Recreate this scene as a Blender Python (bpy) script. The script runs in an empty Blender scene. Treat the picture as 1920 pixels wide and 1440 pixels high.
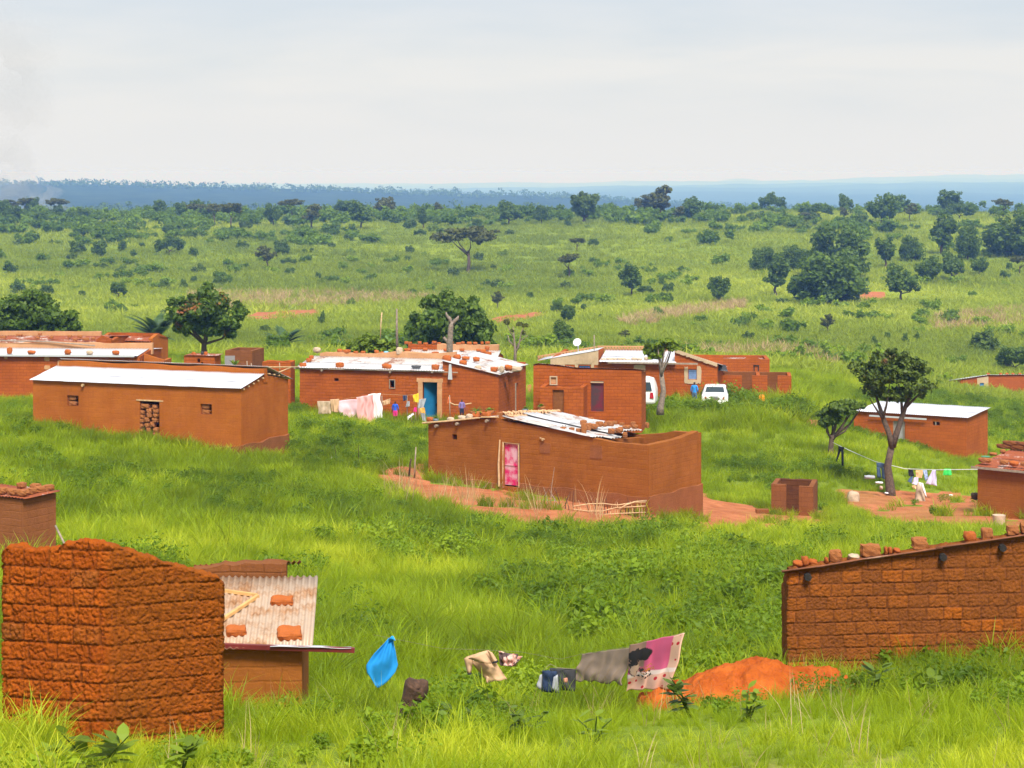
import bpy, bmesh, math, random
import numpy as np
from mathutils import Vector, Matrix, noise as mn
SC = bpy.context.scene
COL = SC.collection
R = random.Random(7)
NR = np.random.RandomState(11)
F, CX, HY = 3800.0, 960.0, 322.0      # lens (pixels of a 1920 wide frame) and horizon row; the eye is the origin

def W(px, py, d): return Vector(((px-CX)/F*d, d, -(py-HY)/F*d))

# ------------------------------------------------------------------ terrain
TD = [12, 14, 17, 20, 27, 30, 38, 47, 60, 70, 80, 95, 111, 118, 130, 150, 180, 237, 300, 360, 434, 520, 600, 700, 780, 850,
      1000, 1300, 1600, 1900, 2600, 3800, 5000, 9000, 15000, 18000, 28000, 34000]
TP = [[1690]*5, [1590, 1590, 1585, 1560, 1555], [1478, 1482, 1480, 1450, 1440], [1400, 1396, 1392, 1350, 1342], [1325, 1340, 1345, 1275, 1262],
      [1290, 1310, 1330, 1300, 1240], [1190, 1210, 1240, 1225, 1170], [1090, 1115, 1140, 1120, 1080], [965, 1000, 1035, 1040, 1025],
      [885, 930, 962, 1003, 1015], [802, 860, 915, 978, 990], [772, 800, 850, 928, 945], [752, 770, 792, 802, 882], [742, 757, 772, 778, 870],
      [725, 735, 750, 760, 835], [697, 706, 714, 726, 800], [668, 675, 684, 696, 765], [645, 648, 656, 670, 742], [622, 620, 625, 640, 662],
      [588, 585, 588, 597, 605], [538, 540, 550, 555, 560], [490, 490, 493, 497, 500], [455, 452, 452, 450, 455], [425, 421, 419, 415, 418],
      [409, 405, 403, 397, 400], [412, 409, 407, 402, 405], [450]*5, [455]*5, [401, 404, 407, 420, 430], [404, 407, 412, 432, 440], [392, 394, 400, 425, 430],
      [347, 352, 362, 388, 394], [385, 390, 400, 400, 400], [376, 376, 372, 366, 362], [352, 352, 350, 346, 341], [362, 362, 360, 350, 350],
      [346, 346, 343, 337, 326], [350, 350, 350, 345, 340]]
TDl = np.log(np.array(TD, float)); TPa = np.array(TP, float); TX = np.array([0, 480, 960, 1440, 1920.])
def vnoise(x, y, s=1.0):
    """cheap smooth value noise, vectorised"""
    x = np.asarray(x, float)*s; y = np.asarray(y, float)*s
    xi = np.floor(x); yi = np.floor(y); fx = x-xi; fy = y-yi
    fx = fx*fx*(3-2*fx); fy = fy*fy*(3-2*fy)
    def h(a, b):
        v = np.sin(a*127.1+b*311.7)*43758.5453
        return v-np.floor(v)
    return (h(xi, yi)*(1-fx)+h(xi+1, yi)*fx)*(1-fy)+(h(xi, yi+1)*(1-fx)+h(xi+1, yi+1)*fx)*fy
def fbm(x, y, s=1.0, o=4):
    a = 0; t = 0
    for i in range(o):
        a = a+vnoise(np.asarray(x)+i*17.3, np.asarray(y)-i*9.1, s*2**i)*.5**i; t += .5**i
    return a/t
def gz(x, y):
    """ground height at world x, y (arrays)"""
    x = np.atleast_1d(np.asarray(x, float)); y = np.atleast_1d(np.asarray(y, float))
    yy = np.maximum(y, 12.0)
    px = np.clip(x/yy*F+CX, 0, 1919.9)
    ld = np.clip(np.log(yy), TDl[0], TDl[-1]-1e-6)
    i = np.clip(np.searchsorted(TDl, ld, side='right')-1, 0, len(TD)-2)
    t = (ld-TDl[i])/(TDl[i+1]-TDl[i])
    ci = np.clip((px/480).astype(int), 0, 3); c = (px-TX[ci])/480
    c = c*c*(3-2*c)*.5+c*.5
    a = TPa[i, ci]*(1-c)+TPa[i, ci+1]*c
    b = TPa[i+1, ci]*(1-c)+TPa[i+1, ci+1]*c
    z = -((a*(1-t)+b*t)-HY)/F*yy
    z = np.where(y < 12, -1.7+(z+1.7)*np.clip((y+2)/14, 0, 1), z)
    amp = np.clip((yy-12)/200, .06, 1.2)*np.clip((2600-yy)/1500, 0.2, 1)
    z = z+np.where(yy > 2600, (fbm(x, y*.5, .0012, 4)-.5)*yy*.0045, 0)
    z = z+(fbm(x, y, .15, 3)-.5)*.25*np.clip(yy/60, .4, 1)+(fbm(x+50, y, .02, 3)-.5)*amp
    return z
def gd(px, py, lo=13, hi=790):
    """distance at which the ground shows at pixel px, py"""
    d = np.exp(np.linspace(math.log(lo), math.log(hi), 1400))
    z = gz((px-CX)/F*d, d)
    row = HY-z/d*F
    k = np.where(row <= py)[0]
    return float(d[k[0]]) if len(k) else hi
def gpoint(px, d):
    x = (px-CX)/F*d
    return Vector((x, d, float(gz(x, d)[0])))
def inpoly(x, y, poly):
    x = np.asarray(x); y = np.asarray(y); c = np.zeros(x.shape, bool); n = len(poly)
    for i in range(n):
        x1, y1 = poly[i]; x2, y2 = poly[(i+1) % n]
        if y1 == y2: continue
        m = ((y1 > y) != (y2 > y)) & (x < (x2-x1)*(y-y1)/(y2-y1)+x1)
        c ^= m
    return c

# ------------------------------------------------------------------ objects
def tag(o, label=None, cat=None, group=None, kind=None):
    if label: o['label'] = label
    if cat: o['category'] = cat
    if group: o['group'] = group
    if kind: o['kind'] = kind
    return o
def empty(name, loc, rz=0):
    o = bpy.data.objects.new(name, None); COL.objects.link(o); o.location = loc; o.rotation_euler = (0, 0, rz)
    o.empty_display_size = .3
    return o
def meshobj(name, me, mats, parent=None, loc=None, rz=0):
    o = bpy.data.objects.new(name, me)
    for m in (mats if isinstance(mats, (list, tuple)) else [mats]): me.materials.append(m)
    COL.objects.link(o)
    if parent: o.parent = parent
    if loc is not None: o.location = loc
    if rz: o.rotation_euler = (0, 0, rz)
    return o
def bobj(name, bm, mats, parent=None, loc=None, rz=0, smooth=False):
    me = bpy.data.meshes.new(name); bmesh.ops.recalc_face_normals(bm, faces=bm.faces) if len(bm.faces) < 60000 else None
    bm.to_mesh(me); bm.free()
    if smooth: me.polygons.foreach_set('use_smooth', [True]*len(me.polygons))
    return meshobj(name, me, mats, parent, loc, rz)
def npmesh(name, v, f, smooth=False):
    """mesh from numpy verts (n,3) and faces (m,3|4)"""
    v = np.asarray(v, np.float32); f = np.asarray(f, np.int32); k = f.shape[1]
    me = bpy.data.meshes.new(name)
    me.vertices.add(len(v)); me.vertices.foreach_set('co', v.ravel())
    me.loops.add(f.size); me.loops.foreach_set('vertex_index', f.ravel())
    me.polygons.add(len(f)); me.polygons.foreach_set('loop_start', np.arange(0, f.size, k, dtype=np.int32))
    try: me.polygons.foreach_set('loop_total', np.full(len(f), k, np.int32))
    except Exception: pass
    if smooth: me.polygons.foreach_set('use_smooth', np.ones(len(f), bool))
    me.update(calc_edges=True); me.validate()
    return me
def copy_tree(o, parent=None):
    c = o.copy(); COL.objects.link(c)
    if parent: c.parent = parent
    for ch in list(o.children): copy_tree(ch, c)
    return c
def V(*a): return Vector(a)

# ------------------------------------------------------------------ bmesh shapes
def box(bm, c, s, rz=0, rot=None, bevel=0):
    m = Matrix.Translation(Vector(c)) @ (rot.to_4x4() if rot is not None else Matrix.Rotation(rz, 4, 'Z')) @ Matrix.Diagonal((*s, 1))
    r = bmesh.ops.create_cube(bm, size=1, matrix=m)
    if bevel:
        e = list({e for v in r['verts'] for e in v.link_edges})
        bmesh.ops.bevel(bm, geom=e, offset=bevel, segments=2, affect='EDGES', profile=.6)
def tube(bm, pts, rads, n=7, cap=True):
    pts = [Vector(p) for p in pts]
    if not isinstance(rads, (list, tuple)): rads = [rads]*len(pts)
    prev = None; ring = None
    for i, p in enumerate(pts):
        t = (pts[min(i+1, len(pts)-1)]-pts[max(i-1, 0)]).normalized()
        a = t.orthogonal() if prev is None else (prev-t*prev.dot(t))
        if a.length < 1e-5: a = t.orthogonal()
        a.normalize(); prev = a; b = t.cross(a)
        nr = [bm.verts.new(p+(a*math.cos(q)+b*math.sin(q))*rads[i]) for q in [2*math.pi*j/n for j in range(n)]]
        if ring:
            for j in range(n): bm.faces.new((ring[j], ring[(j+1) % n], nr[(j+1) % n], nr[j]))
        elif cap: bm.faces.new(nr[::-1])
        ring = nr
    if cap: bm.faces.new(ring)
def lump(sx, sy, sz, seed=0, rough=.12, boxy=.6, sub=3, fr=3.0):
    """an irregular mud brick or stone standing on z=0"""
    bm = bmesh.new(); bmesh.ops.create_cube(bm, size=2)
    bmesh.ops.subdivide_edges(bm, edges=bm.edges, cuts=sub, use_grid_fill=True)
    for v in bm.verts:
        q = v.co.normalized()
        p = v.co*boxy*.86+q*(1-boxy)*1.1
        n = mn.noise(p*fr*.6+Vector((seed*7.1, 3, 1)))+.5*mn.noise(p*fr*1.9+Vector((seed*3.3, 8, 2)))
        p = p*(1+rough*n*1.3)
        v.co = Vector((p.x*sx/2, p.y*sy/2, p.z*sz/2+sz/2))
    return bm
def wall(bm, A, B, T, zb, th, inw, ops=(), seg=.35, jit=.012, brk=(), tj=.012, ends=True):
    """wall slab along A-B (local xy), top height T(x,y), openings (s0,s1,z0,z1), thickness towards inw"""
    A = Vector((A[0], A[1])); B = Vector((B[0], B[1])); L = (B-A).length; u = (B-A)/L; inw = Vector((inw[0], inw[1]))
    S = {0.0, round(L, 4)}
    for o in ops: S.add(round(max(0, o[0]), 4)); S.add(round(min(L, o[1]), 4))
    for b in brk: S.add(round(b, 4))
    S = sorted(S); S2 = []
    for a, b in zip(S[:-1], S[1:]):
        n = max(1, int(round((b-a)/seg)))
        S2 += [a+(b-a)*i/n for i in range(n)]
    S2.append(S[-1]); S = S2
    tops = [T(*(A+u*s)) for s in S]; zt = min(tops)-.04
    for o in ops: zt = max(zt, o[3]+.01) if o[3] < min(tops) else zt
    Z = {round(zb, 4), round(zt, 4)}
    for o in ops:
        if o[2] > zb: Z.add(round(o[2], 4))
        Z.add(round(min(o[3], zt), 4))
    Z = sorted(z for z in Z if z <= zt+1e-6); Z2 = []
    for a, b in zip(Z[:-1], Z[1:]):
        n = max(1, int(round((b-a)/seg)))
        Z2 += [a+(b-a)*i/n for i in range(n)]
    Z2.append(Z[-1]); Z = Z2; nz = len(Z)
    vd = {}
    def vert(i, j, side):
        k = (i, j, side)
        if k not in vd:
            p2 = A+u*S[i]+inw*(th*side)
            z = Z[j] if j < nz else tops[i]
            p = Vector((p2.x, p2.y, z))
            nn = mn.noise(p*1.7)*jit+mn.noise(p*5.1)*jit*.5
            p = p+Vector((inw.x, inw.y, 0))*nn*(1 if side == 0 else -1)
            if j == nz: p.z += (mn.noise(p*3.3)+.6*mn.noise(p*9))*tj
            vd[k] = bm.verts.new(p)
        return vd[k]
    def solid(i, j):
        if i < 0 or i >= len(S)-1 or j < 0 or j >= nz: return False
        s = (S[i]+S[i+1])/2
        if j == nz-1: return True
        z = (Z[j]+Z[j+1])/2
        return not any(o[0] < s < o[1] and o[2] < z < o[3] for o in ops)
    for i in range(len(S)-1):
        for j in range(nz):
            if not solid(i, j): continue
            q = [(i, j), (i+1, j), (i+1, j+1), (i, j+1)]
            bm.faces.new([vert(a, b, 0) for a, b in q])
            bm.faces.new([vert(a, b, 1) for a, b in q[::-1]])
            for (di, dj, e) in ((-1, 0, ((i, j), (i, j+1))), (1, 0, ((i+1, j+1), (i+1, j))), (0, 1, ((i, j+1), (i+1, j+1))), (0, -1, ((i+1, j), (i, j)))):
                if not solid(i+di, j+dj):
                    if dj == -1 and j == 0: continue
                    bm.faces.new([vert(*e[0], 0), vert(*e[1], 0), vert(*e[1], 1), vert(*e[0], 1)])
def corrug(bm, P0, A, Bv, pitch=.076, amp=.012, rows=1, sw=.82, rng=None, tint=None, sag=.01, th=.006, over=.1, rag=.0, skip=()):
    """corrugated roof of overlapping sheets: eave vector A, up-slope vector Bv"""
    rng = rng or R; P0 = Vector(P0); A = Vector(A); Bv = Vector(Bv); nrm = A.cross(Bv).normalized()
    if nrm.z < 0: nrm = -nrm
    lay = bm.faces.layers.float.get('tint') or bm.faces.layers.float.new('tint')
    nsh = max(1, int(round(A.length/sw))); au = A.normalized(); bu = Bv.normalized()
    for r in range(rows):
        for s in range(nsh):
            if (r, s) in skip: continue
            a0 = A.length*s/nsh; a1 = A.length*(s+1)/nsh+.05
            b0 = Bv.length*r/rows-(over if r else 0)+rng.uniform(-rag, rag)*(r == 0); b1 = Bv.length*(r+1)/rows+rng.uniform(-rag, rag)*(r == rows-1)
            na = max(4, int((a1-a0)/pitch*(8 if pitch == .085 else 4))); nb = 4
            tv = tint(r, s) if tint else rng.random(); off = .010*r+.006*(s % 2)+rng.uniform(0, .004)
            g = {}
            for layer in (0, 1):
                for i in range(na+1):
                    a = a0+(a1-a0)*i/na
                    for j in range(nb+1):
                        b = b0+(b1-b0)*j/nb
                        h = math.sin(a/pitch*2*math.pi)*amp+off-sag*math.sin(math.pi*j/nb)*.5+mn.noise(Vector((a*1.5, b*1.5, r*3.1)))*sag-layer*th
                        g[layer, i, j] = bm.verts.new(P0+au*a+bu*b+nrm*h)
            fs = []
            for i in range(na):
                for j in range(nb):
                    fs.append(bm.faces.new((g[0, i, j], g[0, i+1, j], g[0, i+1, j+1], g[0, i, j+1])))
                    fs.append(bm.faces.new((g[1, i, j+1], g[1, i+1, j+1], g[1, i+1, j], g[1, i, j])))
            for i in range(na):
                for j, e in ((0, 0), (nb, 1)):
                    q = (g[0, i, j], g[1, i, j], g[1, i+1, j], g[0, i+1, j]); fs.append(bm.faces.new(q if not e else q[::-1]))
            for j in range(nb):
                for i, e in ((0, 0), (na, 1)):
                    q = (g[0, i, j], g[0, i, j+1], g[1, i, j+1], g[1, i, j]); fs.append(bm.faces.new(q if not e else q[::-1]))
            for f in fs: f[lay] = tv; f.smooth = True

class House:
    """local frame at a near corner: x along the front wall, y away from the viewer"""
    def __init__(s, name, px, d, ang, zb, label, cat='house', group=None):
        s.a = math.radians(ang); s.o = Vector(((px-CX)/F*d, d)); s.u = Vector((math.cos(s.a), math.sin(s.a))); s.v = Vector((-s.u.y, s.u.x)); s.zb = zb
        s.root = empty(name, (s.o.x, s.o.y, zb), s.a); tag(s.root, label, cat, group)
    def w2(s, x, y): return s.o+s.u*x+s.v*y
    def w(s, x, y, z): p = s.w2(x, y); return Vector((p.x, p.y, s.zb+z))
    def x(s, px, y=0):
        k = (px-CX)/F; o = s.o+s.v*y
        return (k*o.y-o.x)/(s.u.x-k*s.u.y)
    def y(s, px, x=0):
        k = (px-CX)/F; o = s.o+s.u*x
        return (k*o.y-o.x)/(s.v.x-k*s.v.y)
    def z(s, py, x, y): return -(py-HY)/F*s.w2(x, y).y-s.zb
    def P(s, px, py, y=0): x = s.x(px, y); return Vector((x, y, s.z(py, x, y)))
    def Q(s, px, py, x=0): y = s.y(px, x); return Vector((x, y, s.z(py, x, y)))
    def op(s, x0, x1, y0, y1, org=0, y=0):
        """opening from pixel box on the front plane; s measured from local x=org"""
        a = s.P(x0, y0, y); b = s.P(x1, y1, y)
        return (a.x-org, b.x-org, b.z, a.z)
    def foot(s, x0, x1, y0, y1): FOOT.append([tuple(s.w2(*q)) for q in ((x0, y0), (x1, y0), (x1, y1), (x0, y1))])
FOOT = []
HAZE, SKYS, SUNE, EXPO = .00026, .50, 3.1, 1.0
# ------------------------------------------------------------------ materials
class NT:
    def __init__(s, name):
        s.m = bpy.data.materials.new(name); s.m.use_nodes = True; s.t = s.m.node_tree; s.t.nodes.clear()
        s.out = s.t.nodes.new('ShaderNodeOutputMaterial')
    def n(s, typ, props=None, **inp):
        nd = s.t.nodes.new('ShaderNode'+typ)
        for k, v in (props or {}).items(): setattr(nd, k, v)
        for k, v in inp.items():
            key = int(k[1:]) if k[0] == 'i' and k[1:].isdigit() else k.replace('_', ' ')
            s.set(nd.inputs[key], v)
        return nd
    def set(s, sock, v):
        if isinstance(v, bpy.types.NodeSocket): s.t.links.new(v, sock)
        elif isinstance(v, (tuple, list)) and len(v) == 3 and sock.type == 'RGBA': sock.default_value = (*v, 1)
        else: sock.default_value = v
    def math(s, op, a, b=0.0, clamp=False): return s.n('Math', {'operation': op, 'use_clamp': clamp}, i0=a, i1=b).outputs[0]
    def mix(s, f, a, b, mode='MIX'):
        nd = s.n('Mix', {'data_type': 'RGBA', 'blend_type': mode}); s.set(nd.inputs[0], f); s.set(nd.inputs[6], a); s.set(nd.inputs[7], b); return nd.outputs[2]
    def noise(s, co, sc, det=3, rough=.55, dist=0): return s.n('TexNoise', None, Vector=co, Scale=sc, Detail=det, Roughness=rough, Distortion=dist).outputs[0]
    def ramp(s, f, *st):
        nd = s.n('ValToRGB', None, Fac=f); e = nd.color_ramp.elements
        while len(e) < len(st): e.new(.5)
        for q, (p, c) in zip(e, st): q.position = p; q.color = (*c, 1) if len(c) == 3 else c
        return nd.outputs[0]
    def rng(s, f, a, b, c=0., d=1.): return s.n('MapRange', {'clamp': True}, i0=f, i1=a, i2=b, i3=c, i4=d).outputs[0]
    def finish(s, bsdf, disp=None):
        s.t.links.new(bsdf if isinstance(bsdf, bpy.types.NodeSocket) else bsdf.outputs[0], s.out.inputs[0]); return s.m
def sc3(t, co, v): return t.n('Mapping', None, Vector=co, Scale=v).outputs[0]
def flat(name, col, rough=.7, var=.25, scale=6, metal=0, bump=0):
    t = NT(name); co = t.n('TexCoord').outputs['Object']
    n = t.noise(co, scale, 4)
    c = t.mix(t.rng(n, .3, .7), tuple(x*(1-var) for x in col), tuple(min(1, x*(1+var)) for x in col))
    b = t.n('BsdfPrincipled', None, Base_Color=c, Roughness=rough, Metallic=metal)
    if bump: t.set(b.inputs['Normal'], t.n('Bump', None, Strength=bump, Distance=.02, Height=n).outputs[0])
    return t.finish(b)
def mud(name, c1=(.33, .098, .024), c2=(.42, .135, .036), mort=(.24, .075, .022), bk=.6, bw=.40, bh=.17, bump=.5, stain=.5, msz=.014, grey=(.30, .13, .055)):
    t = NT(name); co = t.n('TexCoord').outputs['Object']
    x = t.n('SeparateXYZ', None, Vector=co)
    sxy = t.math('ADD', x.outputs[0], x.outputs[1])
    wob = t.noise(co, 2.2, 2)
    wz = t.math('ADD', x.outputs[2], t.math('MULTIPLY', wob, .05))
    wx = t.math('ADD', sxy, t.math('MULTIPLY', t.noise(co, 3.1, 2), .06))
    bc = t.n('CombineXYZ', None, X=wx, Y=wz, Z=0.0).outputs[0]
    br = t.n('TexBrick', {'offset': .5, 'squash': 1.0}, Vector=bc, Color1=(0, 0, 0), Color2=(1, 1, 1), Mortar=(.5, .5, .5), Scale=1.0, Mortar_Size=msz, Mortar_Smooth=.6, Bias=0.0, Brick_Width=bw, Row_Height=bh)
    n1 = t.noise(co, 1.3, 5, .6); n2 = t.noise(co, 14, 4, .65); n3 = t.noise(sc3(t, co, (1.1, 1.1, 9)), 2.4, 4, .6)
    c = t.mix(t.rng(n1, .32, .68), c1, c2)
    c = t.mix(t.math('MULTIPLY', t.rng(t.n('SeparateColor', None, Color=br.outputs[0]).outputs[0], 0, 1), bk*.55), c, tuple(q*1.35 for q in c2))
    c = t.mix(t.math('MULTIPLY', t.rng(n3, .55, .75), stain*.6), c, grey)
    c = t.mix(t.math('MULTIPLY', t.rng(n3, .45, .25), stain*.8), c, tuple(q*.6 for q in c1))
    c = t.mix(t.math('MULTIPLY', br.outputs[1], bk*.75), c, mort)
    c = t.mix(t.math('MULTIPLY', t.rng(n2, .35, .75), .35), c, tuple(q*.6 for q in c1))
    n4 = t.noise(sc3(t, co, (5, 5, .45)), 1.5, 4, .6); n5 = t.noise(co, .7, 3, .5)
    c = t.mix(t.math('MULTIPLY', t.rng(n4, .5, .72), .2), c, tuple(q*.55 for q in c1)); c = t.mix(t.math('MULTIPLY', t.rng(n5, .5, .7), .45), c, tuple(q*.68 for q in c1)); c = t.mix(t.math('MULTIPLY', t.rng(t.noise(co, 30, 3), .58, .75), .3), c, tuple(min(1, q*1.7) for q in c2))
    h = t.math('ADD', t.math('MULTIPLY', br.outputs[1], -bk*1.4), t.math('MULTIPLY', n2, .7))
    h = t.math('ADD', h, t.math('MULTIPLY', t.noise(co, 40, 3), .2))
    b = t.n('BsdfPrincipled', None, Base_Color=c, Roughness=.95, Specular_IOR_Level=.15, Normal=t.n('Bump', None, Strength=bump, Distance=.03, Height=h).outputs[0])
    return t.finish(b)
def tin(name, white=(.58, .59, .62), rust=(.30, .11, .05), amt=.15, pale=(.55, .5, .45), rough=.38):
    """galvanised sheet; the per-sheet 'tint' value decides how weathered it is"""
    t = NT(name); co = t.n('TexCoord').outputs['Object']
    ti = t.n('Attribute', {'attribute_name': 'tint'}).outputs['Fac']
    n = t.noise(co, 1.6, 4, .6); n2 = t.noise(co, 9, 4, .65)
    w = t.mix(ti, white, pale)
    w = t.mix(t.math('MULTIPLY', t.rng(n2, .40, .7), .45), w, tuple(q*.72 for q in white))
    f = t.rng(t.math('ADD', n, t.math('MULTIPLY', t.math('ADD', ti, n2), .22)), .95-amt*1.1, 1.12-amt*1.1)
    c = t.mix(f, w, t.mix(t.rng(n2, .3, .7), rust, tuple(q*.6 for q in rust)))
    b = t.n('BsdfPrincipled', None, Base_Color=c, Roughness=t.rng(f, 0, 1, rough, .9), Metallic=.12)
    return t.finish(b)
def leafmat(name, dark, mid, light, trans=.35, rough=.55, scale=.9, accent=None, acc=.0, inst=False, spec=.25, hv=.8):
    t = NT(name); co = t.n('TexCoord').outputs['Object']
    g = t.n('NewGeometry'); ri = g.outputs['Random Per Island']
    if inst:
        ti = t.n('Attribute', {'attribute_name': 'tint', 'attribute_type': 'INSTANCER'}).outputs['Fac']
        f = t.math('ADD', t.math('MULTIPLY', ti, hv), t.math('MULTIPLY', ri, 1-hv))
    else:
        f = t.math('ADD', t.math('MULTIPLY', t.rng(t.noise(co, scale, 3), .3, .7), .55), t.math('MULTIPLY', ri, .45))
    c = t.ramp(f, (0.05, dark), (.5, mid), (.95, light))
    if accent is not None:
        c = t.mix(t.math('MULTIPLY', t.rng(t.noise(co, .55, 2), .62-acc*.2, .68-acc*.2), t.rng(ri, .2, .6)), c, accent)
    d = t.n('BsdfPrincipled', None, Base_Color=c, Roughness=rough, Specular_IOR_Level=spec)
    tr = t.n('BsdfTranslucent', None, Color=t.mix(.5, c, tuple(q*1.5 for q in light)))
    mx = t.n('MixShader', None, i0=trans); t.t.links.new(d.outputs[0], mx.inputs[1]); t.t.links.new(tr.outputs[0], mx.inputs[2])
    return t.finish(mx)
MT = {}
MT['mud'] = mud('mud_wall')
MT['mud_smooth'] = mud('mud_plaster', (.265, .082, .013), (.345, .114, .021), mort=(.19, .06, .012), bk=.2, bw=.45, bh=.19, bump=.5, stain=.7, grey=(.30, .125, .04), msz=.02)
MT['mud_left'] = mud('mud_plaster_orange', (.35, .094, .013), (.44, .132, .021), mort=(.24, .07, .014), bk=.12, bw=.45, bh=.2, bump=.45, stain=.75, grey=(.36, .14, .04), msz=.02)
MT['mud_red'] = mud('mud_wall_red', (.32, .071, .010), (.41, .099, .016), mort=(.2, .05, .011), bk=.7, stain=.45, msz=.02)
MT['mud_brick'] = mud('mud_brick_wall', (.34, .080, .011), (.44, .11, .017), mort=(.21, .06, .013), bk=.65, bw=.42, bh=.19, stain=.3)
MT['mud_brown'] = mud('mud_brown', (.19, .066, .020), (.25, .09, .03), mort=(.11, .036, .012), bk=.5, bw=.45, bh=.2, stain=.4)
MT['mud_dark'] = mud('mud_dark_brick', (.10, .036, .013), (.14, .05, .018), mort=(.06, .02, .008), bk=.6, bw=.45, bh=.2)  # darkened copy of the brown mud, interior shade put into the colour
MT['mud_dull'] = mud('mud_dull', (.24, .082, .028), (.30, .105, .038), bk=.15, stain=.6)
MT['plaster'] = mud('sand_plaster', (.52, .26, .12), (.60, .33, .17), bk=.0, stain=.35, bump=.3)
MT['cement'] = mud('cement_render', (.50, .36, .22), (.58, .43, .28), bk=.0, stain=.35, bump=.3)
MT['brick'] = mud('loose_brick', (.33, .12, .04), (.42, .16, .055), bk=0, bump=.7, stain=.4)
MT['brick_red'] = mud('loose_brick_red', (.42, .11, .025), (.5, .14, .035), bk=0, bump=.7, stain=.2)
MT['tin'] = tin('galvanised_sheet')
MT['tin_new'] = tin('bright_sheet', (.66, .67, .72), amt=-.05, pale=(.60, .61, .65))
MT['tin_rust'] = tin('rusty_sheet', (.62, .55, .5), (.36, .09, .03), amt=.42, pale=(.5, .33, .25))
MT['tin_old'] = tin('weathered_sheet', (.52, .41, .32), (.42, .2, .08), amt=.22, pale=(.46, .32, .21), rough=.5)
MT['wood_pale'] = flat('pale_wood', (.55, .36, .19), .7, .25, 9)
MT['wood_new'] = flat('new_timber', (.58, .33, .12), .6, .2, 6)
MT['wood_grey'] = flat('grey_wood', (.30, .23, .17), .85, .3, 8, bump=.5)
MT['bark'] = flat('bark', (.10, .065, .045), .9, .45, 9, bump=.8)
MT['bark_grey'] = flat('grey_bark', (.22, .17, .13), .9, .4, 9, bump=.8)
MT['char'] = flat('charred_wood', (.018, .014, .012), .9, .4, 12, bump=.8)
MT['stump'] = flat('stump_wood', (.07, .035, .02), .9, .6, 14, bump=1)
MT['dark'] = flat('dark_metal', (.03, .03, .035), .5, .2)
MT['rubber'] = flat('old_rubber', (.07, .07, .075), .8, .2, bump=.3)
MT['straw'] = flat('dry_husk', (.62, .38, .2), .8, .35, 5)
MT['glass'] = flat('dark_glass', (.03, .045, .05), .08, .1)
MT['car'] = flat('white_car_paint', (.82, .82, .82), .22, .03)
MT['red_lamp'] = flat('red_lamp', (.45, .02, .03), .2, .1)
MT['plate'] = flat('plate_grey', (.20, .17, .14), .5, .2)
MT['skin'] = flat('dark_skin', (.055, .028, .018), .5, .1)
MT['hair'] = flat('black_hair', (.012, .010, .010), .9, .1)
# ------------------------------------------------------------------ more helpers
def cloth(name, q, d, mat, label, cat='laundry', group=None, folds=5, amp=.06, nx=26, ny=18, wav=.03, seed=1, d2=None, pinch=0, slot=None, th=.012):
    """hanging cloth from pixel corners TL,TR,BR,BL at distance d (d2 at the right side)"""
    d2 = d2 or d; bm = bmesh.new(); g = {}
    TL, TR, BR, BL = [Vector((*p, 0)) for p in q]; W0 = None
    for i in range(nx+1):
        for j in range(ny+1):
            u = i/nx; v = j/ny
            p = (TL*(1-u)+TR*u)*(1-v)+(BL*(1-u)+BR*u)*v
            dd = d*(1-u)+d2*u
            w = W(p.x, p.y, dd)
            k = (.25+.75*v)
            fo = math.sin((u+.15*v)*folds*2*math.pi+seed+1.3*mn.noise(Vector((u*3, v*1.5, seed))))*amp*k+mn.noise(Vector((u*4, v*1.6, seed*3.1)))*amp*.8
            w += Vector((mn.noise(Vector((v*3, u*3, seed+9)))*wav*k, fo, (mn.noise(Vector((u*folds*1.2, seed, v*2)))*wav*1.3)*(v if v > 0 else .15)))
            if W0 is None: W0 = w.copy()
            g[i, j] = w
    base = Vector((W0.x, W0.y, W0.z))
    vs = {k: bm.verts.new(w-base) for k, w in g.items()}
    for i in range(nx):
        for j in range(ny):
            f = bm.faces.new((vs[i, j], vs[i+1, j], vs[i+1, j+1], vs[i, j+1])); f.smooth = True
            if slot: f.material_index = slot((i+.5)/nx, (j+.5)/ny)
    me = bpy.data.meshes.new(name); bm.to_mesh(me); bm.free()
    o = meshobj(name, me, mat, None, base)
    m = o.modifiers.new('thickness', 'SOLIDIFY'); m.thickness = th; m.offset = 0
    return tag(o, label, cat, group)
def cl(name, col, **k): return flat(name, col, .85, k.pop('var', .08), k.pop('scale', 5), **k)
LUMPS = []
for k in range(6):
    bm = lump(1, 1, 1, k, .16, .62); me = bpy.data.meshes.new('brick_shape'); bm.to_mesh(me); bm.free(); LUMPS.append(me)
for k in range(4):
    bm = lump(1, 1, 1, k+20, .22, .25, 4, 4); me = bpy.data.meshes.new('stone_shape'); bm.to_mesh(me); bm.free()
    me.polygons.foreach_set('use_smooth', [True]*len(me.polygons)); LUMPS.append(me)
SHP = {}
def rock(name, loc, s, label, cat='brick', group=None, mat='brick', shape=None, rz=None, rx=0, parent=None):
    k = R.randrange(6) if shape is None else shape
    key = (k, mat)
    if key not in SHP:
        me = LUMPS[k].copy(); me.materials.append(MT[mat]); SHP[key] = me
    o = bpy.data.objects.new(name, SHP[key]); COL.objects.link(o)
    o.location = loc; o.scale = s; o.rotation_euler = (rx, 0, R.uniform(-.5, .5) if rz is None else rz)
    if parent: o.parent = parent
    return tag(o, label, cat, group) if label else o
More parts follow.
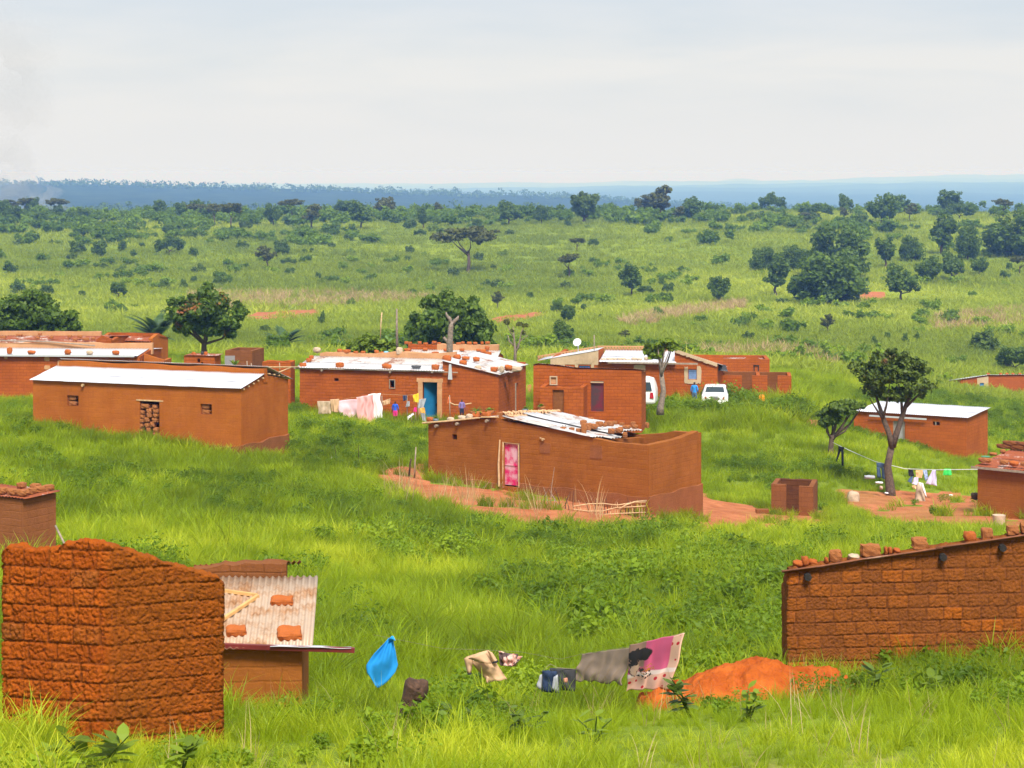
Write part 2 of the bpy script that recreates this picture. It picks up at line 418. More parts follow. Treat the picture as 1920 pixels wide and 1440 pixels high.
def stones(h, lst, label, group, mat='brick_red', y=.25, name='mud_brick'):
    """lst: (px, py_bottom, width_px, height_px[, shape[, y[, mat[, label]]]])"""
    for t in lst:
        px, py, w, hh = t[:4]; sh = t[4] if len(t) > 4 else None; yy = t[5] if len(t) > 5 and t[5] is not None else y
        m = t[6] if len(t) > 6 and t[6] else mat; lb = t[7] if len(t) > 7 else label; nm = t[8] if len(t) > 8 else name
        x = h.x(px, yy); p = h.w(x, yy, h.z(py, x, yy)); s = p.y/F
        rock(nm, p-Vector((0, 0, .03)), (w*s, max(.14, min(.3, w*s*.7)), hh*s+.03), lb, {'mud_brick': 'brick', 'roof_stone': 'stone', 'filled_sack': 'sack'}.get(nm, 'brick'), None if lb != label else group, m, sh, rz=h.a+R.uniform(-.3, .3))
def patch(bm, h, px0, px1, py0, py1, y=-.012, n=14, rag=.05, th=.02, seed=0):
    """ragged render patch standing proud of the front wall"""
    a = h.P(px0, py0, y); b = h.P(px1, py1, y); cx, cz = (a.x+b.x)/2, (a.z+b.z)/2; hx, hz = abs(b.x-a.x)/2, abs(a.z-b.z)/2
    pts = []
    for i in range(n*2):
        t = i/(n*2)*2*math.pi; c, s_ = math.cos(t), math.sin(t); m = max(abs(c), abs(s_))**.85
        r = 1+mn.noise(Vector((c*2, s_*2, seed)))*rag*4
        pts.append((cx+hx*c/m*r, cz+hz*s_/m*r))
    f = [bm.verts.new((x, y-th/2, z)) for x, z in pts]; g = [bm.verts.new((x, y+th+.02, z)) for x, z in pts]
    bm.faces.new(f)
    for i in range(len(f)): bm.faces.new((f[i], f[(i+1) % len(f)], g[(i+1) % len(f)], g[i]))
def pp_(h, nm, mat, *a, **k): bm = bmesh.new(); patch(bm, h, *a, **k); bobj(nm, bm, MT[mat], h.root)
def pole(name, pts, r, mat, label, cat='pole', group=None):
    b = Vector(pts[0]); bm = bmesh.new(); tube(bm, [Vector(p)-b for p in pts], r, 7)
    return tag(bobj(name, bm, MT[mat], None, b, smooth=True), label, cat, group)

def zpx(py, d): return -(py-HY)/F*d

# ================================================================== buildings
# --- long house with the new white sheet roof, front left
h = House('mud_house', 452, 80, -20.5, zpx(862, 80), 'long mud house with clean white corrugated roof and doorway filled with bricks'); H1 = h
D = h.y(540); xl = h.x(62); ze = h.z(729, 0, 0); zr = h.z(703, 0, D/2); zt = h.z(691, 0, D/2)
T = lambda x, y: ze+(zr-ze)*(1-abs(y-D/2)/(D/2))
ops = [h.op(126, 147, 741, 762, xl), h.op(262, 299, 752, 831, xl), h.op(376, 397, 757, 778, xl)]
bm = bmesh.new()
wall(bm, (xl, 0), (0, 0), T, -1, .28, (0, 1), ops); wall(bm, (xl, D), (0, D), T, -1, .28, (0, -1))
wall(bm, (0, .28), (0, D-.28), T, -1, .28, (-1, 0), brk=[D/2-.28]); wall(bm, (xl, .28), (xl, D-.28), T, -1, .28, (1, 0), brk=[D/2-.28])
bobj('wall', bm, MT['mud_left'], h.root)
bm = bmesh.new(); wall(bm, (xl, D/2-.14), (0.03, D/2-.14), lambda x, y: zt+.03*math.sin(x*2), zr-.3, .28, (0, 1)); bobj('ridge_wall', bm, MT['mud_left'], h.root)
bm = bmesh.new(); zp = h.z(836, 0, 0)
wall(bm, (xl, -.07), (.07, -.07), lambda x, y: zp+.04*math.sin(x*1.3)+.03*math.sin(x*4.1), -1, .07, (0, 1), [(o[0]+.07-.0, o[1]+.07-.0, -9+8, 9) for o in ops[1:2]], tj=.04); wall(bm, (.07, 0), (.07, D), lambda x, y: zp+.04*math.sin(y*3), -1, .07, (-1, 0), tj=.04)
bobj('plinth', bm, MT['mud_dull'], h.root)
bm = bmesh.new()
corrug(bm, (xl-.12, -.12, T(0, 0)+.05-.03), (-xl+.16, 0, 0), (0, D/2-.02, zr-ze+.03), pitch=.1, amp=.014, rows=2, sw=.85, tint=lambda r, s: R.random()*.5)
corrug(bm, (xl-.05, D+.22, T(0, D)-.02), (-xl+.12, 0, 0), (0, -D/2-.2, zt-ze+.1), pitch=.1, amp=.014, rows=2, sw=.85)
bobj('roof_sheets', bm, MT['tin_new'], h.root)
for i in range(5):
    t = (i+.3)/5; bm = bmesh.new(); yy = t*D/2; zz = T(0, yy)-.05
    tube(bm, [(-.3, yy, zz), (.09, yy, zz)], .035, 6); bobj('purlin', bm, MT['wood_pale'], h.root)
    yy = D-t*D/2; zz = T(0, yy)+.07; bm = bmesh.new(); tube(bm, [(-.3, yy, zz), (.10, yy, zz)], .03, 6); bobj('purlin', bm, MT['wood_pale'], h.root)
bm = bmesh.new(); p = h.P(157, 722); tube(bm, [p+V(0, .3, 0), p+V(0, -.12, 0)], .06, 8); bobj('beam_end', bm, MT['wood_pale'], h.root)
bm = bmesh.new(); a = h.P(262, 751); b = h.P(300, 751); box(bm, ((a.x+b.x)/2, .08, a.z+.02), (b.x-a.x+.3, .2, .05)); bobj('lintel', bm, MT['wood_pale'], h.root)
h.foot(xl-.1, .1, -.1, D)
for k, (x0, x1) in enumerate(((128, 146), (378, 396))):
    for j in range(2):
        p = h.P((x0+x1)/2, (750, 760)[j]+(16 if k else 0), .16); w = abs(h.P(x1, 750).x-h.P(x0, 750).x)
        rock('mud_brick', h.w(p.x, .16, p.z-.01), (w*.92, .2, .2), ('upper', 'lower')[j]+' mud brick blocking the small window '+('right' if k else 'left')+' of the brick filled doorway', 'brick', 'bricks closing the small windows', 'mud' if 0 else 'brick', j, h.a)
door = [(267, 829, 9, 9), (281, 829, 10, 9), (293, 829, 9, 9), (267, 819, 9, 8), (281, 820, 10, 10), (293, 819, 10, 9), (266, 810, 8, 8), (280, 810, 9, 9), (293, 810, 10, 9),
        (266, 801, 9, 8), (277, 801, 9, 9), (287, 800, 10, 10), (267, 792, 9, 8), (277, 791, 10, 10), (291, 791, 11, 9), (267, 784, 10, 8), (281, 783, 10, 10), (293, 782, 10, 8),
        (268, 776, 9, 8), (281, 775, 12, 10), (293, 774, 11, 8), (273, 765, 20, 9), (291, 766, 11, 8)]
for i, (px, py, w, hh) in enumerate(door):
    p = h.P(px, py+1, .12); s = 80/F
    rock('mud_brick', h.w(p.x, .15, p.z), (w*s*1.08, .3, hh*s*1.1), 'rounded mud brick in the pile filling the doorway of the white roofed house', 'brick', 'bricks piled in the doorway', 'brick', R.randrange(6), h.a, R.uniform(-.05, .05))

# --- the house with the pink door, centre
h = House('mud_house', 1217, 76, -34, zpx(957, 76), 'mud house with pink door, half roofed, in the centre of the clearing'); H2 = h
D = h.y(1315); xl = h.x(803); xp = h.x(938)
pr = [(h.x(a), h.z(b, h.x(a), 0)) for a, b in ((803, 795), (870, 788), (938, 783), (947, 790), (1010, 800), (1072, 811), (1110, 821), (1150, 830), (1217, 835))]
PX = [p[0] for p in pr]; PZ = [p[1] for p in pr]
def T(x, y):
    z = float(np.interp(x, PX, PZ))
    if x > -.5 and y > D*.6: z += (y-D*.6)*.10
    return z
ops = [h.op(848, 857, 814, 825, xl), h.op(944, 975, 829, 915, xl)]
bm = bmesh.new()
wall(bm, (xl, 0), (0, 0), T, -1, .27, (0, 1), ops, seg=.25, brk=[x-xl for x in PX[1:-1]], jit=.02)
wall(bm, (xl, D), (0, D), lambda x, y: T(x, 0)+.05-.42*min(1, max(0, (-x-1.2)/1.6)), -1, .27, (0, -1), brk=[x-xl for x in PX[1:-1]])
wall(bm, (0, .27), (0, D-.27), T, -1, .27, (-1, 0), seg=.25, jit=.02); wall(bm, (xl, .27), (xl, D-.27), lambda x, y: T(x, y)-.075*y, -1, .27, (1, 0))
xc = h.x(1196, D*.8)
wall(bm, (xc, .27), (xc, D-.27), lambda x, y: T(xc, 0)-.1-.07*y, -1, .25, (-1, 0))
bobj('wall', bm, MT['mud_smooth'], h.root)
zp = h.z(932, 0, 0); bm = bmesh.new(); dx = ops[1]
wall(bm, (xl, -.07), (xl+dx[0]-.02, -.07), lambda x, y: zp-.04+.03*math.sin(x*3), -1, .07, (0, 1), tj=.04)
wall(bm, (xl+dx[1]+.02, -.07), (.08, -.07), lambda x, y: zp-.0+.03*math.sin(x*3), -1, .07, (0, 1), tj=.04); wall(bm, (.08, 0), (.08, D), lambda x, y: zp+.03*math.sin(y*3), -1, .08, (-1, 0), tj=.04)
bobj('plinth', bm, MT['mud_dull'], h.root)
bm = bmesh.new(); xe = h.x(1225, D); rise = PZ[3]-T(h.x(1130), 0)
slp = (PZ[2]-T(h.x(1118), 0))/(xp-h.x(1118)); zlow = PZ[2]+.01-slp*(xp-(xe-.25))
corrug(bm, (h.x(1118), -.1, T(h.x(1118), 0)+.06), (0, D*.38, -.028*D), (xp+.12-h.x(1118), 0, PZ[2]-T(h.x(1118), 0)+.0), pitch=.22, amp=.03, rows=2, sw=.8, rag=.25, sag=.03)
corrug(bm, (xe-.25, D*.34, zlow+.035), (0, D*.68, -.052*D), (xp+.12-xe+.25, 0, PZ[2]+.0-zlow), pitch=.22, amp=.03, rows=2, sw=.8, rag=.35, sag=.04)
corrug(bm, (xl-.12, -.1, PZ[0]+.03), (0, D+.1, -.3), (xp-xl, 0, PZ[2]-PZ[0]+.02), pitch=.12, amp=.016, rows=2, sw=.8)
bobj('roof_sheets', bm, MT['tin'], h.root)
bm = bmesh.new(); wall(bm, (xp+.02, .1), (xp+.02, D+.1), lambda x, y: PZ[2]+.16-.075*y+.05*math.sin(y*5), PZ[2]-.6, .26, (-1, 0), tj=.06); bobj('ridge_wall', bm, MT['brick'], h.root)
bm = bmesh.new(); rg = random.Random(3)
for row in range(2):
    for i in range(46):
        y = .15+i/45*(D-.1); x = xp+(.10, .30)[row]+rg.uniform(-.03, .03); z = PZ[2]-.075*y+(.17, .04)[row]+rg.uniform(-.02, .03)
        tube(bm, [(x-.06, y, z+.05), (x+.02, y+rg.uniform(-.04, .04), z+.03), (x+.07, y+rg.uniform(-.05, .05), z-.07)], [.028, .034, .012], 5)
bobj('husk_edging', bm, MT['straw'], h.root)
bm = bmesh.new(); a = V(xl-.2, -.13, PZ[0]+.04); b = V(h.x(902), -.13, T(h.x(902), 0)+.06)
tube(bm, [a, (a+b)/2+V(0, 0, -.02), b], .035, 7); bobj('eave_pole', bm, MT['wood_pale'], h.root)
bm = bmesh.new(); tube(bm, [b+V(.1, 0, .03), V(xp, -.13, PZ[2]+.03)], .03, 7); bobj('eave_pole', bm, MT['wood_pale'], h.root)
for q in (822, 861, 917):
    bm = bmesh.new(); p = h.P(q, 797-(q-822)*.1); tube(bm, [p+V(0, .3, -.02), p+V(0, -.22, -.02)], .06, 8); bobj('beam_end', bm, MT['wood_grey'], h.root)
mp = NT('pink_door_paint'); co = mp.n('TexCoord').outputs['Object']; n_ = mp.noise(co, 3.2, 4, .6)
MT['pink'] = mp.finish(mp.n('BsdfPrincipled', None, Base_Color=mp.mix(mp.rng(n_, .42, .62), (.58, .01, .12), (.62, .36, .42)), Roughness=.5))
a = h.P(947, 831, .1); b = h.P(973, 912, .1); bm = bmesh.new()
box(bm, ((a.x+b.x)/2, .12, (a.z+b.z)/2+.02), (b.x-a.x, .05, a.z-b.z)); o = bobj('door', bm, MT['pink'], h.root)
bm = bmesh.new(); box(bm, ((a.x+b.x)/2, .085, (a.z+b.z)/2-.02), (b.x-a.x, .03, .03)); box(bm, (b.x-.1, .08, (a.z+b.z)/2+.2), (.03, .05, .09)); bobj('door_rail', bm, MT['pink'], o)
bm = bmesh.new(); tube(bm, [(a.x-.05, .03, b.z-.1), (a.x-.04, .02, a.z+.06)], .04, 6); tube(bm, [(b.x+.04, .04, b.z-.1), (b.x+.03, .03, a.z+.04)], .03, 6)
tube(bm, [(a.x-.08, .03, a.z+.05), (b.x+.08, .03, a.z+.03)], .03, 6); bobj('door_frame', bm, MT['wood_pale'], h.root)
bm = bmesh.new(); tube(bm, [(a.x-.15, -.10, b.z-.05), (a.x-.19, -.08, (a.z+b.z)/2), (a.x-.14, -.06, a.z+.14)], [.045, .04, .03], 7); bobj('door_post', bm, MT['wood_pale'], h.root)
pp_(h, 'mud_patch', 'mud_dull', 1012, 1032, 829, 851, n=8, rag=.02, seed=4); pp_(h, 'mud_patch', 'mud_dull', 1106, 1129, 834, 861, n=8, rag=.02, seed=5)
bm = bmesh.new(); p = h.P(1018, 824); tube(bm, [p+V(-.1, -.06, .06), p+V(.14, -.1, .03)], .025, 6); tube(bm, [p+V(0, .1, 0), p+V(.05, -.12, 0)], .04, 6); bobj('beam_end', bm, MT['wood_pale'], h.root)
h.foot(xl-.2, .3, -.5, D)
stones(h, [(956, 790, 13, 11), (1008, 800, 10, 6), (1056, 808, 12, 8, None, .4), (1072, 806, 10, 5, None, .5), (1086, 810, 13, 7, None, .4), (1095, 813, 11, 20, 0, .3), (1102, 806, 12, 9, None, .9),
    (1094, 797, 13, 10, None, 1.8), (1104, 801, 15, 8, None, 1.6), (1113, 803, 17, 9, None, 1.3), (1124, 799, 14, 9, None, 1.6), (1142, 798, 18, 9, None, 1.9), (1134, 799, 9, 6, None, 1.7), (1153, 795, 8, 6, None, 2.6), (1166, 797, 9, 5, None, 2.6),
    (1175, 803, 16, 6, None, 2.0), (1190, 803, 12, 7, None, 2.1), (1187, 796, 9, 6, None, 3.0), (1213, 801, 8, 9, None, 3.2), (1146, 812, 14, 9, None, 1.1), (1160, 811, 14, 9, None, 1.0), (1164, 807, 10, 7, None, 1.4), (1172, 819, 9, 9, None, .8)],
    'brown mud brick weighing down the sheets over the pink door house', 'bricks on the roof of the pink door house', 'brick')
stones(h, [(1046, 782, 13, 12, 0, D-.1), (1082, 786, 12, 7, None, D), (1108, 789, 10, 7, None, D)], 'mud brick on the far edge of the roof behind the pink door house sheets', 'bricks on the far roof edge', 'brick')
MT['sackm'] = cl('pale_sack', (.48, .36, .25), var=.2); MT['bowl'] = cl('blue_grey_bowl', (.16, .2, .24))
stones(h, [(845, 789, 14, 7, 7, .3, 'sackm', 'pale round stone beside the blue grey bowl on the roof edge', 'roof_stone'), (867, 786, 17, 7, 8, .3, 'sackm', 'cream sack lying on the roof edge above the small square hole', 'filled_sack'), (880, 784, 13, 8, 9, .3, 'sackm', 'crumpled cream sack next to another on the left roof edge', 'filled_sack'),
    (806, 790, 14, 8, 1, .4, 'brick_red', 'orange mud brick at the left tip of the pink door house roof'), (892, 783, 16, 8, 2, .6, 'brick_red', 'long orange brick on the roof edge right of the sacks'), (912, 780, 18, 8, 3, .6, 'brick_red', 'wide orange brick on the roof near the potted greens')],
    'x', 'x')
for (px, py, yy, lb, sc_) in ((817, 790, .35, 'green seedling in a blue grey bowl on the left roof corner', .5), (893, 779, .8, 'leafy green plant growing in a basin on the roof left of the ridge', 1.0), (918, 776, .8, 'small leafy plant on the roof between basin and ridge', .7),
        (985, 772, D*.55, 'broad green leaves standing on the husk covered ridge', .5), (1015, 768, D*.9, 'yellow flowered green plant at the far end of the ridge', .6)):
    x = h.x(px, yy); p = h.w(x, yy, h.z(py, x, yy)); e = empty('potted_plant', p); tag(e, lb, 'plant')
    bm = bmesh.new(); r_ = .26*sc_; n = 14
    for i in range(n):
        a = 2*math.pi*i/n
    tube(bm, [(0, 0, 0), (0, 0, .05), (0, 0, .14*sc_+.05)], [r_*.6, r_*.85, r_], 14); bobj('bowl', bm, MT['bowl'] if sc_ == .5 else MT['brick'], e, smooth=True)
    PLANTS_TODO = globals().setdefault('PLANTS_TODO', []); PLANTS_TODO.append((e, .12*sc_+.05, sc_))
# old tyre on the sheets
x = h.x(971, .45); p = h.w(x, .45, h.z(797, x, .45)); e = empty('old_tyre', p); tag(e, 'grey worn tyre lying on the sheets at the start of the husk ridge', 'tyre')
def torus(bm, R0, r0, n=28, m=10, sz=1.0):
    vs = [[bm.verts.new(((R0+r0*math.cos(b))*math.cos(a), (R0+r0*math.cos(b))*math.sin(a), r0*sz*math.sin(b)+r0*sz)) for b in [2*math.pi*j/m for j in range(m)]] for a in [2*math.pi*i/n for i in range(n)]]
    for i in range(n):
        for j in range(m): bm.faces.new((vs[i][j], vs[(i+1) % n][j], vs[(i+1) % n][(j+1) % m], vs[i][(j+1) % m]))
bm = bmesh.new(); torus(bm, .19, .08); bobj('tread', bm, MT['rubber'], e, smooth=True)

# --- back middle house with the blue door
h = House('mud_house', 935, 109, -14.5, zpx(786, 109), 'red mud house with blue door and stones on its patched roof'); H3 = h
D = h.y(986); xl = h.x(562); xs = h.x(830); xm = xs
yr = 2.5; ze = h.z(695, xs, 0)+.0; zrg = h.z(671, h.x(700, yr), yr)
z1, z2 = h.z(677, xs, 0), h.z(703, 0, 0)
def Tm(x, y): return ze+(zrg-ze)*(y/yr) if y < yr else zrg-(zrg-ze)*(y-yr)/(D-yr)
def Ts(x, y): return z1+(z2-z1)*(x-xs)/(-xs)
ops = [h.op(627, 635, 709, 715, xl), h.op(731, 740, 713, 727, xl), h.op(792, 820, 715, 786, xl)]
bm = bmesh.new()
wall(bm, (xl, 0), (xs, 0), lambda x, y: ze-.02, -1, .25, (0, 1), ops); wall(bm, (xs, 0), (0, 0), Ts, -1, .25, (0, 1))
wall(bm, (xl, D), (0, D), lambda x, y: ze, -1, .25, (0, -1)); wall(bm, (xl, .25), (xl, D-.25), Tm, -1, .25, (1, 0), brk=[yr-.25])
a0 = h.y(966); a1 = h.y(972); zz = h.z(720, 0, a0); hz = h.y(945)
wall(bm, (0, .25), (0, D-.25), Ts, -1, .25, (-1, 0), [(a0-.25, a1-.25, -.9, zz)])
wall(bm, (xs, .25), (xs, D-.25), lambda x, y: z1 if y < 99 else 0, ze-.3, .2, (1, 0))
bobj('wall', bm, MT['mud_red'], h.root)
bm = bmesh.new(); wall(bm, (xl+.3, yr-.1), (xs+.05, yr-.1), lambda x, y: h.z(661, x, yr)+.04*math.sin(x*1.7), zrg-.4, .25, (0, 1), tj=.06); bobj('ridge_wall', bm, MT['plaster'], h.root)
bm = bmesh.new()
corrug(bm, (xl-.15, -.18, ze-.0), (xs-xl+.2, 0, 0), (0, yr+.1, zrg-ze+.04), pitch=.15, amp=.014, rows=2, sw=.9, tint=lambda r, s: R.uniform(.55, 1) if r else R.uniform(0, .35), rag=.04)
corrug(bm, (xl, D+.1, ze-.03), (xs-xl, 0, 0), (0, yr-D, zrg-ze), pitch=.15, amp=.014, rows=1, sw=.9)
corrug(bm, (.18, -.12, z2+.0), (0, D+.2, 0), (xs-.18, 0, z1-z2+.02), pitch=.15, amp=.02, rows=2, sw=.9, rag=.12)
bobj('roof_sheets', bm, MT['tin'], h.root)
bm = bmesh.new(); tube(bm, [(xl-.3, -.14, ze-.06), (xs-.5, -.14, ze-.05), (xs+.9, -.16, ze-.07)], .035, 6); bobj('eave_pole', bm, MT['wood_grey'], h.root)
for q in (605, 733, 812):
    bm = bmesh.new(); p = h.P(q, 697 if q > 700 else 694); tube(bm, [p+V(0, .3, 0), p+V(0, -.2, 0)], .06, 7); bobj('beam_end', bm, MT['wood_grey'], h.root)
bm = bmesh.new()   # render surround of the door as one ragged band
o1, o2, o3 = h.P(784, 709, 0), h.P(829, 709, 0), h.P(829, 783, 0); i1, i2 = h.P(792.5, 716, 0), h.P(820, 716, 0)
for (xa, xb, za, zb_) in ((o1.x, i1.x, -.5, i1.z), (i2.x, o2.x, -.5, i1.z), (o1.x-.08, o2.x+.05, i1.z, o1.z)):
    wall(bm, (xa, -.03), (xb, -.03), lambda x, y, q=zb_: q, za, .05, (0, 1), seg=.12, jit=.03, tj=.05)
bobj('door_surround', bm, MT['plaster'], h.root)
MT['blue_door'] = flat('blue_door_paint', (.012, .14, .30), .35, .15, 3)
bm = bmesh.new(); box(bm, (0, 0, 0), (.78, .05, h.P(800, 716).z+.6)); 
zc = (h.P(800, 716).z-.6)/2; o = bobj('door', bm, MT['blue_door'], h.root, (i1.x+.33, .42, zc), math.radians(38)); bm = bmesh.new(); box(bm, (.3, -.05, -.05), (.05, .06, .14)); bobj('door_handle', bm, MT['dark'], o)
bm = bmesh.new(); p = h.P(735.5, 720)
for dx, dz, sx, sz in ((0, .23, .34, .04), (0, -.23, .34, .04), (.15, 0, .04, .42), (-.15, 0, .04, .42)): box(bm, (p.x+dx, -.01, p.z+dz), (sx, .06, sz))
bobj('window_frame', bm, MT['wood_grey'], h.root)
bm = bmesh.new(); p = h.Q(947, 722); box(bm, (.0, p.y, p.z), (.03, .12, .28)); bobj('hole_shade', bm, MT['char'], h.root)  # black block set on the wall, painting the shade of a small hole
bm = bmesh.new(); box(bm, (.03, a0, zz-.9), (.05, .09, 1.9)); bobj('door_post', bm, MT['wood_grey'], h.root)
h.foot(xl-.1, .1, -.1, D)
e = h.P(844, 690, -.25); bm = bmesh.new(); pr_ = [(-.06, .2), (.06, .2), (.12, -.62), (-.12, -.62)]
f = [bm.verts.new((x, -.01, z)) for x, z in pr_]; g = [bm.verts.new((x*1.02, .02+.05*(x*x), z)) for x, z in pr_]; bm.faces.new(f); bm.faces.new(g[::-1])
for i in range(4): bm.faces.new((f[i], f[(i+1) % 4], g[(i+1) % 4], g[i]))
tag(bobj('tin_strip', bm, MT['tin'], None, h.w(e.x, -.25, e.z), h.a), 'narrow bent metal strip hanging from the eave right of the blue door', 'metal strip')
g3 = 'bricks on the blue door house roof'; l3 = 'orange mud brick holding down the roof of the blue door house'
stones(h, [(568, 688, 14, 8, None, .1), (579, 678, 10, 7, None, 1), (584, 672, 9, 6, None, 1.8), (637, 690, 15, 11, 0, .1), (725, 692, 19, 10, 8, .1), (816, 693, 15, 10, 1, .1),
    (838, 678, 17, 12, 9, .4), (868, 684, 14, 9, 8, .4), (926, 696, 14, 8, 1, .4), (953, 694, 14, 10, 8, .6), (637, 661, 10, 7, 8, yr), (650, 661, 14, 6, None, yr), (667, 662, 9, 4, None, yr), (681, 662, 9, 4, None, yr), (706, 663, 9, 7, 8, yr), (716, 664, 7, 5, 7, yr), (857, 673, 14, 8, 9, 1.8), (873, 674, 14, 6, 8, 1.8), (893, 677, 12, 8, 8, 1.8)], l3, g3)
stones(h, [(594, 660, 14, 9, 7, yr, 'sackm', 'pale boulder at the left end of the plastered ridge', 'roof_stone'), (749, 664, 13, 13, 9, yr, 'sackm', 'bulging white sack tied at the top on the ridge', 'filled_sack'),
    (896, 694, 12, 9, 7, .2, 'sackm', 'round tan pot on the right roof slope with a yellow cap', 'roof_stone'), (941, 698, 9, 12, 9, .2, 'sackm', 'tall cream bundle near the low right roof corner', 'filled_sack'), (934, 693, 7, 6, 7, 1, 'sackm', 'small pale stone behind the tall cream bundle', 'roof_stone'), (967, 696, 24, 9, 9, 1.0, 'sackm', 'heap of tan stone slabs at the right end of the roof', 'roof_stone'), (780, 689, 19, 4, 1, .1, 'rubber', 'flat dark slab lying at the eave above the blue door', 'roof_stone')], 'x', 'x')
MT['bluecl'] = cl('light_blue_cloth', (.2, .5, .72)); x = h.x(724, yr)
rock('plastic_bag', h.w(x, yr, h.z(665, x, yr)), (.26, .2, .2), 'small light blue plastic bag caught on the plastered ridge', 'bag', None, 'bluecl', 7)
# --- shed roof behind it
h = House('mud_house', 922, 134, -9, zpx(715, 134), 'mud house behind the blue door house, bricks along its ridge')
D = 4.5; xl = h.x(752); ze = h.z(678, xl, 0); zr = h.z(656, xl, 2.4); zt = h.z(645, xl, 2.4)
T = lambda x, y: ze+(zr-ze)*(1-abs(y-2.4)/2.4)
bm = bmesh.new(); wall(bm, (xl, 0), (0, 0), T, -1.5, .25, (0, 1)); wall(bm, (xl, 4.8), (0, 4.8), T, -1.5, .25, (0, -1)); wall(bm, (0, .25), (0, 4.55), T, -1.5, .25, (-1, 0), brk=[2.15]); wall(bm, (xl, .25), (xl, 4.55), T, -1.5, .25, (1, 0), brk=[2.15])
bobj('wall', bm, MT['mud_red'], h.root)
xk = h.x(820, 2.4); bm = bmesh.new(); wall(bm, (xl, 2.3), (xk, 2.3), lambda x, y: zt, zr-.3, .25, (0, 1), tj=.05); bobj('ridge_wall', bm, MT['mud_red'], h.root)
bm = bmesh.new(); wall(bm, (xk, 2.28), (.1, 2.28), lambda x, y: zt+.03, zr-.3, .25, (0, 1), tj=.05); bobj('ridge_wall', bm, MT['plaster'], h.root)
bm = bmesh.new(); corrug(bm, (xl+.1, -.2, ze+.02), (-xl+.1, 0, 0), (0, 2.55, zr-ze+.03), pitch=.16, amp=.015, rows=2, sw=.9); corrug(bm, (xl, 5, ze), (-xl, 0, 0), (0, -2.6, zr-ze), pitch=.16, amp=.015, rows=1, sw=.9); bobj('roof_sheets', bm, MT['tin'], h.root)
h.foot(xl, 0, 0, 4.8)
stones(h, [(q, 645+R.uniform(-1, .5), R.uniform(6, 10), R.uniform(3, 5), None, 2.4) for q in (762, 769, 787, 798, 814, 823, 845, 860, 868, 880, 891, 904, 914)]+
    [(q, b, w, hh, None, yy) for q, b, w, hh, yy in ((764, 658, 14, 5, 2.0), (797, 657, 10, 5, 2), (838, 658, 13, 5, 2), (866, 658, 9, 5, 2), (897, 658, 9, 4, 2), (763, 664, 10, 6, 1.2), (774, 664, 11, 5, 1.1), (789, 668, 14, 6, .3), (805, 669, 12, 6, .3), (816, 666, 14, 7, .3), (831, 669, 12, 5, .2), (857, 670, 12, 6, .2), (872, 670, 14, 6, .2), (893, 670, 12, 7, .2), (906, 664, 12, 9, .8), (915, 667, 14, 8, .5), (913, 656, 9, 7, 2), (905, 674, 16, 6, .1))],
    'orange mud brick lying on the roof behind the blue door house', 'bricks on the roof behind the blue door house')

# --- flat fronted house with annex and maroon door
h = House('mud_house', 1203, 103, -9, zpx(775, 103), 'plain mud house with maroon door and low walled annex in front'); H5 = h
xl = h.x(1000); D = 2.4
zs_ = [(h.x(a), h.z(b, h.x(a), 0)) for a, b in ((1000, 685), (1010, 683), (1045, 686), (1080, 691), (1130, 692), (1190, 694), (1203, 695))]
T = lambda x, y: float(np.interp(x, [q[0] for q in zs_], [q[1] for q in zs_]))-.12*y
ops = [h.op(1033, 1043, 708, 719, xl), h.op(1108, 1132, 714, 772, xl)]
bm = bmesh.new(); wall(bm, (xl, 0), (0, 0), T, -1, .25, (0, 1), ops, brk=[q[0]-xl for q in zs_[1:-1]]); wall(bm, (xl, D), (0, D), T, -1, .25, (0, -1)); wall(bm, (0, .25), (0, D-.25), T, -1, .25, (-1, 0)); wall(bm, (xl, .25), (xl, D-.25), T, -1, .25, (1, 0))
bobj('wall', bm, MT['mud_red'], h.root)
bm = bmesh.new()
for x0, x1 in zip(zs_[:-1], zs_[1:]):
    corrug(bm, (x0[0]-.04, D+.1, x0[1]-.12*D+.03), (x1[0]-x0[0]+.08, 0, x1[1]-x0[1]), (0, -D-.16, .12*D+.03), pitch=.15, amp=.015, rows=1, sw=1)
bobj('roof_sheets', bm, MT['tin_rust'], h.root)
bm = bmesh.new(); p = h.P(1038, 713.5)
for dx, dz, sx, sz in ((0, .2, .4, .06), (0, -.2, .4, .06), (.17, 0, .06, .34), (-.17, 0, .06, .34)): box(bm, (p.x+dx, -.015, p.z+dz), (sx, .06, sz))
o = bobj('window', bm, MT['cement'], h.root); bm = bmesh.new(); box(bm, (p.x, .05, p.z), (.3, .03, .36)); bobj('pane', bm, MT['plaster'], o)
mp = NT('maroon_door_paint'); co = mp.n('TexCoord').outputs['Object']; n_ = mp.noise(co, 2.2, 3, .6)
MT['maroon'] = mp.finish(mp.n('BsdfPrincipled', None, Base_Color=mp.mix(mp.rng(n_, .4, .6), (.16, .012, .03), (.07, .035, .04)), Roughness=.5))
a = h.P(1108, 716, .1); b = h.P(1132, 770, .1); bm = bmesh.new(); box(bm, ((a.x+b.x)/2, .1, (a.z+b.z)/2), (b.x-a.x, .05, a.z-b.z+.3)); bobj('door', bm, MT['maroon'], h.root)
bm = bmesh.new(); box(bm, ((a.x+b.x)/2, -.02, a.z+.0), (b.x-a.x, .05, .06)); bobj('lintel', bm, MT['cement'], h.root)
yf = -1.7; xa, xb = h.x(1012, yf), h.x(1094, yf); za = h.z(727, xb, yf)
oo = h.op(1036, 1057, 732, 784, xa, yf); bm = bmesh.new()
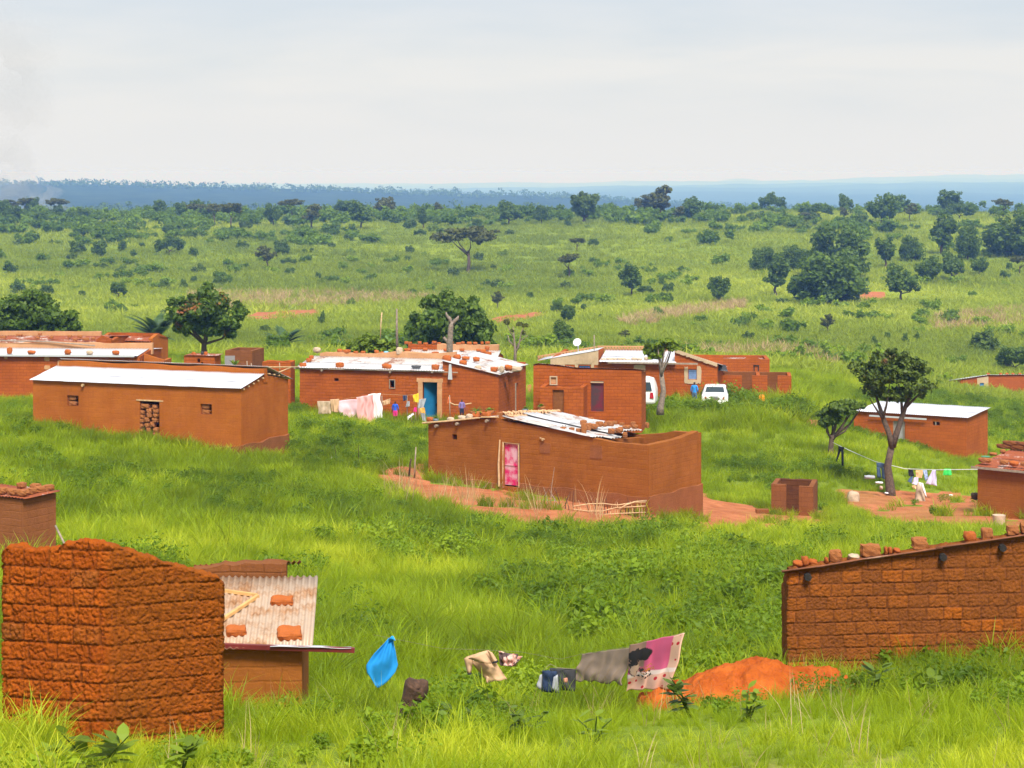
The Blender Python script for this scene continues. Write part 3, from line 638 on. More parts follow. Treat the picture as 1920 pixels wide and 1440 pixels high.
wall(bm, (xa, yf), (xb, yf), lambda x, y: za+.02*math.sin(x*4), -1.3, .22, (0, 1), [(oo[0], oo[1], -1.2, za-.13)] , brk=()); wall(bm, (xb, yf+.22), (xb, -.02), lambda x, y: za, -1.3, .22, (-1, 0)); wall(bm, (xa, yf+.22), (xa, -.02), lambda x, y: za, -1.3, .22, (1, 0))
bobj('annex_wall', bm, MT['mud_red'], h.root); bm = bmesh.new(); box(bm, (xa+(oo[0]+oo[1])/2, yf+.12, za-1.2), (oo[1]-oo[0]-.02, .05, 2.1)); bobj('door', bm, MT['mud_brown'], h.root)  # brown board added in the annex opening to paint its inner shade
h.foot(xl, 0, 0, D); h.foot(xa, xb, yf, 0)

# --- big cement trimmed house behind with dish
h = House('mud_house', 1345, 121, -9, zpx(752, 121), 'large house with white roof, blue window and crumbling cement trim'); H6 = h
xl = h.x(1032); x1 = h.x(1122); x2 = h.x(1265); D = 6.5
zA, zB, zC, zD_, zE = h.z(672, xl, 0), h.z(658, x1, 0), h.z(678, x1, 0), h.z(656, x2, 0), h.z(683, 0, 0)
bm = bmesh.new(); T1 = lambda x, y: zA+(zB-zA)*(x-xl)/(x1-xl); T3 = lambda x, y: zD_+(zE-zD_)*(x-x2)/(-x2)
wall(bm, (xl, 0), (x1, 0), T1, -1.2, .25, (0, 1), [h.op(1085, 1107, 684, 699, xl)]); wall(bm, (x1, .0), (x2, .0), lambda x, y: zC, -1.2, .25, (0, 1)); wall(bm, (x2, 0), (0, 0), T3, -1.2, .25, (0, 1), [h.op(1291, 1306, 693, 711, x2)])
wall(bm, (0, .25), (0, D), lambda x, y: T3(x, y)-.12*y, -1.2, .25, (-1, 0)); wall(bm, (xl, .25), (xl, D), T1, -1.2, .25, (1, 0)); wall(bm, (xl, D), (0, D), lambda x, y: zC-.1, -1.2, .25, (0, 1))
wall(bm, (x1, .25), (x1, 3), lambda x, y: zB-.03*y, zC-.4, .2, (-1, 0)); wall(bm, (x2, .25), (x2, D), lambda x, y: zD_-.12*y, zC-.4, .2, (1, 0))
bobj('wall', bm, MT['mud_red'], h.root)
ym = 3.6; zM = h.z(657, x1, ym); bm = bmesh.new()
corrug(bm, (x1+.05, -.3, zC+.03), (x2-x1-.0, 0, 0), (0, ym+.3, zM-zC), pitch=.18, amp=.015, rows=2, sw=.9, tint=lambda r, s: R.uniform(0, .3))
bobj('roof_sheets', bm, MT['tin_new'], h.root)
bm = bmesh.new()
corrug(bm, (xl-.75, -.05, zA-.16+.03), (0, 3.2, -.1), (x1-xl+.7, 0, zB-zA+.17), pitch=.18, amp=.015, rows=1, sw=.9, tint=lambda r, s: R.uniform(0, .3))
bobj('roof_sheets', bm, MT['tin_new'], h.root)
bm = bmesh.new(); corrug(bm, (.25, -.05, zE-.02), (0, D, -.75), (x2-.25, 0, zD_-zE+.04), pitch=.18, amp=.015, rows=1, sw=.9); bobj('roof_sheets', bm, MT['tin'], h.root)
bm = bmesh.new()
wall(bm, (xl+.0, -.02), (x1, -.02), lambda x, y: T1(x, y)+.02, zA-.35, .04, (0, 1), seg=.2, jit=.02); wall(bm, (xl, -.03), (xl+.9, -.03), lambda x, y: zA-.3, zA-1.1, .04, (0, 1), seg=.2, jit=.02)
wall(bm, (x2, -.04), (.1, -.04), lambda x, y: T3(x, y)+.07, zE-.15, .3, (0, 1), seg=.2, jit=.02) if 0 else None
bobj('cement_band', bm, MT['cement'], h.root)
bm = bmesh.new(); n = 22
for i in range(n):
    x = x2+(-x2)*(i+.5)/n; hh = .2+.07*mn.noise(Vector((i*.9, 3, 1))); box(bm, (x, -.06, T3(x, 0)-hh/2+.06), (-x2/n+.004, .1, hh))
bobj('cement_band', bm, MT['cement'], h.root)
for row, (pa, pb, pya, pyb, yy) in enumerate(((1120, 1262, 652, 653, ym+.05), (1008, 1118, 671, 653, 3.3))):
    bm = bmesh.new(); a, b = h.P(pa, pya, yy), h.P(pb, pyb, yy); n = 26 if row == 0 else 18
    for i in range(n):
        t = (i+.5)/n; p = a+(b-a)*t; box(bm, (p.x, yy, p.z), (abs(b.x-a.x)/n*.62, .2, .1))
    box(bm, tuple((a+b)/2+V(0, .02, -.12)), ((b-a).length, .16, .14), rot=Matrix.Rotation(-math.atan2(b.z-a.z, b.x-a.x), 3, 'Y'))
    box(bm, tuple((a+b)/2+V(0, .02, .09)), ((b-a).length, .16, .06), rot=Matrix.Rotation(-math.atan2(b.z-a.z, b.x-a.x), 3, 'Y'))
    bobj('ridge_blocks', bm, MT['plaster'], h.root)
for (a, b, c, e_, s_) in ((1283, 1290, 688, 719, 1), (1306.5, 1315, 686, 719, 2), (1288, 1309, 711.5, 720, 3)): pp_(h, 'cement_surround', 'cement', a, b, c, e_, y=-.02-.006*s_, n=10, rag=.05, seed=s_)
for i_, a_ in enumerate(((1078, 1084, 678, 700), (1108, 1114, 680, 700), (1080, 1112, 673, 683), (1188, 1210, 684, 697))): pp_(h, 'cement_surround', 'cement', *a_, y=-.02-.01*i_, n=10, rag=.05, seed=9+i_)
MT['blue_shut'] = flat('pale_blue_shutter', (.20, .30, .52), .6, .15, 5); MT['blue_bag'] = flat('blue_plastic', (.03, .2, .6), .4, .2, 5)
a = h.P(1291, 693, .05); b = h.P(1306, 711, .05); bm = bmesh.new(); box(bm, ((a.x+b.x)/2, .06, (a.z+b.z)/2), (b.x-a.x, .04, a.z-b.z))
for i in range(5): box(bm, ((a.x+b.x)/2, .03, b.z+(a.z-b.z)*(i+.5)/5), (b.x-a.x-.04, .03, (a.z-b.z)/5*.6))
bobj('window_shutter', bm, MT['blue_shut'], h.root)
a = h.P(1086, 686, .1); b = h.P(1106, 699, .1); bm = bmesh.new(); box(bm, ((a.x+b.x)/2, .12, (a.z+b.z)/2), (b.x-a.x, .06, a.z-b.z)); bobj('window_shutter', bm, MT['blue_bag'], h.root)
bm = bmesh.new(); box(bm, ((x1+x2)/2+1, -.3, zC-.02), (x2-x1+.8, .05, .1)); bobj('fascia', bm, MT['wood_grey'], h.root)
h.foot(xl, 0, 0, D)
stones(h, [(q, 675+R.uniform(-1, 1), R.uniform(9, 14), R.uniform(3, 5), 7+i % 3, .4) for i, q in enumerate((1131, 1143, 1152, 1163, 1168, 1178, 1189, 1199, 1212))], 'pale flat stone in the row above the eave of the white roofed large house', 'stones along the white roof eave', 'sackm', name='roof_stone')
# satellite dish and mast
p = h.P(1084, 655, 2.5); e = empty('satellite_dish', h.w(p.x, 2.5, p.z)); tag(e, 'round white satellite dish on the roof of the large house', 'satellite dish'); s = 123/F
bm = bmesh.new(); tube(bm, [(0, 0, -.2), (0, 0, .22)], .03, 6); tube(bm, [(0, 0, .22), (-.05, -.12, .30)], .025, 6); bobj('bracket', bm, MT['tin'], e)
bm = bmesh.new(); vs = []; c = bm.verts.new((0, 0, 0)); n = 24
for k in range(1, 5): vs.append([bm.verts.new((math.cos(2*math.pi*i/n)*.26*k/4, math.sin(2*math.pi*i/n)*.26*k/4, .07*(k/4)**2)) for i in range(n)])
for i in range(n):
    bm.faces.new((c, vs[0][i], vs[0][(i+1) % n]))
    for k in range(3): bm.faces.new((vs[k][i], vs[k+1][i], vs[k+1][(i+1) % n], vs[k][(i+1) % n]))
MT['dish'] = flat('dish_white', (.7, .7, .7), .4, .05)
o = bobj('reflector', bm, MT['dish'], e, (-.05, -.12, .42), smooth=True); o.rotation_euler = (math.radians(62), 0, math.radians(-20)); o.modifiers.new('t', 'SOLIDIFY').thickness = .015
p = h.P(1114, 664, .2); q = h.w(p.x, .2, p.z); pole('antenna_mast', [q, q+V(0, 0, 1.15)], .03, 'wood_grey', 'thin upright mast on the roof right of the satellite dish', 'mast')

# --- roofless row of stalls and the wall behind
h = House('unfinished_house', 1478, 125, -6, zpx(757, 125), 'roofless row of three mud brick rooms with open fronts right of the car', 'unfinished building'); H7 = h
D = 2.3; xl = h.x(1340); zt = h.z(705, 0, 0); zk = h.z(697, h.x(1400, D), D)
bm = bmesh.new()
for a, b in ((1351, 1391), (1410, 1439), (1458, 1484)): wall(bm, (h.x(a), 0), (h.x(b), 0), lambda x, y: zt, -1, .22, (0, 1))
b2_ = bmesh.new(); wall(b2_, (xl, D), (h.x(1484), D), lambda x, y: zt, -1, .22, (0, 1), tj=.03); bobj('back_wall', b2_, MT['mud_brown'], h.root)  # browner than the front walls, shade of the rooms put into the colour
for a in (1352, 1425, 1484): x = h.x(a); wall(bm, (x-.0, .22), (x-.0, D), lambda x, y: zt, -1, .22, (-1, 0))
bobj('wall', bm, MT['mud_red'], h.root); h.foot(xl, .2, -.1, D)
h = House('mud_house', 1443, 140, -3, zpx(735, 140), 'brown mud house with lumpy wall top behind the roofless rooms'); xl = h.x(1335); z0 = h.z(674, 0, 0)
bm = bmesh.new(); cren = lambda x, y: z0+(.13 if (int(x*1.1+50) % 3 == 0) else 0)
wall(bm, (xl, 0), (0, 0), cren, -1, .25, (0, 1), seg=.3); wall(bm, (0, .25), (0, 3), lambda x, y: z0, -1, .25, (-1, 0)); wall(bm, (xl, .25), (xl, 3), lambda x, y: z0, -1, .25, (1, 0)); wall(bm, (xl, 3), (0, 3), lambda x, y: z0, -1, .25, (0, 1))
bobj('wall', bm, MT['mud_red'], h.root); bm = bmesh.new(); corrug(bm, (xl+.2, .2, z0-.25), (-xl-.3, 0, 0), (0, 2.8, .1), pitch=.2, rows=1, sw=1.2); bobj('roof_sheets', bm, MT['tin_rust'], h.root); h.foot(xl, 0, 0, 3)
bm = bmesh.new(); a = h.P(1414, 688, -.04); box(bm, (a.x, -.03, a.z-.1), (.06, .06, .35)); box(bm, (a.x+.3, -.03, a.z-.1), (.06, .06, .35)); box(bm, (a.x+.15, -.03, a.z+.1), (.4, .06, .05)); bobj('window_frame', bm, MT['char'], h.root)
# crumpled sheet sticking out at the big house corner
q = W(1350, 694, 122); bm = bmesh.new(); corrug(bm, (-.3, 0, 0), (.75, .1, -.1), (-.1, .5, .35), pitch=.15, rows=1, sw=.4); tag(bobj('roof_sheet', bm, MT['dark'], None, q), 'loose dark sheet folded at the corner of the large house', 'metal sheet')

# --- left complex
h = House('mud_house', 262, 113, -4, zpx(757, 113), 'long red mud house at left edge with white roof and plastered ridge'); H9 = h
xl = h.x(-130); D = 5; yr = 2.6; ze = h.z(668, 0, 0); zr = h.z(653, h.x(100, yr), yr); zt = h.z(641, h.x(100, yr), yr)
T = lambda x, y: ze-.03+(zr-ze)*(y/yr if y < yr else (D-y)/(D-yr))
ops = [h.op(114, 142, 676, 700, xl)]
bm = bmesh.new(); wall(bm, (xl, 0), (0, 0), T, -1, .25, (0, 1), ops); wall(bm, (xl, D), (0, D), T, -1, .25, (0, -1)); wall(bm, (0, .25), (0, D-.25), T, -1, .25, (-1, 0), brk=[yr-.25]); wall(bm, (xl, .25), (xl, D-.25), T, -1, .25, (1, 0), brk=[yr-.25]); bobj('wall', bm, MT['mud_red'], h.root)
bm = bmesh.new(); wall(bm, (xl, yr-.1), (.1, yr-.1), lambda x, y: zt-.03+.03*math.sin(x), zr-.3, .25, (0, 1), tj=.04); bobj('ridge_wall', bm, MT['plaster'], h.root)
bm = bmesh.new(); corrug(bm, (xl, -.2, ze+.03), (-xl-.15, 0, 0), (0, yr+.1, zr-ze), pitch=.18, amp=.015, rows=1, sw=.9, tint=lambda r, s: .5+.5*R.random()); corrug(bm, (xl, D+.1, ze), (-xl, 0, 0), (0, yr-D-.1, zr-ze), pitch=.18, rows=1, sw=1.2); bobj('roof_sheets', bm, MT['tin_new'], h.root)
bm = bmesh.new(); box(bm, ((xl-.3)/2, -.22, ze+.02), (-xl-.2, .04, .1)); bobj('fascia', bm, MT['tin'], h.root)
for a_ in ((108, 114, 675, 690), (142, 148, 673, 684), (83, 93, 669, 677), (83, 94, 685, 693), (8, 14, 668, 673)): pp_(h, 'cement_patch', 'plaster', *a_, seed=a_[0])
MT['green'] = flat('dark_green_paint', (.02, .10, .05), .5, .1); a = h.P(115, 676, .05); b = h.P(141, 684, .05); bm = bmesh.new(); box(bm, ((a.x+b.x)/2, .06, (a.z+b.z)/2-.2), (b.x-a.x, .05, .65)); bobj('window', bm, MT['green'], h.root)
h.foot(xl, 0, 0, D)
stones(h, [(18, 663, 10, 12, 0, -.05), (59, 663, 15, 6, 8, -.05), (127, 664, 12, 9, 7, -.05), (217, 664, 13, 7, 7, -.05)], 'orange mud brick at the eave of the long house on the left edge', 'bricks on the left edge house eave')
stones(h, [(168, 664, 12, 7, 7, -.05, 'sackm', 'grey white boulder at the eave between two orange bricks', 'roof_stone')], 'x', 'x')
p = h.P(-5, 642, yr-.15); q = h.P(178, 648, yr-.3); pole('long_pole', [h.w(p.x, yr-.15, p.z+.1), h.w((p.x+q.x)/2, yr-.2, (p.z+q.z)/2+.15), h.w(q.x, yr-.3, q.z)], .04, 'wood_grey', 'long dark pole lying along the plastered ridge at left')
bm = bmesh.new(); wall(bm, (0.05, .7), (1.2, .7), lambda x, y: zr-.1-(x)*.3, -1, .22, (0, 1)); wall(bm, (1.2, .7), (1.2, 2.5), lambda x, y: zr-.5, -1, .22, (-1, 0)); bobj('annex_wall', bm, MT['mud_left'], h.root)
h = House('mud_house', 200, 122, -3, zpx(735, 122), 'house with rust red patched roof sheets behind the plastered ridge'); xl = h.x(-150); yr = 3; ze = h.z(643, 0, 0); zr = h.z(630, 0, yr); zt = h.z(621.5, 0, yr); D = 5.5
T = lambda x, y: ze-.05+(zr-ze)*(y/yr if y < yr else (D-y)/(D-yr))
bm = bmesh.new(); wall(bm, (xl, 0), (0, 0), T, -1, .25, (0, 1)); wall(bm, (xl, D), (0, D), T, -1, .25, (0, -1)); wall(bm, (0, .25), (0, D-.25), T, -1, .25, (-1, 0), brk=[yr-.25]); wall(bm, (xl, .25), (xl, D-.25), T, -1, .25, (1, 0), brk=[yr-.25]); bobj('wall', bm, MT['mud_red'], h.root)
bm = bmesh.new(); wall(bm, (xl, yr-.1), (h.x(190, yr), yr-.1), lambda x, y: zt, zr-.3, .25, (0, 1), tj=.04); bobj('ridge_wall', bm, MT['plaster'], h.root)
bm = bmesh.new(); corrug(bm, (xl, -.1, ze), (-xl-.5, 0, 0), (0, yr, zr-ze), pitch=.18, amp=.015, rows=2, sw=.9, rag=.1); corrug(bm, (xl, D+.1, ze), (-xl, 0, 0), (0, yr-D-.1, zr-ze), pitch=.18, rows=1, sw=1.2); bobj('roof_sheets', bm, MT['tin_rust'], h.root)
bm = bmesh.new(); wall(bm, (h.x(183), -.3), (h.x(211), -.3), lambda x, y: h.z(628, h.x(190), 0)-abs(x-h.x(192))*(.35 if x > h.x(192) else .9), -1, .25, (0, 1), seg=.15); bobj('gable_wall', bm, MT['mud_red'], h.root)
h.foot(xl, 0, 0, D)
stones(h, [(q, b, w, hh, None, yy) for q, b, w, hh, yy in ((6, 634, 12, 4, .8), (36, 629, 12, 3, 2.5), (75, 628, 8, 4, 2.5), (70, 635, 10, 4, .8), (96, 634, 9, 4, 1), (131, 632, 9, 4, 1.5), (141, 638, 9, 4, .4), (150, 633, 10, 5, 1.2), (161, 638, 14, 5, .3), (175, 636, 9, 4, .6))], 'tan mud brick on the rusty patched roof at left', 'bricks on the rusty roof at left', 'brick')
h = House('mud_house', 283, 126, -12, zpx(715, 126), 'house with broken roof sheets and curved gable behind the left edge houses'); xl = h.x(186); D = h.y(315); ze = h.z(641, 0, 0); zr = h.z(630, h.x(240, D*.45), D*.45); zt = h.z(624, h.x(240, D*.45), D*.45)
T = lambda x, y: ze+(zt-ze)*max(0, 1-abs(y/D-.45)/.55)**.8
bm = bmesh.new(); wall(bm, (xl, 0), (0, 0), lambda x, y: ze-.05, -1, .25, (0, 1)); wall(bm, (0, .25), (0, D-.25), T, -1, .25, (-1, 0), [(h.y(285), h.y(287)-.1, h.z(654, 0, 1), h.z(646, 0, 1)), (h.y(309)-.25, h.y(311)-.25, h.z(680, 0, D), h.z(672, 0, D))]); wall(bm, (xl, D), (0, D), lambda x, y: ze, -1, .25, (0, -1)); wall(bm, (xl, .25), (xl, D-.25), T, -1, .25, (1, 0)); bobj('wall', bm, MT['mud_left'], h.root)
bm = bmesh.new(); wall(bm, (xl, D*.45-.1), (0, D*.45-.1), lambda x, y: zt, zr-.3, .25, (0, 1)); bobj('ridge_wall', bm, MT['mud_red'], h.root)
bm = bmesh.new(); corrug(bm, (xl+.5, -.15, ze), (-xl-.6, 0, 0), (0, D*.45, zr-ze), pitch=.18, amp=.015, rows=2, sw=.9, rag=.2); corrug(bm, (xl, D+.1, ze), (-xl, 0, 0), (0, -D*.55, zr-ze), pitch=.18, rows=1, sw=1.2); bobj('roof_sheets', bm, MT['tin_rust'], h.root); h.foot(xl, 0, 0, D)
stones(h, [(q, 641-i % 2*4, 12, 3, None, .4+(i % 2)) for i, q in enumerate((214, 232, 246, 258, 270))], 'flat grey slab on the broken roof beside the curved gable', 'slabs on the broken roof', 'sackm', name='roof_stone')
# small huts
def hut(name, px, d, ang, pxl, pxr, pyt, pyb, label, mat='mud_red', ops=(), roof=True, dep=None, tj=.02, lump_=0):
    h = House(name, px, d, ang, zpx(pyb, d), label); xl = h.x(pxl); D = dep or h.y(pxr); z = h.z(pyt, 0, 0); oz = [h.op(*o, xl) for o in ops]
    bm = bmesh.new(); T = lambda x, y: z+lump_*mn.noise(Vector((x*2, y*2, 0)))
    wall(bm, (xl, 0), (0, 0), T, -1, .2, (0, 1), oz, tj=tj); wall(bm, (xl, D), (0, D), T, -1, .2, (0, -1), tj=tj); wall(bm, (0, .2), (0, D-.2), T, -1, .2, (-1, 0), tj=tj); wall(bm, (xl, .2), (xl, D-.2), T, -1, .2, (1, 0), tj=tj)
    bobj('wall', bm, MT[mat], h.root)
    if roof: bm = bmesh.new(); corrug(bm, (xl+.05, -.06, z+.03), (-xl+.05, 0, 0), (0, D+.1, .02), pitch=.16, rows=1, sw=.9); bobj('roof_sheets', bm, MT['tin_rust'], h.root)
    h.foot(xl, 0, 0, D); return h
hh_ = hut('mud_hut', 402, 108, -14, 345, 414, 668, 760, 'tiny mud hut with two small holes and stones on its flat roof', ops=((370, 375, 672, 680), (377, 381, 679, 686)))
stones(hh_, [(363, 665, 8, 5, 7, .5), (386, 665, 7, 6, 0, .5)], 'orange stone on the flat roof of the tiny hut', 'stones on the tiny hut roof', 'brick_red', name='roof_stone'); stones(hh_, [(379, 665, 5, 6, 7, .4, 'dark', 'round black and white pot on the tiny hut roof', 'roof_stone')], 'x', 'x')
hh_ = hut('mud_hut', 473, 118, -10, 422, 495, 658, 740, 'brown square mud hut left of the palm with a grey sheet leaning on it', 'mud_brown', roof=False)
p = W(431, 687, 116); bm = bmesh.new(); box(bm, (0, 0, .28), (.58, .03, .66)); tag(bobj('grey_board', bm, flat('grey_board', (.25, .23, .24), .7, .1), None, p), 'square grey sheet leaning on the brown square hut', 'sheet')
hut('low_wall', 545, 112, -10, 492, 553, 679, 745, 'low roofless mud enclosure between the brown hut and the blue door house', 'mud_red', roof=False, tj=.06)
q0, q1, q2 = W(413, 686, 104), W(480, 688.5, 104), W(560, 688, 106); pole('long_pole', [q0, q1, q2], .035, 'wood_pale', 'long pale pole laid level behind the white roofed house', 'pole')
pole('long_pole', [W(518, 700, 103), W(545, 689, 104)], .03, 'wood_pale', 'short pale pole slanting up to the level pole', 'pole')
for q, t_, lb in ((463, 677, 'leftmost of the thin sticks behind the white roofed house'), (471, 681, 'short bare stick right beside the leftmost thin stick'), (524, 680, 'grey twig standing by the low enclosure wall')): pole('stick', [W(q+1, 700, 106), W(q, t_, 106)], .025, 'wood_grey', lb, 'stick')
# --- right house with white roof
h = House('mud_house', 1812, 113, -30, zpx(862, 113), 'red brick house with white roof and grey door behind the tall tree'); H15 = h
D = h.y(1852); xl = h.x(1601); ze = h.z(783, 0, 0); zr = h.z(766, 0, D)
T = lambda x, y: ze+(zr-ze)*y/D
ops = [h.op(1676, 1697, 789, 846, xl), h.op(1749, 1762, 790, 798, xl)]
bm = bmesh.new(); wall(bm, (xl, 0), (0, 0), T, -1.5, .25, (0, 1), ops); wall(bm, (xl, D), (0, D), T, -1.5, .25, (0, -1)); wall(bm, (0, .25), (0, D-.25), T, -1.5, .25, (-1, 0)); wall(bm, (xl, .25), (xl, D-.25), T, -1.5, .25, (1, 0)); bobj('wall', bm, MT['mud_brick'], h.root)
bm = bmesh.new(); corrug(bm, (xl+.1, -.15, ze+.04-.03), (-xl+.02, 0, 0), (0, D+.3, zr-ze+.03), pitch=.13, amp=.015, rows=2, sw=.85, tint=lambda r, s: R.uniform(0, .4)); bobj('roof_sheets', bm, MT['tin_new'], h.root)
bm = bmesh.new(); a, b = h.P(1630, 779, -.17), h.P(1737, 785, -.17); box(bm, ((a.x+b.x)/2, -.17, (a.z+b.z)/2-.02), (b.x-a.x, .05, .09)); bobj('fascia', bm, MT['tin'], h.root)
MT['grey_door'] = flat('grey_door', (.36, .34, .33), .5, .15, 4); a = h.P(1676, 789, .1); b = h.P(1697, 846, .1); bm = bmesh.new(); box(bm, ((a.x+b.x)/2, .1, (a.z+b.z)/2), (b.x-a.x-.05, .05, a.z-b.z)); bobj('door', bm, MT['grey_door'], h.root)
bm = bmesh.new(); box(bm, (b.x-.03, .02, (a.z+b.z)/2), (.05, .06, a.z-b.z)); box(bm, (a.x+.02, .02, (a.z+b.z)/2), (.05, .06, a.z-b.z)); bobj('door_frame', bm, MT['wood_grey'], h.root)
p = h.P(1754.5, 794, .02); bm = bmesh.new(); box(bm, (p.x, .05, p.z), (.05, .1, .26)); box(bm, (p.x, .05, p.z+.12), (.4, .1, .04)); bobj('window_frame', bm, MT['wood_grey'], h.root)
h.foot(xl, 0, 0, D)
# --- building at the right edge
h = House('mud_house', 1833, 88, -38, zpx(952, 88), 'mud house at the right edge with rusty roof weighed by bricks'); H16 = h
xr = h.x(2060); ze = h.z(873, 0, 0); D = 3.6; zr = h.z(843, h.x(1900, D), D)
T = lambda x, y: ze-.05+(zr-ze)*y/D
bm = bmesh.new(); wall(bm, (0, 0), (xr, 0), T, -1.5, .25, (0, 1), [h.op(1901, 1911, 881, 891)]); wall(bm, (0, D), (xr, D), T, -1.5, .25, (0, -1)); wall(bm, (0, .25), (0, D-.25), T, -1.5, .25, (1, 0)); wall(bm, (xr, .25), (xr, D-.25), T, -1.5, .25, (-1, 0)); bobj('wall', bm, MT['mud_smooth'], h.root)
bm = bmesh.new(); corrug(bm, (-.08, -.2, ze), (xr, 0, 0), (0, D+.2, zr-ze), pitch=.15, amp=.018, rows=2, sw=.8); bobj('roof_sheets', bm, MT['tin_rust'], h.root)
bm = bmesh.new(); box(bm, (xr/2-.1, -.22, ze-.06), (xr+.2, .06, .09)); bobj('eave_beam', bm, MT['wood_grey'], h.root); h.foot(0, xr, 0, D)
for j in range(2):
    for i in range(6):
        x = h.x(1873, D)+.32+i*.62+(.3 if j else 0); rock('mud_brick', h.w(x, D-.1, zr+.02+j*.17), (.76, .3, .22), ('lower' if not j else 'upper')+' course mud brick stacked along the top edge of the rusty roof', 'brick', ('lower' if not j else 'upper')+' course of bricks on the rusty roof', 'mud_brown', i % 6, h.a)
stones(h, [(1847, 866, 26, 8, 0, .15, 'brick', 'long flat mud brick at the left corner of the rusty roof'), (1882, 871, 17, 9, 1, .1, 'brick', 'blocky mud brick at the eave of the rusty roof, second from left'), (1901, 872, 17, 8, 8, .1, 'brick_red', 'pointed orange lump on the rusty roof eave above the small hole'), (1919, 873, 11, 7, 2, .1, 'brick', 'mud brick cut by the photo edge on the rusty roof eave'), (1880, 848, 10, 6, 7, 2.6, 'brick', 'small brown stone high on the rusty roof below the stacked bricks'), (1862, 853, 14, 5, 8, 2.2, 'brick', 'low brown stone behind the green bowl on the rusty roof')], 'x', 'x')
x = h.x(1848, .8); bm = bmesh.new(); tube(bm, [(0, 0, 0), (0, 0, .1)], [.16, .2], 16); tag(bobj('green_bowl', bm, flat('green_plastic', (.03, .25, .1), .35, .1), None, h.w(x, .8, h.z(860, x, .8)), smooth=False), 'green plastic bowl on the left part of the rusty roof', 'bowl')
# --- latrine box
h = House('unfinished_hut', 1525, 84, -14, zpx(968, 84), 'small roofless mud brick hut with open doorway on bare ground'); xl = h.x(1446); D = h.y(1539)
D = min(D, 1.9); z = h.z(912, 0, 0); oo = h.op(1474, 1498, 800, 990, xl)
bm = bmesh.new(); wall(bm, (xl, 0), (xl+oo[0], 0), lambda x, y: z+.03, -.8, .2, (0, 1)); wall(bm, (xl+oo[1], 0), (0, 0), lambda x, y: z-.02, -.8, .2, (0, 1)); wall(bm, (0, .2), (0, D-.2), lambda x, y: z-.02+.04*y, -.8, .2, (-1, 0)); wall(bm, (xl, .2), (xl, D-.2), lambda x, y: z+.02, -.8, .2, (1, 0)); bobj('wall', bm, MT['mud_brown'], h.root); bm = bmesh.new(); wall(bm, (xl, D), (0, D), lambda x, y: z, -.8, .2, (0, -1), tj=.03); bobj('back_wall', bm, MT['mud_dark'], h.root); h.foot(xl, 0, 0, D)  # back wall coloured darker to stand for the shaded inside
# --- small building at left edge
h = House('mud_hut', 42, 47, -30, zpx(1110, 47), 'smooth mud hut at the left edge with bricks laid round its roof'); D = h.y(105); xl = h.x(-60); z = h.z(935, 0, 0)
T = lambda x, y: z-.03-.02*x
bm = bmesh.new(); wall(bm, (xl, 0), (0, 0), T, -.8, .22, (0, 1)); wall(bm, (0, .22), (0, D-.22), T, -.8, .22, (-1, 0), seg=.2); wall(bm, (xl, .22), (xl, D-.22), T, -.8, .22, (1, 0)); wall(bm, (xl, D), (0, D), T, -.8, .22, (0, -1)); bobj('wall', bm, MT['mud_dull'], h.root)
bm = bmesh.new(); corrug(bm, (xl-.05, -.06, z+.02), (-xl+.12, 0, 0), (0, D+.1, .02), pitch=.1, amp=.015, rows=1, sw=.7, sag=.02); bobj('roof_sheets', bm, MT['tin_rust'], h.root); h.foot(xl, 0, 0, D)
for i, (x, y, w) in enumerate(((-.12, .12, .3), (-.12, .42, .24), (-.14, .72, .26), (-.12, 1.02, .2), (-.12, D-.2, .24), (-.42, .12, .26), (-.72, .12, .24), (-1.0, .12, .26), (-.5, D-.15, .26), (-.95, D-.15, .2))):
    if y < D: rock('mud_brick', h.w(x, y, z+.04), (w, .2, .15), 'tan mud brick laid along the roof edge of the left edge hut', 'brick', 'bricks round the left edge hut roof', 'brick', i % 6, h.a+(1.5 if 0 < i < 5 else 0))
pole('pole', [W(104, 986, 46), W(122, 1022, 45.2)], .025, 'wood_grey', 'thin grey pole leaning against the left edge hut')
p = W(183, 1020, 40); rock('mud_block', p-V(0, 0, .25), (.3, .25, .32), 'brown mud block in the grass just above the rough wall', 'block', None, 'mud_brown', 1)
# --- far right house in the valley
h = House('mud_house', 1853, 232, 6, zpx(756, 232), 'distant mud house at the right edge with blue window and pale corner'); xl = h.x(1801); xr = h.x(2080); zl = h.z(712, xl, 0); zr = h.z(704, 0, 0); xw = h.x(1832)
T = lambda x, y: zr if x > 0 else zr+(zl-zr)*x/xl
bm = bmesh.new(); wall(bm, (xl, 0), (0, 0), T, -2, .3, (0, 1), [h.op(1837, 1845, 718, 728, xl)]); wall(bm, (0, 0), (xr, 0), T, -2, .3, (0, 1)); wall(bm, (xl, .3), (xl, 5), lambda x, y: T(x, y)-.15*y, -2, .3, (1, 0)); wall(bm, (xr, .3), (xr, 5), lambda x, y: T(x, y)-.15*y, -2, .3, (-1, 0)); wall(bm, (xl, 5), (xr, 5), lambda x, y: T(x, y)-.8, -2, .3, (0, 1)); bobj('wall', bm, MT['mud_red'], h.root)
bm = bmesh.new(); wall(bm, (xw, -.05), (0, -.05), lambda x, y: T(x, y)-.1, -2, .1, (0, 1)) if 0 else wall(bm, (xw, -.05), (0, -.05), lambda x, y: T(x, y)-.1, -2, .07, (0, 1), [h.op(1837, 1845, 718, 728, xw)]); bobj('cement_band', bm, MT['cement'], h.root)
a = h.P(1837, 718, .1); b = h.P(1845, 728, .1); bm = bmesh.new(); box(bm, ((a.x+b.x)/2, .1, (a.z+b.z)/2), (b.x-a.x, .05, a.z-b.z)); bobj('window_shutter', bm, MT['blue_bag'], h.root)
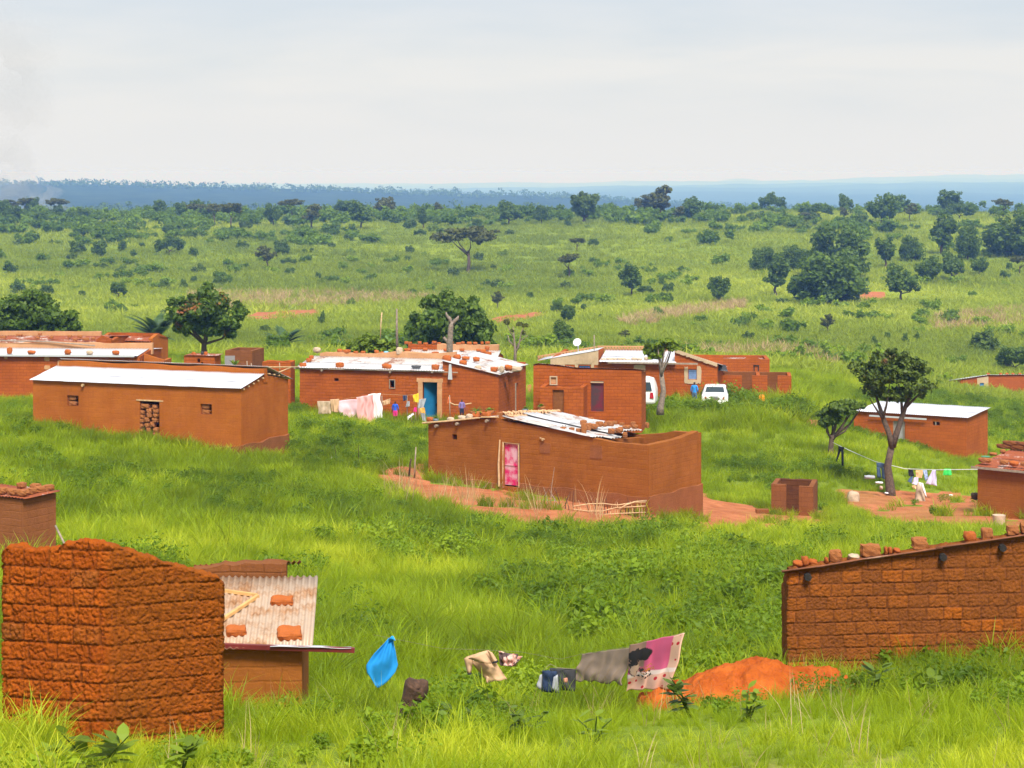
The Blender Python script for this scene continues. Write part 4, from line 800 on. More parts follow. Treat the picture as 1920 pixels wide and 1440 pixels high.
bm = bmesh.new(); corrug(bm, (xl-.2, -.2, zl+.1), (-xl+.2, 0, zr-zl), (0, 5.3, -.75), pitch=.3, amp=.03, rows=1, sw=2); corrug(bm, (0, -.2, zr+.1), (xr, 0, 0), (0, 5.3, -.75), pitch=.3, amp=.03, rows=1, sw=2); bobj('roof_sheets', bm, MT['tin'], h.root); h.foot(xl, xr, 0, 5)
stones(h, [(q, 703, 6, 4, None, .2) for q in (1853, 1876, 1888, 1899, 1912)], 'mud brick on the roof of the distant right edge house', 'bricks on the distant roof')
# ================================================================== foreground walls with real relief
def worley(x, y, cell):
    x = x/cell; y = y/cell; xi = np.floor(x); yi = np.floor(y); f1 = np.full(x.shape, 9.); f2 = np.full(x.shape, 9.)
    def h(a, b, k):
        v = np.sin(a*(127.1+k)+b*(311.7-k))*43758.5453; return v-np.floor(v)
    for dx in (-1, 0, 1):
        for dy in (-1, 0, 1):
            cx = xi+dx+h(xi+dx, yi+dy, 0); cy = yi+dy+h(xi+dx, yi+dy, 5)
            d = np.hypot(x-cx, y-cy); f2 = np.minimum(f2, np.maximum(d, f1)); f1 = np.minimum(f1, d)
    return f1, f2
def ss(x, a, b): t = np.clip((x-a)/(b-a), 0, 1); return t*t*(3-2*t)
def rough_ring(name, corners, tops, zb, th, bh, bw, res, relief, crumble, crack, mats, parent, org, jrow=.012, soft=.02, curls=1.0):
    """closed wall ring: corners world xy; tops[i] = list of (s, z) along edge i (z world); displaced brickwork on the outside"""
    n = len(corners); C = [Vector(c) for c in corners]; E = [(C[(i+1) % n]-C[i]) for i in range(n)]; L = [e.length for e in E]
    N = [Vector((e.y, -e.x)).normalized() for e in E]        # outward for counter-clockwise rings
    s_l, p_l, n_l, z_l, rs = [], [], [], [], []
    S = 0
    for i in range(n):
        r = res[i]; k = max(2, int(L[i]/r)); ts = [q[0] for q in tops[i]]; tz = [q[1] for q in tops[i]]
        for j in range(k):
            s = L[i]*j/k; p = C[i]+E[i]*(j/k)
            nn = N[i].copy()
            wc = .05
            if s < wc: nn = (N[i]*(wc+s)+N[i-1]*(wc-s)).normalized(); p = p-nn*((wc-s)/wc)**2*.02
            if L[i]-s < wc: q = L[i]-s; nn = (N[i]*(wc+q)+N[(i+1) % n]*(wc-q)).normalized(); p = p-nn*((wc-q)/wc)**2*.035
            s_l.append(S+s); p_l.append(p); n_l.append(nn); z_l.append(float(np.interp(s, ts, tz)))
        S += L[i]
    s = np.array(s_l); P = np.array(p_l); NN = np.array(n_l); zt = np.array(z_l); m = len(s)
    zt = zt+(fbm(s, s*0, 7, 3)-.5)*.035
    zr = min(res); rows = int((zt.max()-zb)/zr)
    f = np.linspace(0, 1, rows)
    SS = np.repeat(s[:, None], rows, 1); ZZ = zb+(zt[:, None]-zb)*f[None]
    w1 = (fbm(SS, ZZ, 2.3, 2)-.5)*jrow*4; row = np.floor((ZZ+w1)/bh); fz = (ZZ+w1)/bh-row
    hsh = np.sin(row*91.7)*4375.5; hsh = hsh-np.floor(hsh)
    bwv = bw*(.85+.4*hsh); sx = (SS+(fbm(SS+9, ZZ, 3.1, 2)-.5)*.06)/bwv+hsh*7; bi = np.floor(sx); fx = sx-bi
    # every third brick is split in two
    hb = np.sin(bi*12.9898+row*78.233)*43758.5; hb = hb-np.floor(hb)
    edge = np.minimum(np.minimum(fx, 1-fx)*bwv, np.minimum(fz, 1-fz)*bh)
    split = np.where(hb > .6, np.abs(fx-.5)*bwv, 9)
    edge = np.minimum(edge, split+.006)
    edge = edge+(fbm(SS, ZZ, 22, 3)-.5)*.018
    mask = ss(edge, .003, soft)
    rf = (SS > L[0]) & (SS < L[0]+L[1]) & (crumble > .012); sfac = np.where(rf, 1.9, 1.2); mask = mask*np.where(rf, 1-.75*(1-ss(np.abs(((SS+.05*np.floor(row)*1.7+(fbm(SS, ZZ, 9, 2)-.5)*.03)/.11) % 1-.5)*.11, .002, .012)), 1); a1, a2 = worley(sfac*SS+(fbm(SS, ZZ, 9, 2)-.5)*.05, ZZ+(fbm(SS+3, ZZ, 9, 2)-.5)*.05, .047)
    cr = ss(a2-a1, .02, .32)
    b1, b2 = worley(SS+5+(fbm(SS, ZZ, 14, 2)-.5)*.04, ZZ, .13); ck = ss(b2-b1, .0, .07)
    hgt = mask*relief+(cr-.6)*crumble*(.4+.6*mask)+(ck-1)*crack*mask+(fbm(SS, ZZ, 40, 3)-.5)*.008*curls+(fbm(SS, ZZ, 1.6, 3)-.5)*.05+hb*mask*.012
    X = P[:, None, 0]+NN[:, None, 0]*hgt; Y = P[:, None, 1]+NN[:, None, 1]*hgt
    top_r = 7; vx = [X]; vy = [Y]; vz = [ZZ]
    ins = -NN*th
    tx, ty, tz = [], [], []
    for k in range(1, top_r+1):
        t = k/top_r; ox = P[:, 0]+ins[:, 0]*t; oy = P[:, 1]+ins[:, 1]*t
        b = .006*math.sin(math.pi*min(1, t*1.0))
        n3 = (fbm(ox*1.0+3, oy, 14, 3)-.5)*.09
        tx.append(ox+NN[:, 0]*(hgt[:, -1])*(1-t)*.8); ty.append(oy+NN[:, 1]*(hgt[:, -1])*(1-t)*.8); tz.append(zt+b+n3*(1 if k < top_r else .2))
    ib = P+ins
    X = np.concatenate([X]+[q[:, None] for q in tx]+[ib[:, 0][:, None]], 1); Y = np.concatenate([Y]+[q[:, None] for q in ty]+[ib[:, 1][:, None]], 1); Z = np.concatenate([ZZ]+[q[:, None] for q in tz]+[np.full((m, 1), zb)], 1)
    kk = X.shape[1]
    v = np.stack([X-org[0], Y-org[1], Z-org[2]], -1).reshape(-1, 3)
    i0 = (np.arange(m)[:, None]*kk+np.arange(kk-1)[None]); i1 = ((np.arange(m)[:, None]+1) % m*kk+np.arange(kk-1)[None])
    fa = np.stack([i0, i1, i1+1, i0+1], -1).reshape(-1, 4)
    me = npmesh(name, v, fa, True)
    pad = lambda a, val: np.concatenate([a, np.full((m, kk-rows), val)], 1).ravel().astype(np.float32)
    at = me.attributes.new('brickmask', 'FLOAT', 'POINT'); at.data.foreach_set('value', pad(mask, .8))
    at = me.attributes.new('brickid', 'FLOAT', 'POINT'); at.data.foreach_set('value', pad(hb, .4))
    return meshobj(name, me, mats, parent)
def rough_mat(name, c1, c2, c3, mort, b=.6, face=None):
    t = NT(name); co = t.n('TexCoord').outputs['Object']
    mk = t.n('Attribute', {'attribute_name': 'brickmask'}).outputs['Fac']; bi = t.n('Attribute', {'attribute_name': 'brickid'}).outputs['Fac']
    n1 = t.noise(co, 1.4, 4); n2 = t.noise(co, 18, 5, .65); n3 = t.noise(co, 70, 3)
    c = t.mix(t.rng(t.math('ADD', t.math('MULTIPLY', bi, .6), t.math('MULTIPLY', n1, .6)), .25, .85), c1, c2)
    c = t.mix(t.rng(t.math('ADD', bi, t.math('MULTIPLY', n1, .5)), 1.08, 1.35), c, c3)
    c = t.mix(t.math('MULTIPLY', t.rng(n2, .42, .7), .45), c, tuple(q*.55 for q in c1))
    c = t.mix(t.math('MULTIPLY', t.math('SUBTRACT', 1.0, mk), .92), c, mort)
    if face: c = t.mix(t.math('MULTIPLY', t.rng(t.n('SeparateXYZ', None, Vector=co).outputs[0], .0, .12), t.rng(n1, .3, .6, .45, .9)), c, t.mix(t.rng(n2, .35, .7), face, tuple(q*.6 for q in face)))  # right face made browner and darker by colour instead of by the sun
    h = t.math('ADD', n2, t.math('MULTIPLY', n3, .5))
    return t.finish(t.n('BsdfPrincipled', None, Base_Color=c, Roughness=.95, Specular_IOR_Level=.12, Normal=t.n('Bump', None, Strength=b, Distance=.015, Height=h).outputs[0]))
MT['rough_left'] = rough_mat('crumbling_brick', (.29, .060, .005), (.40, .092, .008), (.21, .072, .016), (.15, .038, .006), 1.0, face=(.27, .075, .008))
MT['rough_right'] = rough_mat('cracked_brick', (.19, .060, .014), (.27, .080, .013), (.42, .108, .009), (.13, .04, .011), .9)
# left
dN = 20.0; zb = zpx(1470, dN)
Nn = W(192, 0, dN).xy
u1 = Vector((-math.cos(math.radians(14)), math.sin(math.radians(14)))); u2 = Vector((math.cos(math.radians(20)), math.sin(math.radians(20))))
def along(o, u, px): k = (px-CX)/F; return (k*o.y-o.x)/(u.x-k*u.y)
tl = along(Nn, u1, 6); tr = along(Nn, u2, 415)
A = Nn+u1*tl; B = Nn+u2*tr; C_ = B+Vector((-.5, 2.6)); D_ = A+Vector((.1, 2.9))
def tp(o, u, lst): return [(along(o, u, px), zpx(py, (o+u*along(o, u, px)).y)) for px, py in lst]
la = [(tl-s, z) for s, z in tp(Nn, u1, [(192, 1018), (150, 1016), (118, 1019), (108, 1032), (60, 1034), (44, 1030), (40, 1026), (6, 1026)])]; la = sorted(la)
lb = tp(Nn, u2, [(192, 1019), (225, 1026), (270, 1042), (310, 1056), (345, 1066), (375, 1077), (405, 1082), (415, 1086)])
za, zc = la[0][1], lb[-1][1]; LB = (C_-B).length; LC = (D_-C_).length; LD = (A-D_).length
root = empty('ruined_wall', (Nn.x, Nn.y, zb)); tag(root, 'rough crumbling orange mud brick walls of a roofless building, foreground left', 'unfinished building')
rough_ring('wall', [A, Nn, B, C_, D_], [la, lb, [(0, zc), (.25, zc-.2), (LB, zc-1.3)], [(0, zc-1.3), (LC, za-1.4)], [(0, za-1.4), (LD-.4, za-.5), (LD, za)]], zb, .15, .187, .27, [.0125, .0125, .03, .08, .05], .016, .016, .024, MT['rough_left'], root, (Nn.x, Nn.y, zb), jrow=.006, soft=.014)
FOOT.append([tuple(A+Vector((-.05, -.05))), tuple(Nn+Vector((0, -.08))), tuple(B), tuple(C_), tuple(D_)])
# right
dN = 27.0; Nn = W(1476, 0, dN).xy; u2 = Vector((math.cos(math.radians(6)), math.sin(math.radians(6)))); zb = zpx(1330, dN)
tr = along(Nn, u2, 2060); B = Nn+u2*tr; C_ = B+Vector((-.2, 3)); D_ = Nn+Vector((.35, 3))
lb = tp(Nn, u2, [(1476, 1069), (1560, 1058), (1680, 1041), (1800, 1022), (1920, 1003), (2060, 982)]); zh = lb[-1][1]; zl = lb[0][1]
root = empty('mud_house', (Nn.x, Nn.y, zb)); tag(root, 'mud brick house with sloping sheet roof and loose bricks along its edge, foreground right', 'house')
org = (Nn.x, Nn.y, zb)
rough_ring('wall', [Nn, B, C_, D_], [lb, [(0, zh), (3, zh-.8)], [(0, zh-.8), ((D_-C_).length, zl-.8)], [(0, zl-.8), (3.1, zl)]], zb, .24, .172, .27, [.0135, .06, .08, .03], .009, .010, .012, MT['rough_right'], root, org, jrow=.005, soft=.012)
FOOT.append([tuple(Nn+Vector((-.05, -.05))), tuple(B), tuple(C_), tuple(D_)])
zof = lambda s: float(np.interp(s, [q[0] for q in lb], [q[1] for q in lb]))
bm = bmesh.new(); a = Nn-u2*.09+Vector((.0, -.10)); sl = (zh-zl)/tr
MT['rust_edge'] = tin('brown_sheet', (.36, .2, .12), (.26, .09, .04), amt=.5)
corrug(bm, (a.x-org[0], a.y-org[1], zl-.12*sl+.02-zb), (.75, 3.2, -.75), (u2.x*(tr+.1), u2.y*(tr+.1), sl*(tr+.1)), pitch=.1, amp=.012, rows=2, sw=.8, sag=.02, th=.012); bobj('roof_sheets', bm, MT['rust_edge'], root)
def rq(px, off=.12): s = along(Nn, u2, px); p = Nn+u2*s+Vector((-.0, off)); return Vector((p.x, p.y, zof(s)+.03))
for q in (1513, 1766, 1877):
    p = rq(q, .3)-V(*org)-V(0, 0, .13); bm = bmesh.new(); tube(bm, [p, p+V(0, -.42, -.01)], [.045, .05], 8); bobj('beam_end', bm, MT['char'], root)
sc_ = 27/F
for (px, w, hh, sh, m, nm, lb_) in ((1498, 22, 10, 8, 'brick_red', 'mud_rubble', 'flattened orange clod at the far left tip of the foreground right roof'), (1512, 15, 17, 7, 'brick_red', 'mud_rubble', 'lumpy orange clod beside the first beam end of the foreground right roof'), (1526, 20, 8, 9, 'brick_red', 'mud_rubble', 'low orange clod just right of the first beam end'),
        (1552, 8, 8, 9, 'brick_red', 'mud_rubble', 'small clod touching the left side of the first upright brick'), (1569, 29, 23, 0, 'brick', 'mud_brick', 'first upright mud brick from the left on the foreground right roof edge'), (1603, 24, 7, 8, 'sackm', 'white_bundle', 'crumpled white cloth bundle between two bricks on the foreground right roof edge'),
        (1635, 47, 25, 1, 'brick', 'mud_brick', 'widest mud brick on the foreground right roof edge'), (1664, 8, 13, 9, 'brick_red', 'mud_rubble', 'round orange clod against the widest brick'), (1672, 9, 11, 7, 'brick_red', 'mud_rubble', 'small round orange clod, second right of the widest brick'), (1684, 15, 7, 8, 'brick_red', 'mud_rubble', 'flat orange crumbs right of the round clods'),
        (1727, 35, 24, 2, 'brick', 'mud_brick', 'square mud brick above the middle beam end on the foreground right roof'), (1822, 26, 19, 7, 'brick_red', 'mud_brick', 'rounded orange brick right of the middle beam end on the foreground right roof'), (1854, 26, 21, 3, 'brick', 'mud_brick', 'upright brown brick left of the last beam end'), (1902, 27, 17, 4, 'brick', 'mud_brick', 'long brick at the right photo edge on the foreground right roof'), (1925, 20, 20, 5, 'brick', 'mud_brick', 'cut off brick standing highest on the foreground right roof')):
    rock(nm, rq(px)-V(0, 0, .03), (w*sc_*.88, .17, hh*sc_*.85+.03), lb_, {'mud_rubble': 'clod', 'white_bundle': 'bundle'}.get(nm, 'brick'), None, m, sh, R.uniform(-.15, .15))

# ------------------------------------------------------------------ small tin roofed hut, foreground
h = House('mud_hut', 566, 26, 3, zpx(1330, 26), 'small mud hut with rust stained corrugated roof, timber and stones on it'); xl = h.x(330)
ze = h.z(1207, 0, 0); D = 1.95; zr = h.z(1083, h.x(555, D), D); zt = h.z(1058, h.x(535, D), D); xr_b = h.x(538, D+.1)
bm = bmesh.new(); T = lambda x, y: ze-.05+(zr-ze)*y/D
wall(bm, (xl, 0), (0, 0), T, -.6, .2, (0, 1), seg=.2, jit=.015); wall(bm, (0, .2), (0, D), T, -.6, .2, (-1, 0)); wall(bm, (xl, .2), (xl, D), T, -.6, .2, (1, 0))
bobj('wall', bm, MT['mud_smooth'], h.root)
bm = bmesh.new(); Tb = lambda x, y: zt+(.0 if x > xr_b-.9 else -.03+.14*(x-(xr_b-.9)))+.02*abs(math.sin(x*9)); wall(bm, (xl, D), (xr_b, D), Tb, -.6, .24, (0, 1), seg=.07, jit=.03, tj=.03); bobj('back_wall', bm, MT['mud_brown'], h.root)
bm = bmesh.new(); corrug(bm, (xl, D+.2, zt-.05), (xr_b-xl+.12, 0, .04), (0, .5, -.12), pitch=.076, amp=.02, rows=1, sw=.75); bobj('roof_sheets', bm, MT['tin_rust'], h.root)
bm = bmesh.new(); e = .13; dz = (zr-ze)/D
corrug(bm, (xl, -e, ze-dz*e+.02), (h.x(579, -e)-xl, 0, 0), (-.02, D+e-.04, zr-ze+dz*e), pitch=.085, amp=.015, rows=1, sw=.72, sag=.015, th=.005, rag=.02, tint=lambda r, s: .5+.5*R.random()); bobj('roof_sheets', bm, MT['tin_old'], h.root)
a, b = h.P(385, 1210, -.10), h.P(665, 1219, -.16); bm = bmesh.new(); d_ = (b-a); box(bm, tuple((a+b)/2), (d_.length, .06, .065), rot=Matrix.Rotation(-math.atan2(d_.z, d_.x), 3, 'Y') @ Matrix.Rotation(math.atan2(d_.y, d_.x), 3, 'Z'), bevel=.006)
MT['red_wood'] = flat('dark_red_wood', (.16, .02, .02), .4, .3, 5); bobj('eave_beam', bm, MT['red_wood'], h.root)
bm = bmesh.new(); c_ = a+(b-a)*.83; corrug(bm, (c_.x-.75, -.20, c_.z+.055), (.98, 0, -.03), (0, .08, .004), pitch=.5, amp=.004, rows=1, sw=1, th=.004); bobj('beam_highlight', bm, MT['tin_new'], h.root)  # bright strip added as the painted highlight along the beam top
h.foot(xl, 0, 0, D+.2)
n_up = V(0, -dz, 1).normalized()
def on_roof(px, py, up=.03):
    # intersect the view ray with the roof plane
    k = (px-CX)/F; m = -(py-HY)/F; y = .5
    for _ in range(30): x = h.x(px, y); zz = h.z(py, x, y); y += ((zz-(ze+.02+dz*y))/(dz+.25))*.8 if 0 else ((zz-(ze+.02+dz*y))*1.6)
    return V(x, y, ze+.02+dz*y)+n_up*up
def timber(pa, pb, t, label):
    a = on_roof(*pa); b = on_roof(*pb); d_ = b-a; bm = bmesh.new(); m = d_.to_track_quat('X', 'Z').to_matrix(); box(bm, (0, 0, 0), (d_.length, .045, .045), rot=m, bevel=.004)
    c = (a+b)/2; o = tag(bobj('timber_batten', bm, MT['wood_new'], None, h.w(c.x, c.y, c.z), h.a), label, 'timber')
timber((395, 1108), (482, 1120), 0, 'straight new timber batten lying across the corrugated hut roof'); timber((484, 1121), (400, 1177), 0, 'new timber batten slanting down to the left on the corrugated hut roof')
for (px, py, w, dd, hh, rz, sh, lb_) in ((529, 1126, 48, .2, .07, -.05, 8, 'long flat orange stone at the upper right of the corrugated hut roof'), (443, 1183, 42, .2, .08, .15, 8, 'flat reddish stone at the lower left of the corrugated hut roof'), (543, 1186, 50, .32, .08, .1, 9, 'diamond shaped flat stone at the lower right of the corrugated hut roof')):
    p = on_roof(px, py, .01); rock('flat_stone', h.w(p.x, p.y-dd*.3, p.z-.05), (w*26/F, dd, hh+.04), lb_, 'stone', None, 'brick_red', 3, h.a+rz, math.atan(dz))

# ------------------------------------------------------------------ mound of orange soil
mm = NT('orange_soil'); co = mm.n('TexCoord').outputs['Object']; n1 = mm.noise(co, 2.5, 5, .65); n2 = mm.noise(co, 16, 4, .6)
MT['soil'] = mm.finish(mm.n('BsdfPrincipled', None, Base_Color=mm.mix(mm.rng(n1, .35, .65), (.31, .060, .009), (.50, .122, .020)), Roughness=1, Specular_IOR_Level=.1, Normal=mm.n('Bump', None, Strength=1.0, Distance=.07, Height=mm.math('ADD', n1, mm.math('MULTIPLY', n2, .5))).outputs[0]))
dM = 24.0; cM = W(1410, 0, dM); zM0 = zpx(1350, dM); nx, ny = 150, 80; hw = 215*dM/F
prof = [(-1.05, 1335), (-.95, 1315), (-.85, 1297), (-.7, 1280), (-.5, 1262), (-.3, 1250), (-.12, 1240), (-.02, 1228), (.08, 1228), (.2, 1236), (.35, 1247), (.55, 1258), (.75, 1268), (.9, 1283), (1.05, 1320)]
gx, gy = np.meshgrid(np.linspace(-1.05, 1.05, nx), np.linspace(-1.1, 1.1, ny), indexing='ij')
pt = np.interp(gx, [q[0] for q in prof], [-(q[1]-HY)/F*dM-zM0 for q in prof])
ph = np.clip(1-np.abs(gy)**1.6, -.3, 1)
X = gx*hw; Y = gy*1.15+np.sin(gx*3)*.12
Z = pt*ph+(fbm(X, Y, 2.2, 3)-.5)*.18*ph+(fbm(X, Y, 8, 4)-.5)*.11+(fbm(X, Y, 25, 2)-.5)*.03+(np.abs(fbm(X+4, Y*.4, 5, 2)-.5))*-.16*ph
Z -= .25*(1-ss(ph, -.3, .2))+.4*ss(np.abs(gx), .93, 1.05)
v = np.stack([X, Y, Z], -1).reshape(-1, 3); idx = np.arange(nx*ny).reshape(nx, ny)
fa = np.stack([idx[:-1, :-1], idx[1:, :-1], idx[1:, 1:], idx[:-1, 1:]], -1).reshape(-1, 4)
o = meshobj('soil_mound', npmesh('soil_mound', v, fa, True), MT['soil'], None, (cM.x, dM, zM0)); tag(o, 'heap of bright orange soil in front of the foreground right house', 'mound')
FOOT.append([(cM.x+hw*q*.88, dM+r_) for q, r_ in ((-1, -.25), (-.3, -.7), (.4, -.7), (1, -.2), (.95, .6), (-.95, .6))])
pole('stick', [W(1572, 1310, 23.6), W(1583, 1298, 23.7), W(1592, 1282, 23.7)], [.022, .026, .012], 'stump', 'short dark stick poking up on the right side of the soil mound', 'stick')
# ------------------------------------------------------------------ tree stump
bm = bmesh.new(); o_ = W(765, 1400, 22.5); q = lambda px, py, dy=0: W(px, py, 22.5+dy)-o_
tube(bm, [q(765, 1400), q(764, 1350), q(767, 1320), q(772, 1300), q(779, 1287)], [.12, .10, .095, .11, .13], 12); tube(bm, [q(776, 1308), q(788, 1296), q(793, 1286), q(796, 1275)], [.10, .085, .07, .04], 9); tube(bm, [q(776, 1290), q(773, 1278), q(776, 1273)], [.11, .08, .05], 9); tube(bm, [q(783, 1290), q(785, 1276)], [.06, .03], 7)
bmesh.ops.subdivide_edges(bm, edges=bm.edges, cuts=2, use_grid_fill=True)
for v_ in bm.verts: v_.co += Vector([mn.noise(v_.co*9+Vector((k*5, 0, 0))) for k in range(3)])*.018
tag(bobj('tree_stump', bm, MT['stump'], None, o_, smooth=True), 'dark chopped tree stump with short forks standing in the grass below the blue cloth', 'stump')

# ------------------------------------------------------------------ foreground washing
MT['bluecloth'] = cl('bright_blue_cloth', (.01, .28, .72), var=.12); MT['beige'] = cl('beige_cotton', (.56, .35, .2), var=.08); MT['taupe'] = cl('taupe_blanket', (.25, .18, .13), var=.12)
MT['navy'] = cl('navy_denim', (.012, .028, .075), var=.3, scale=30); MT['black'] = cl('black_cloth', (.012, .013, .018)); MT['whitecl'] = cl('white_cloth', (.78, .77, .8), var=.04); MT['greycl'] = cl('grey_cloth', (.35, .36, .4))
tp_ = NT('patterned_cloth'); co = tp_.n('TexCoord').outputs['Object']; vv = tp_.noise(co, 9, 2)
MT['pattern'] = tp_.finish(tp_.n('BsdfPrincipled', None, Base_Color=tp_.mix(tp_.rng(vv, .48, .54), tp_.mix(tp_.rng(tp_.noise(co, 14, 2), .45, .55), (.7, .5, .42), (.66, .26, .2)), (.10, .06, .06)), Roughness=.85))
# blue cloth: pinched at the top
bm = bmesh.new(); g = {}; nx, ny = 22, 26; o_ = W(716, 1196, 28)
lx = [(0, 728, 738), (.1, 720, 737), (.3, 702, 742), (.55, 686, 746), (.7, 688, 741), (.85, 697, 728), (1, 706, 712)]
for i in range(nx+1):
    for j in range(ny+1):
        v_ = j/ny; u_ = i/nx; l = np.interp(v_, [q[0] for q in lx], [q[1] for q in lx]); r_ = np.interp(v_, [q[0] for q in lx], [q[2] for q in lx])
        py = 1197+v_*92-(0 if v_ > .0 else 0); px = l+(r_-l)*u_
        dep = .05*math.sin(math.pi*u_)*math.sin(math.pi*min(1, v_+.1))+.028*math.sin(u_*19+v_*2)*(1-v_)*min(1, v_*4)+.014*math.sin(u_*7+v_*9)
        g[i, j] = bm.verts.new(W(px, py+3*mn.noise(Vector((u_*5, v_*4, 1))), 28-dep)-o_)
for i in range(nx):
    for j in range(ny): bm.faces.new((g[i, j], g[i+1, j], g[i+1, j+1], g[i, j+1])).smooth = True
tube(bm, [W(730, 1200, 27.98)-o_, W(736, 1196, 27.96)-o_, W(741, 1201, 27.9)-o_], [.02, .03, .004], 7)
o = bobj('blue_cloth', bm, MT['bluecloth'], None, o_, smooth=True); o.modifiers.new('t', 'SOLIDIFY').thickness = .01; tag(o, 'bright blue diamond shaped cloth hanging by one knotted corner', 'laundry')
# beige shirt, built from body and two sleeves
bm = bmesh.new(); o_ = W(905, 1222, 27)
def quadgrid(bm, cs, n=10, m=12, dd=27, amp=.03, seed=1, mi=0, org=None, bul=.08):
    g = {}
    for i in range(n+1):
        for j in range(m+1):
            u_, v_ = i/n, j/m; p = (Vector(cs[0])*(1-u_)+Vector(cs[1])*u_)*(1-v_)+(Vector(cs[3])*(1-u_)+Vector(cs[2])*u_)*v_
            dep = bul*math.sin(math.pi*u_)*(.5+.5*v_)+amp*mn.noise(Vector((u_*5, v_*3, seed)))
            g[i, j] = bm.verts.new(W(p.x, p.y+1.5*mn.noise(Vector((u_*4, v_*2, seed+4))), dd-dep)-org)
    for i in range(n):
        for j in range(m): f = bm.faces.new((g[i, j], g[i+1, j], g[i+1, j+1], g[i, j+1])); f.smooth = True; f.material_index = mi
quadgrid(bm, [(874, 1231), (915, 1219), (951, 1274), (916, 1279)], amp=.05, org=o_)
quadgrid(bm, [(870, 1234), (888, 1229), (884, 1262), (876, 1263)], 5, 6, 26.95, .02, 3, 0, o_, .05); quadgrid(bm, [(913, 1219), (923, 1223), (934, 1240), (924, 1243)], 5, 6, 26.93, .02, 4, 0, o_, .04)
quadgrid(bm, [(878, 1235), (908, 1222), (921, 1244), (902, 1243)], 6, 5, 26.86, .02, 5, 0, o_, .05)
quadgrid(bm, [(912, 1268), (917, 1270), (915, 1282), (911, 1278)], 3, 4, 26.9, .01, 6, 0, o_, .01)
o = bobj('beige_shirt', bm, MT['beige'], None, o_, smooth=True); o.modifiers.new('t', 'SOLIDIFY').thickness = .008; tag(o, 'beige short sleeved shirt hanging askew over the grass', 'laundry')
bm = bmesh.new(); quadgrid(bm, [(876, 1263), (885, 1261.5), (885, 1263.5), (876, 1265.5)], 3, 2, 26.88, 0, 1, 0, W(880, 1263, 26.88), .04); c2 = bobj('sleeve_cuff', bm, MT['black'], o, W(880, 1263, 26.88)-o_); c2.modifiers.new('t', 'SOLIDIFY').thickness = .008
bm = bmesh.new(); quadgrid(bm, [(922, 1242), (934, 1238), (934.5, 1241), (923, 1245)], 3, 2, 26.86, 0, 1, 0, W(928, 1242, 26.88), .03); c2 = bobj('sleeve_cuff', bm, MT['black'], o, W(928, 1242, 26.88)-o_); c2.modifiers.new('t', 'SOLIDIFY').thickness = .008
bm = bmesh.new(); o_ = W(950, 1223, 27); quadgrid(bm, [(935, 1222), (972, 1227), (968, 1250), (938, 1247)], 12, 9, 27, .09, 8, 0, o_, .1); quadgrid(bm, [(960, 1228), (980, 1231), (970, 1243), (960, 1250)], 6, 6, 26.95, .05, 9, 0, o_, .05)
o = bobj('patterned_blouse', bm, MT['pattern'], None, o_, smooth=True); o.modifiers.new('t', 'SOLIDIFY').thickness = .008; tag(o, 'small crumpled blouse with dark and pink pattern right of the beige shirt', 'laundry')
bm = bmesh.new(); o_ = W(1030, 1258, 25); quadgrid(bm, [(1018, 1257), (1044, 1259), (1046, 1300), (1016, 1296)], 8, 9, 25, .05, 2, 0, o_, .03); quadgrid(bm, [(1012, 1266), (1022, 1262), (1018, 1296), (1006, 1288)], 5, 6, 25.05, .03, 3, 1, o_, .02); quadgrid(bm, [(1038, 1270), (1046, 1265), (1048, 1300), (1034, 1292)], 5, 6, 24.93, .03, 5, 1, o_, .02)
o = bobj('denim_shorts', bm, [MT['navy'], MT['greycl']], None, o_, smooth=True); o.modifiers.new('t', 'SOLIDIFY').thickness = .01; tag(o, 'navy and grey denim shorts pegged low in the grass left of the charcoal shorts', 'laundry')
MT['charcl'] = cl('charcoal_cloth', (.035, .035, .04)); MT['emb'] = cl('salmon_print', (.6, .25, .18))
bm = bmesh.new(); o_ = W(1060, 1254, 25.2); quadgrid(bm, [(1030, 1253), (1080, 1254), (1079, 1296), (1044, 1294)], 12, 10, 25.2, .04, 12, 0, o_); o = bobj('dark_shorts', bm, MT['charcl'], None, o_, smooth=True); o.modifiers.new('t', 'SOLIDIFY').thickness = .01; tag(o, 'charcoal shorts with small salmon print hanging beside the taupe blanket', 'laundry')
bm = bmesh.new(); quadgrid(bm, [(1056, 1272), (1064, 1271), (1065, 1279), (1057, 1280)], 3, 3, 25.04, 0, 1, 0, W(1060, 1275, 25.04), .01); c2 = bobj('print', bm, MT['emb'], o, W(1060, 1275, 25.04)-o_); c2.modifiers.new('t', 'SOLIDIFY').thickness = .008
cloth('taupe_blanket', [(1092, 1227), (1184, 1213), (1166, 1282), (1076, 1276)], 26, MT['taupe'], 'taupe blanket draped over the washing line left of the pink towel', folds=4.5, amp=.035, nx=60, ny=26, wav=.05, seed=4, d2=25)
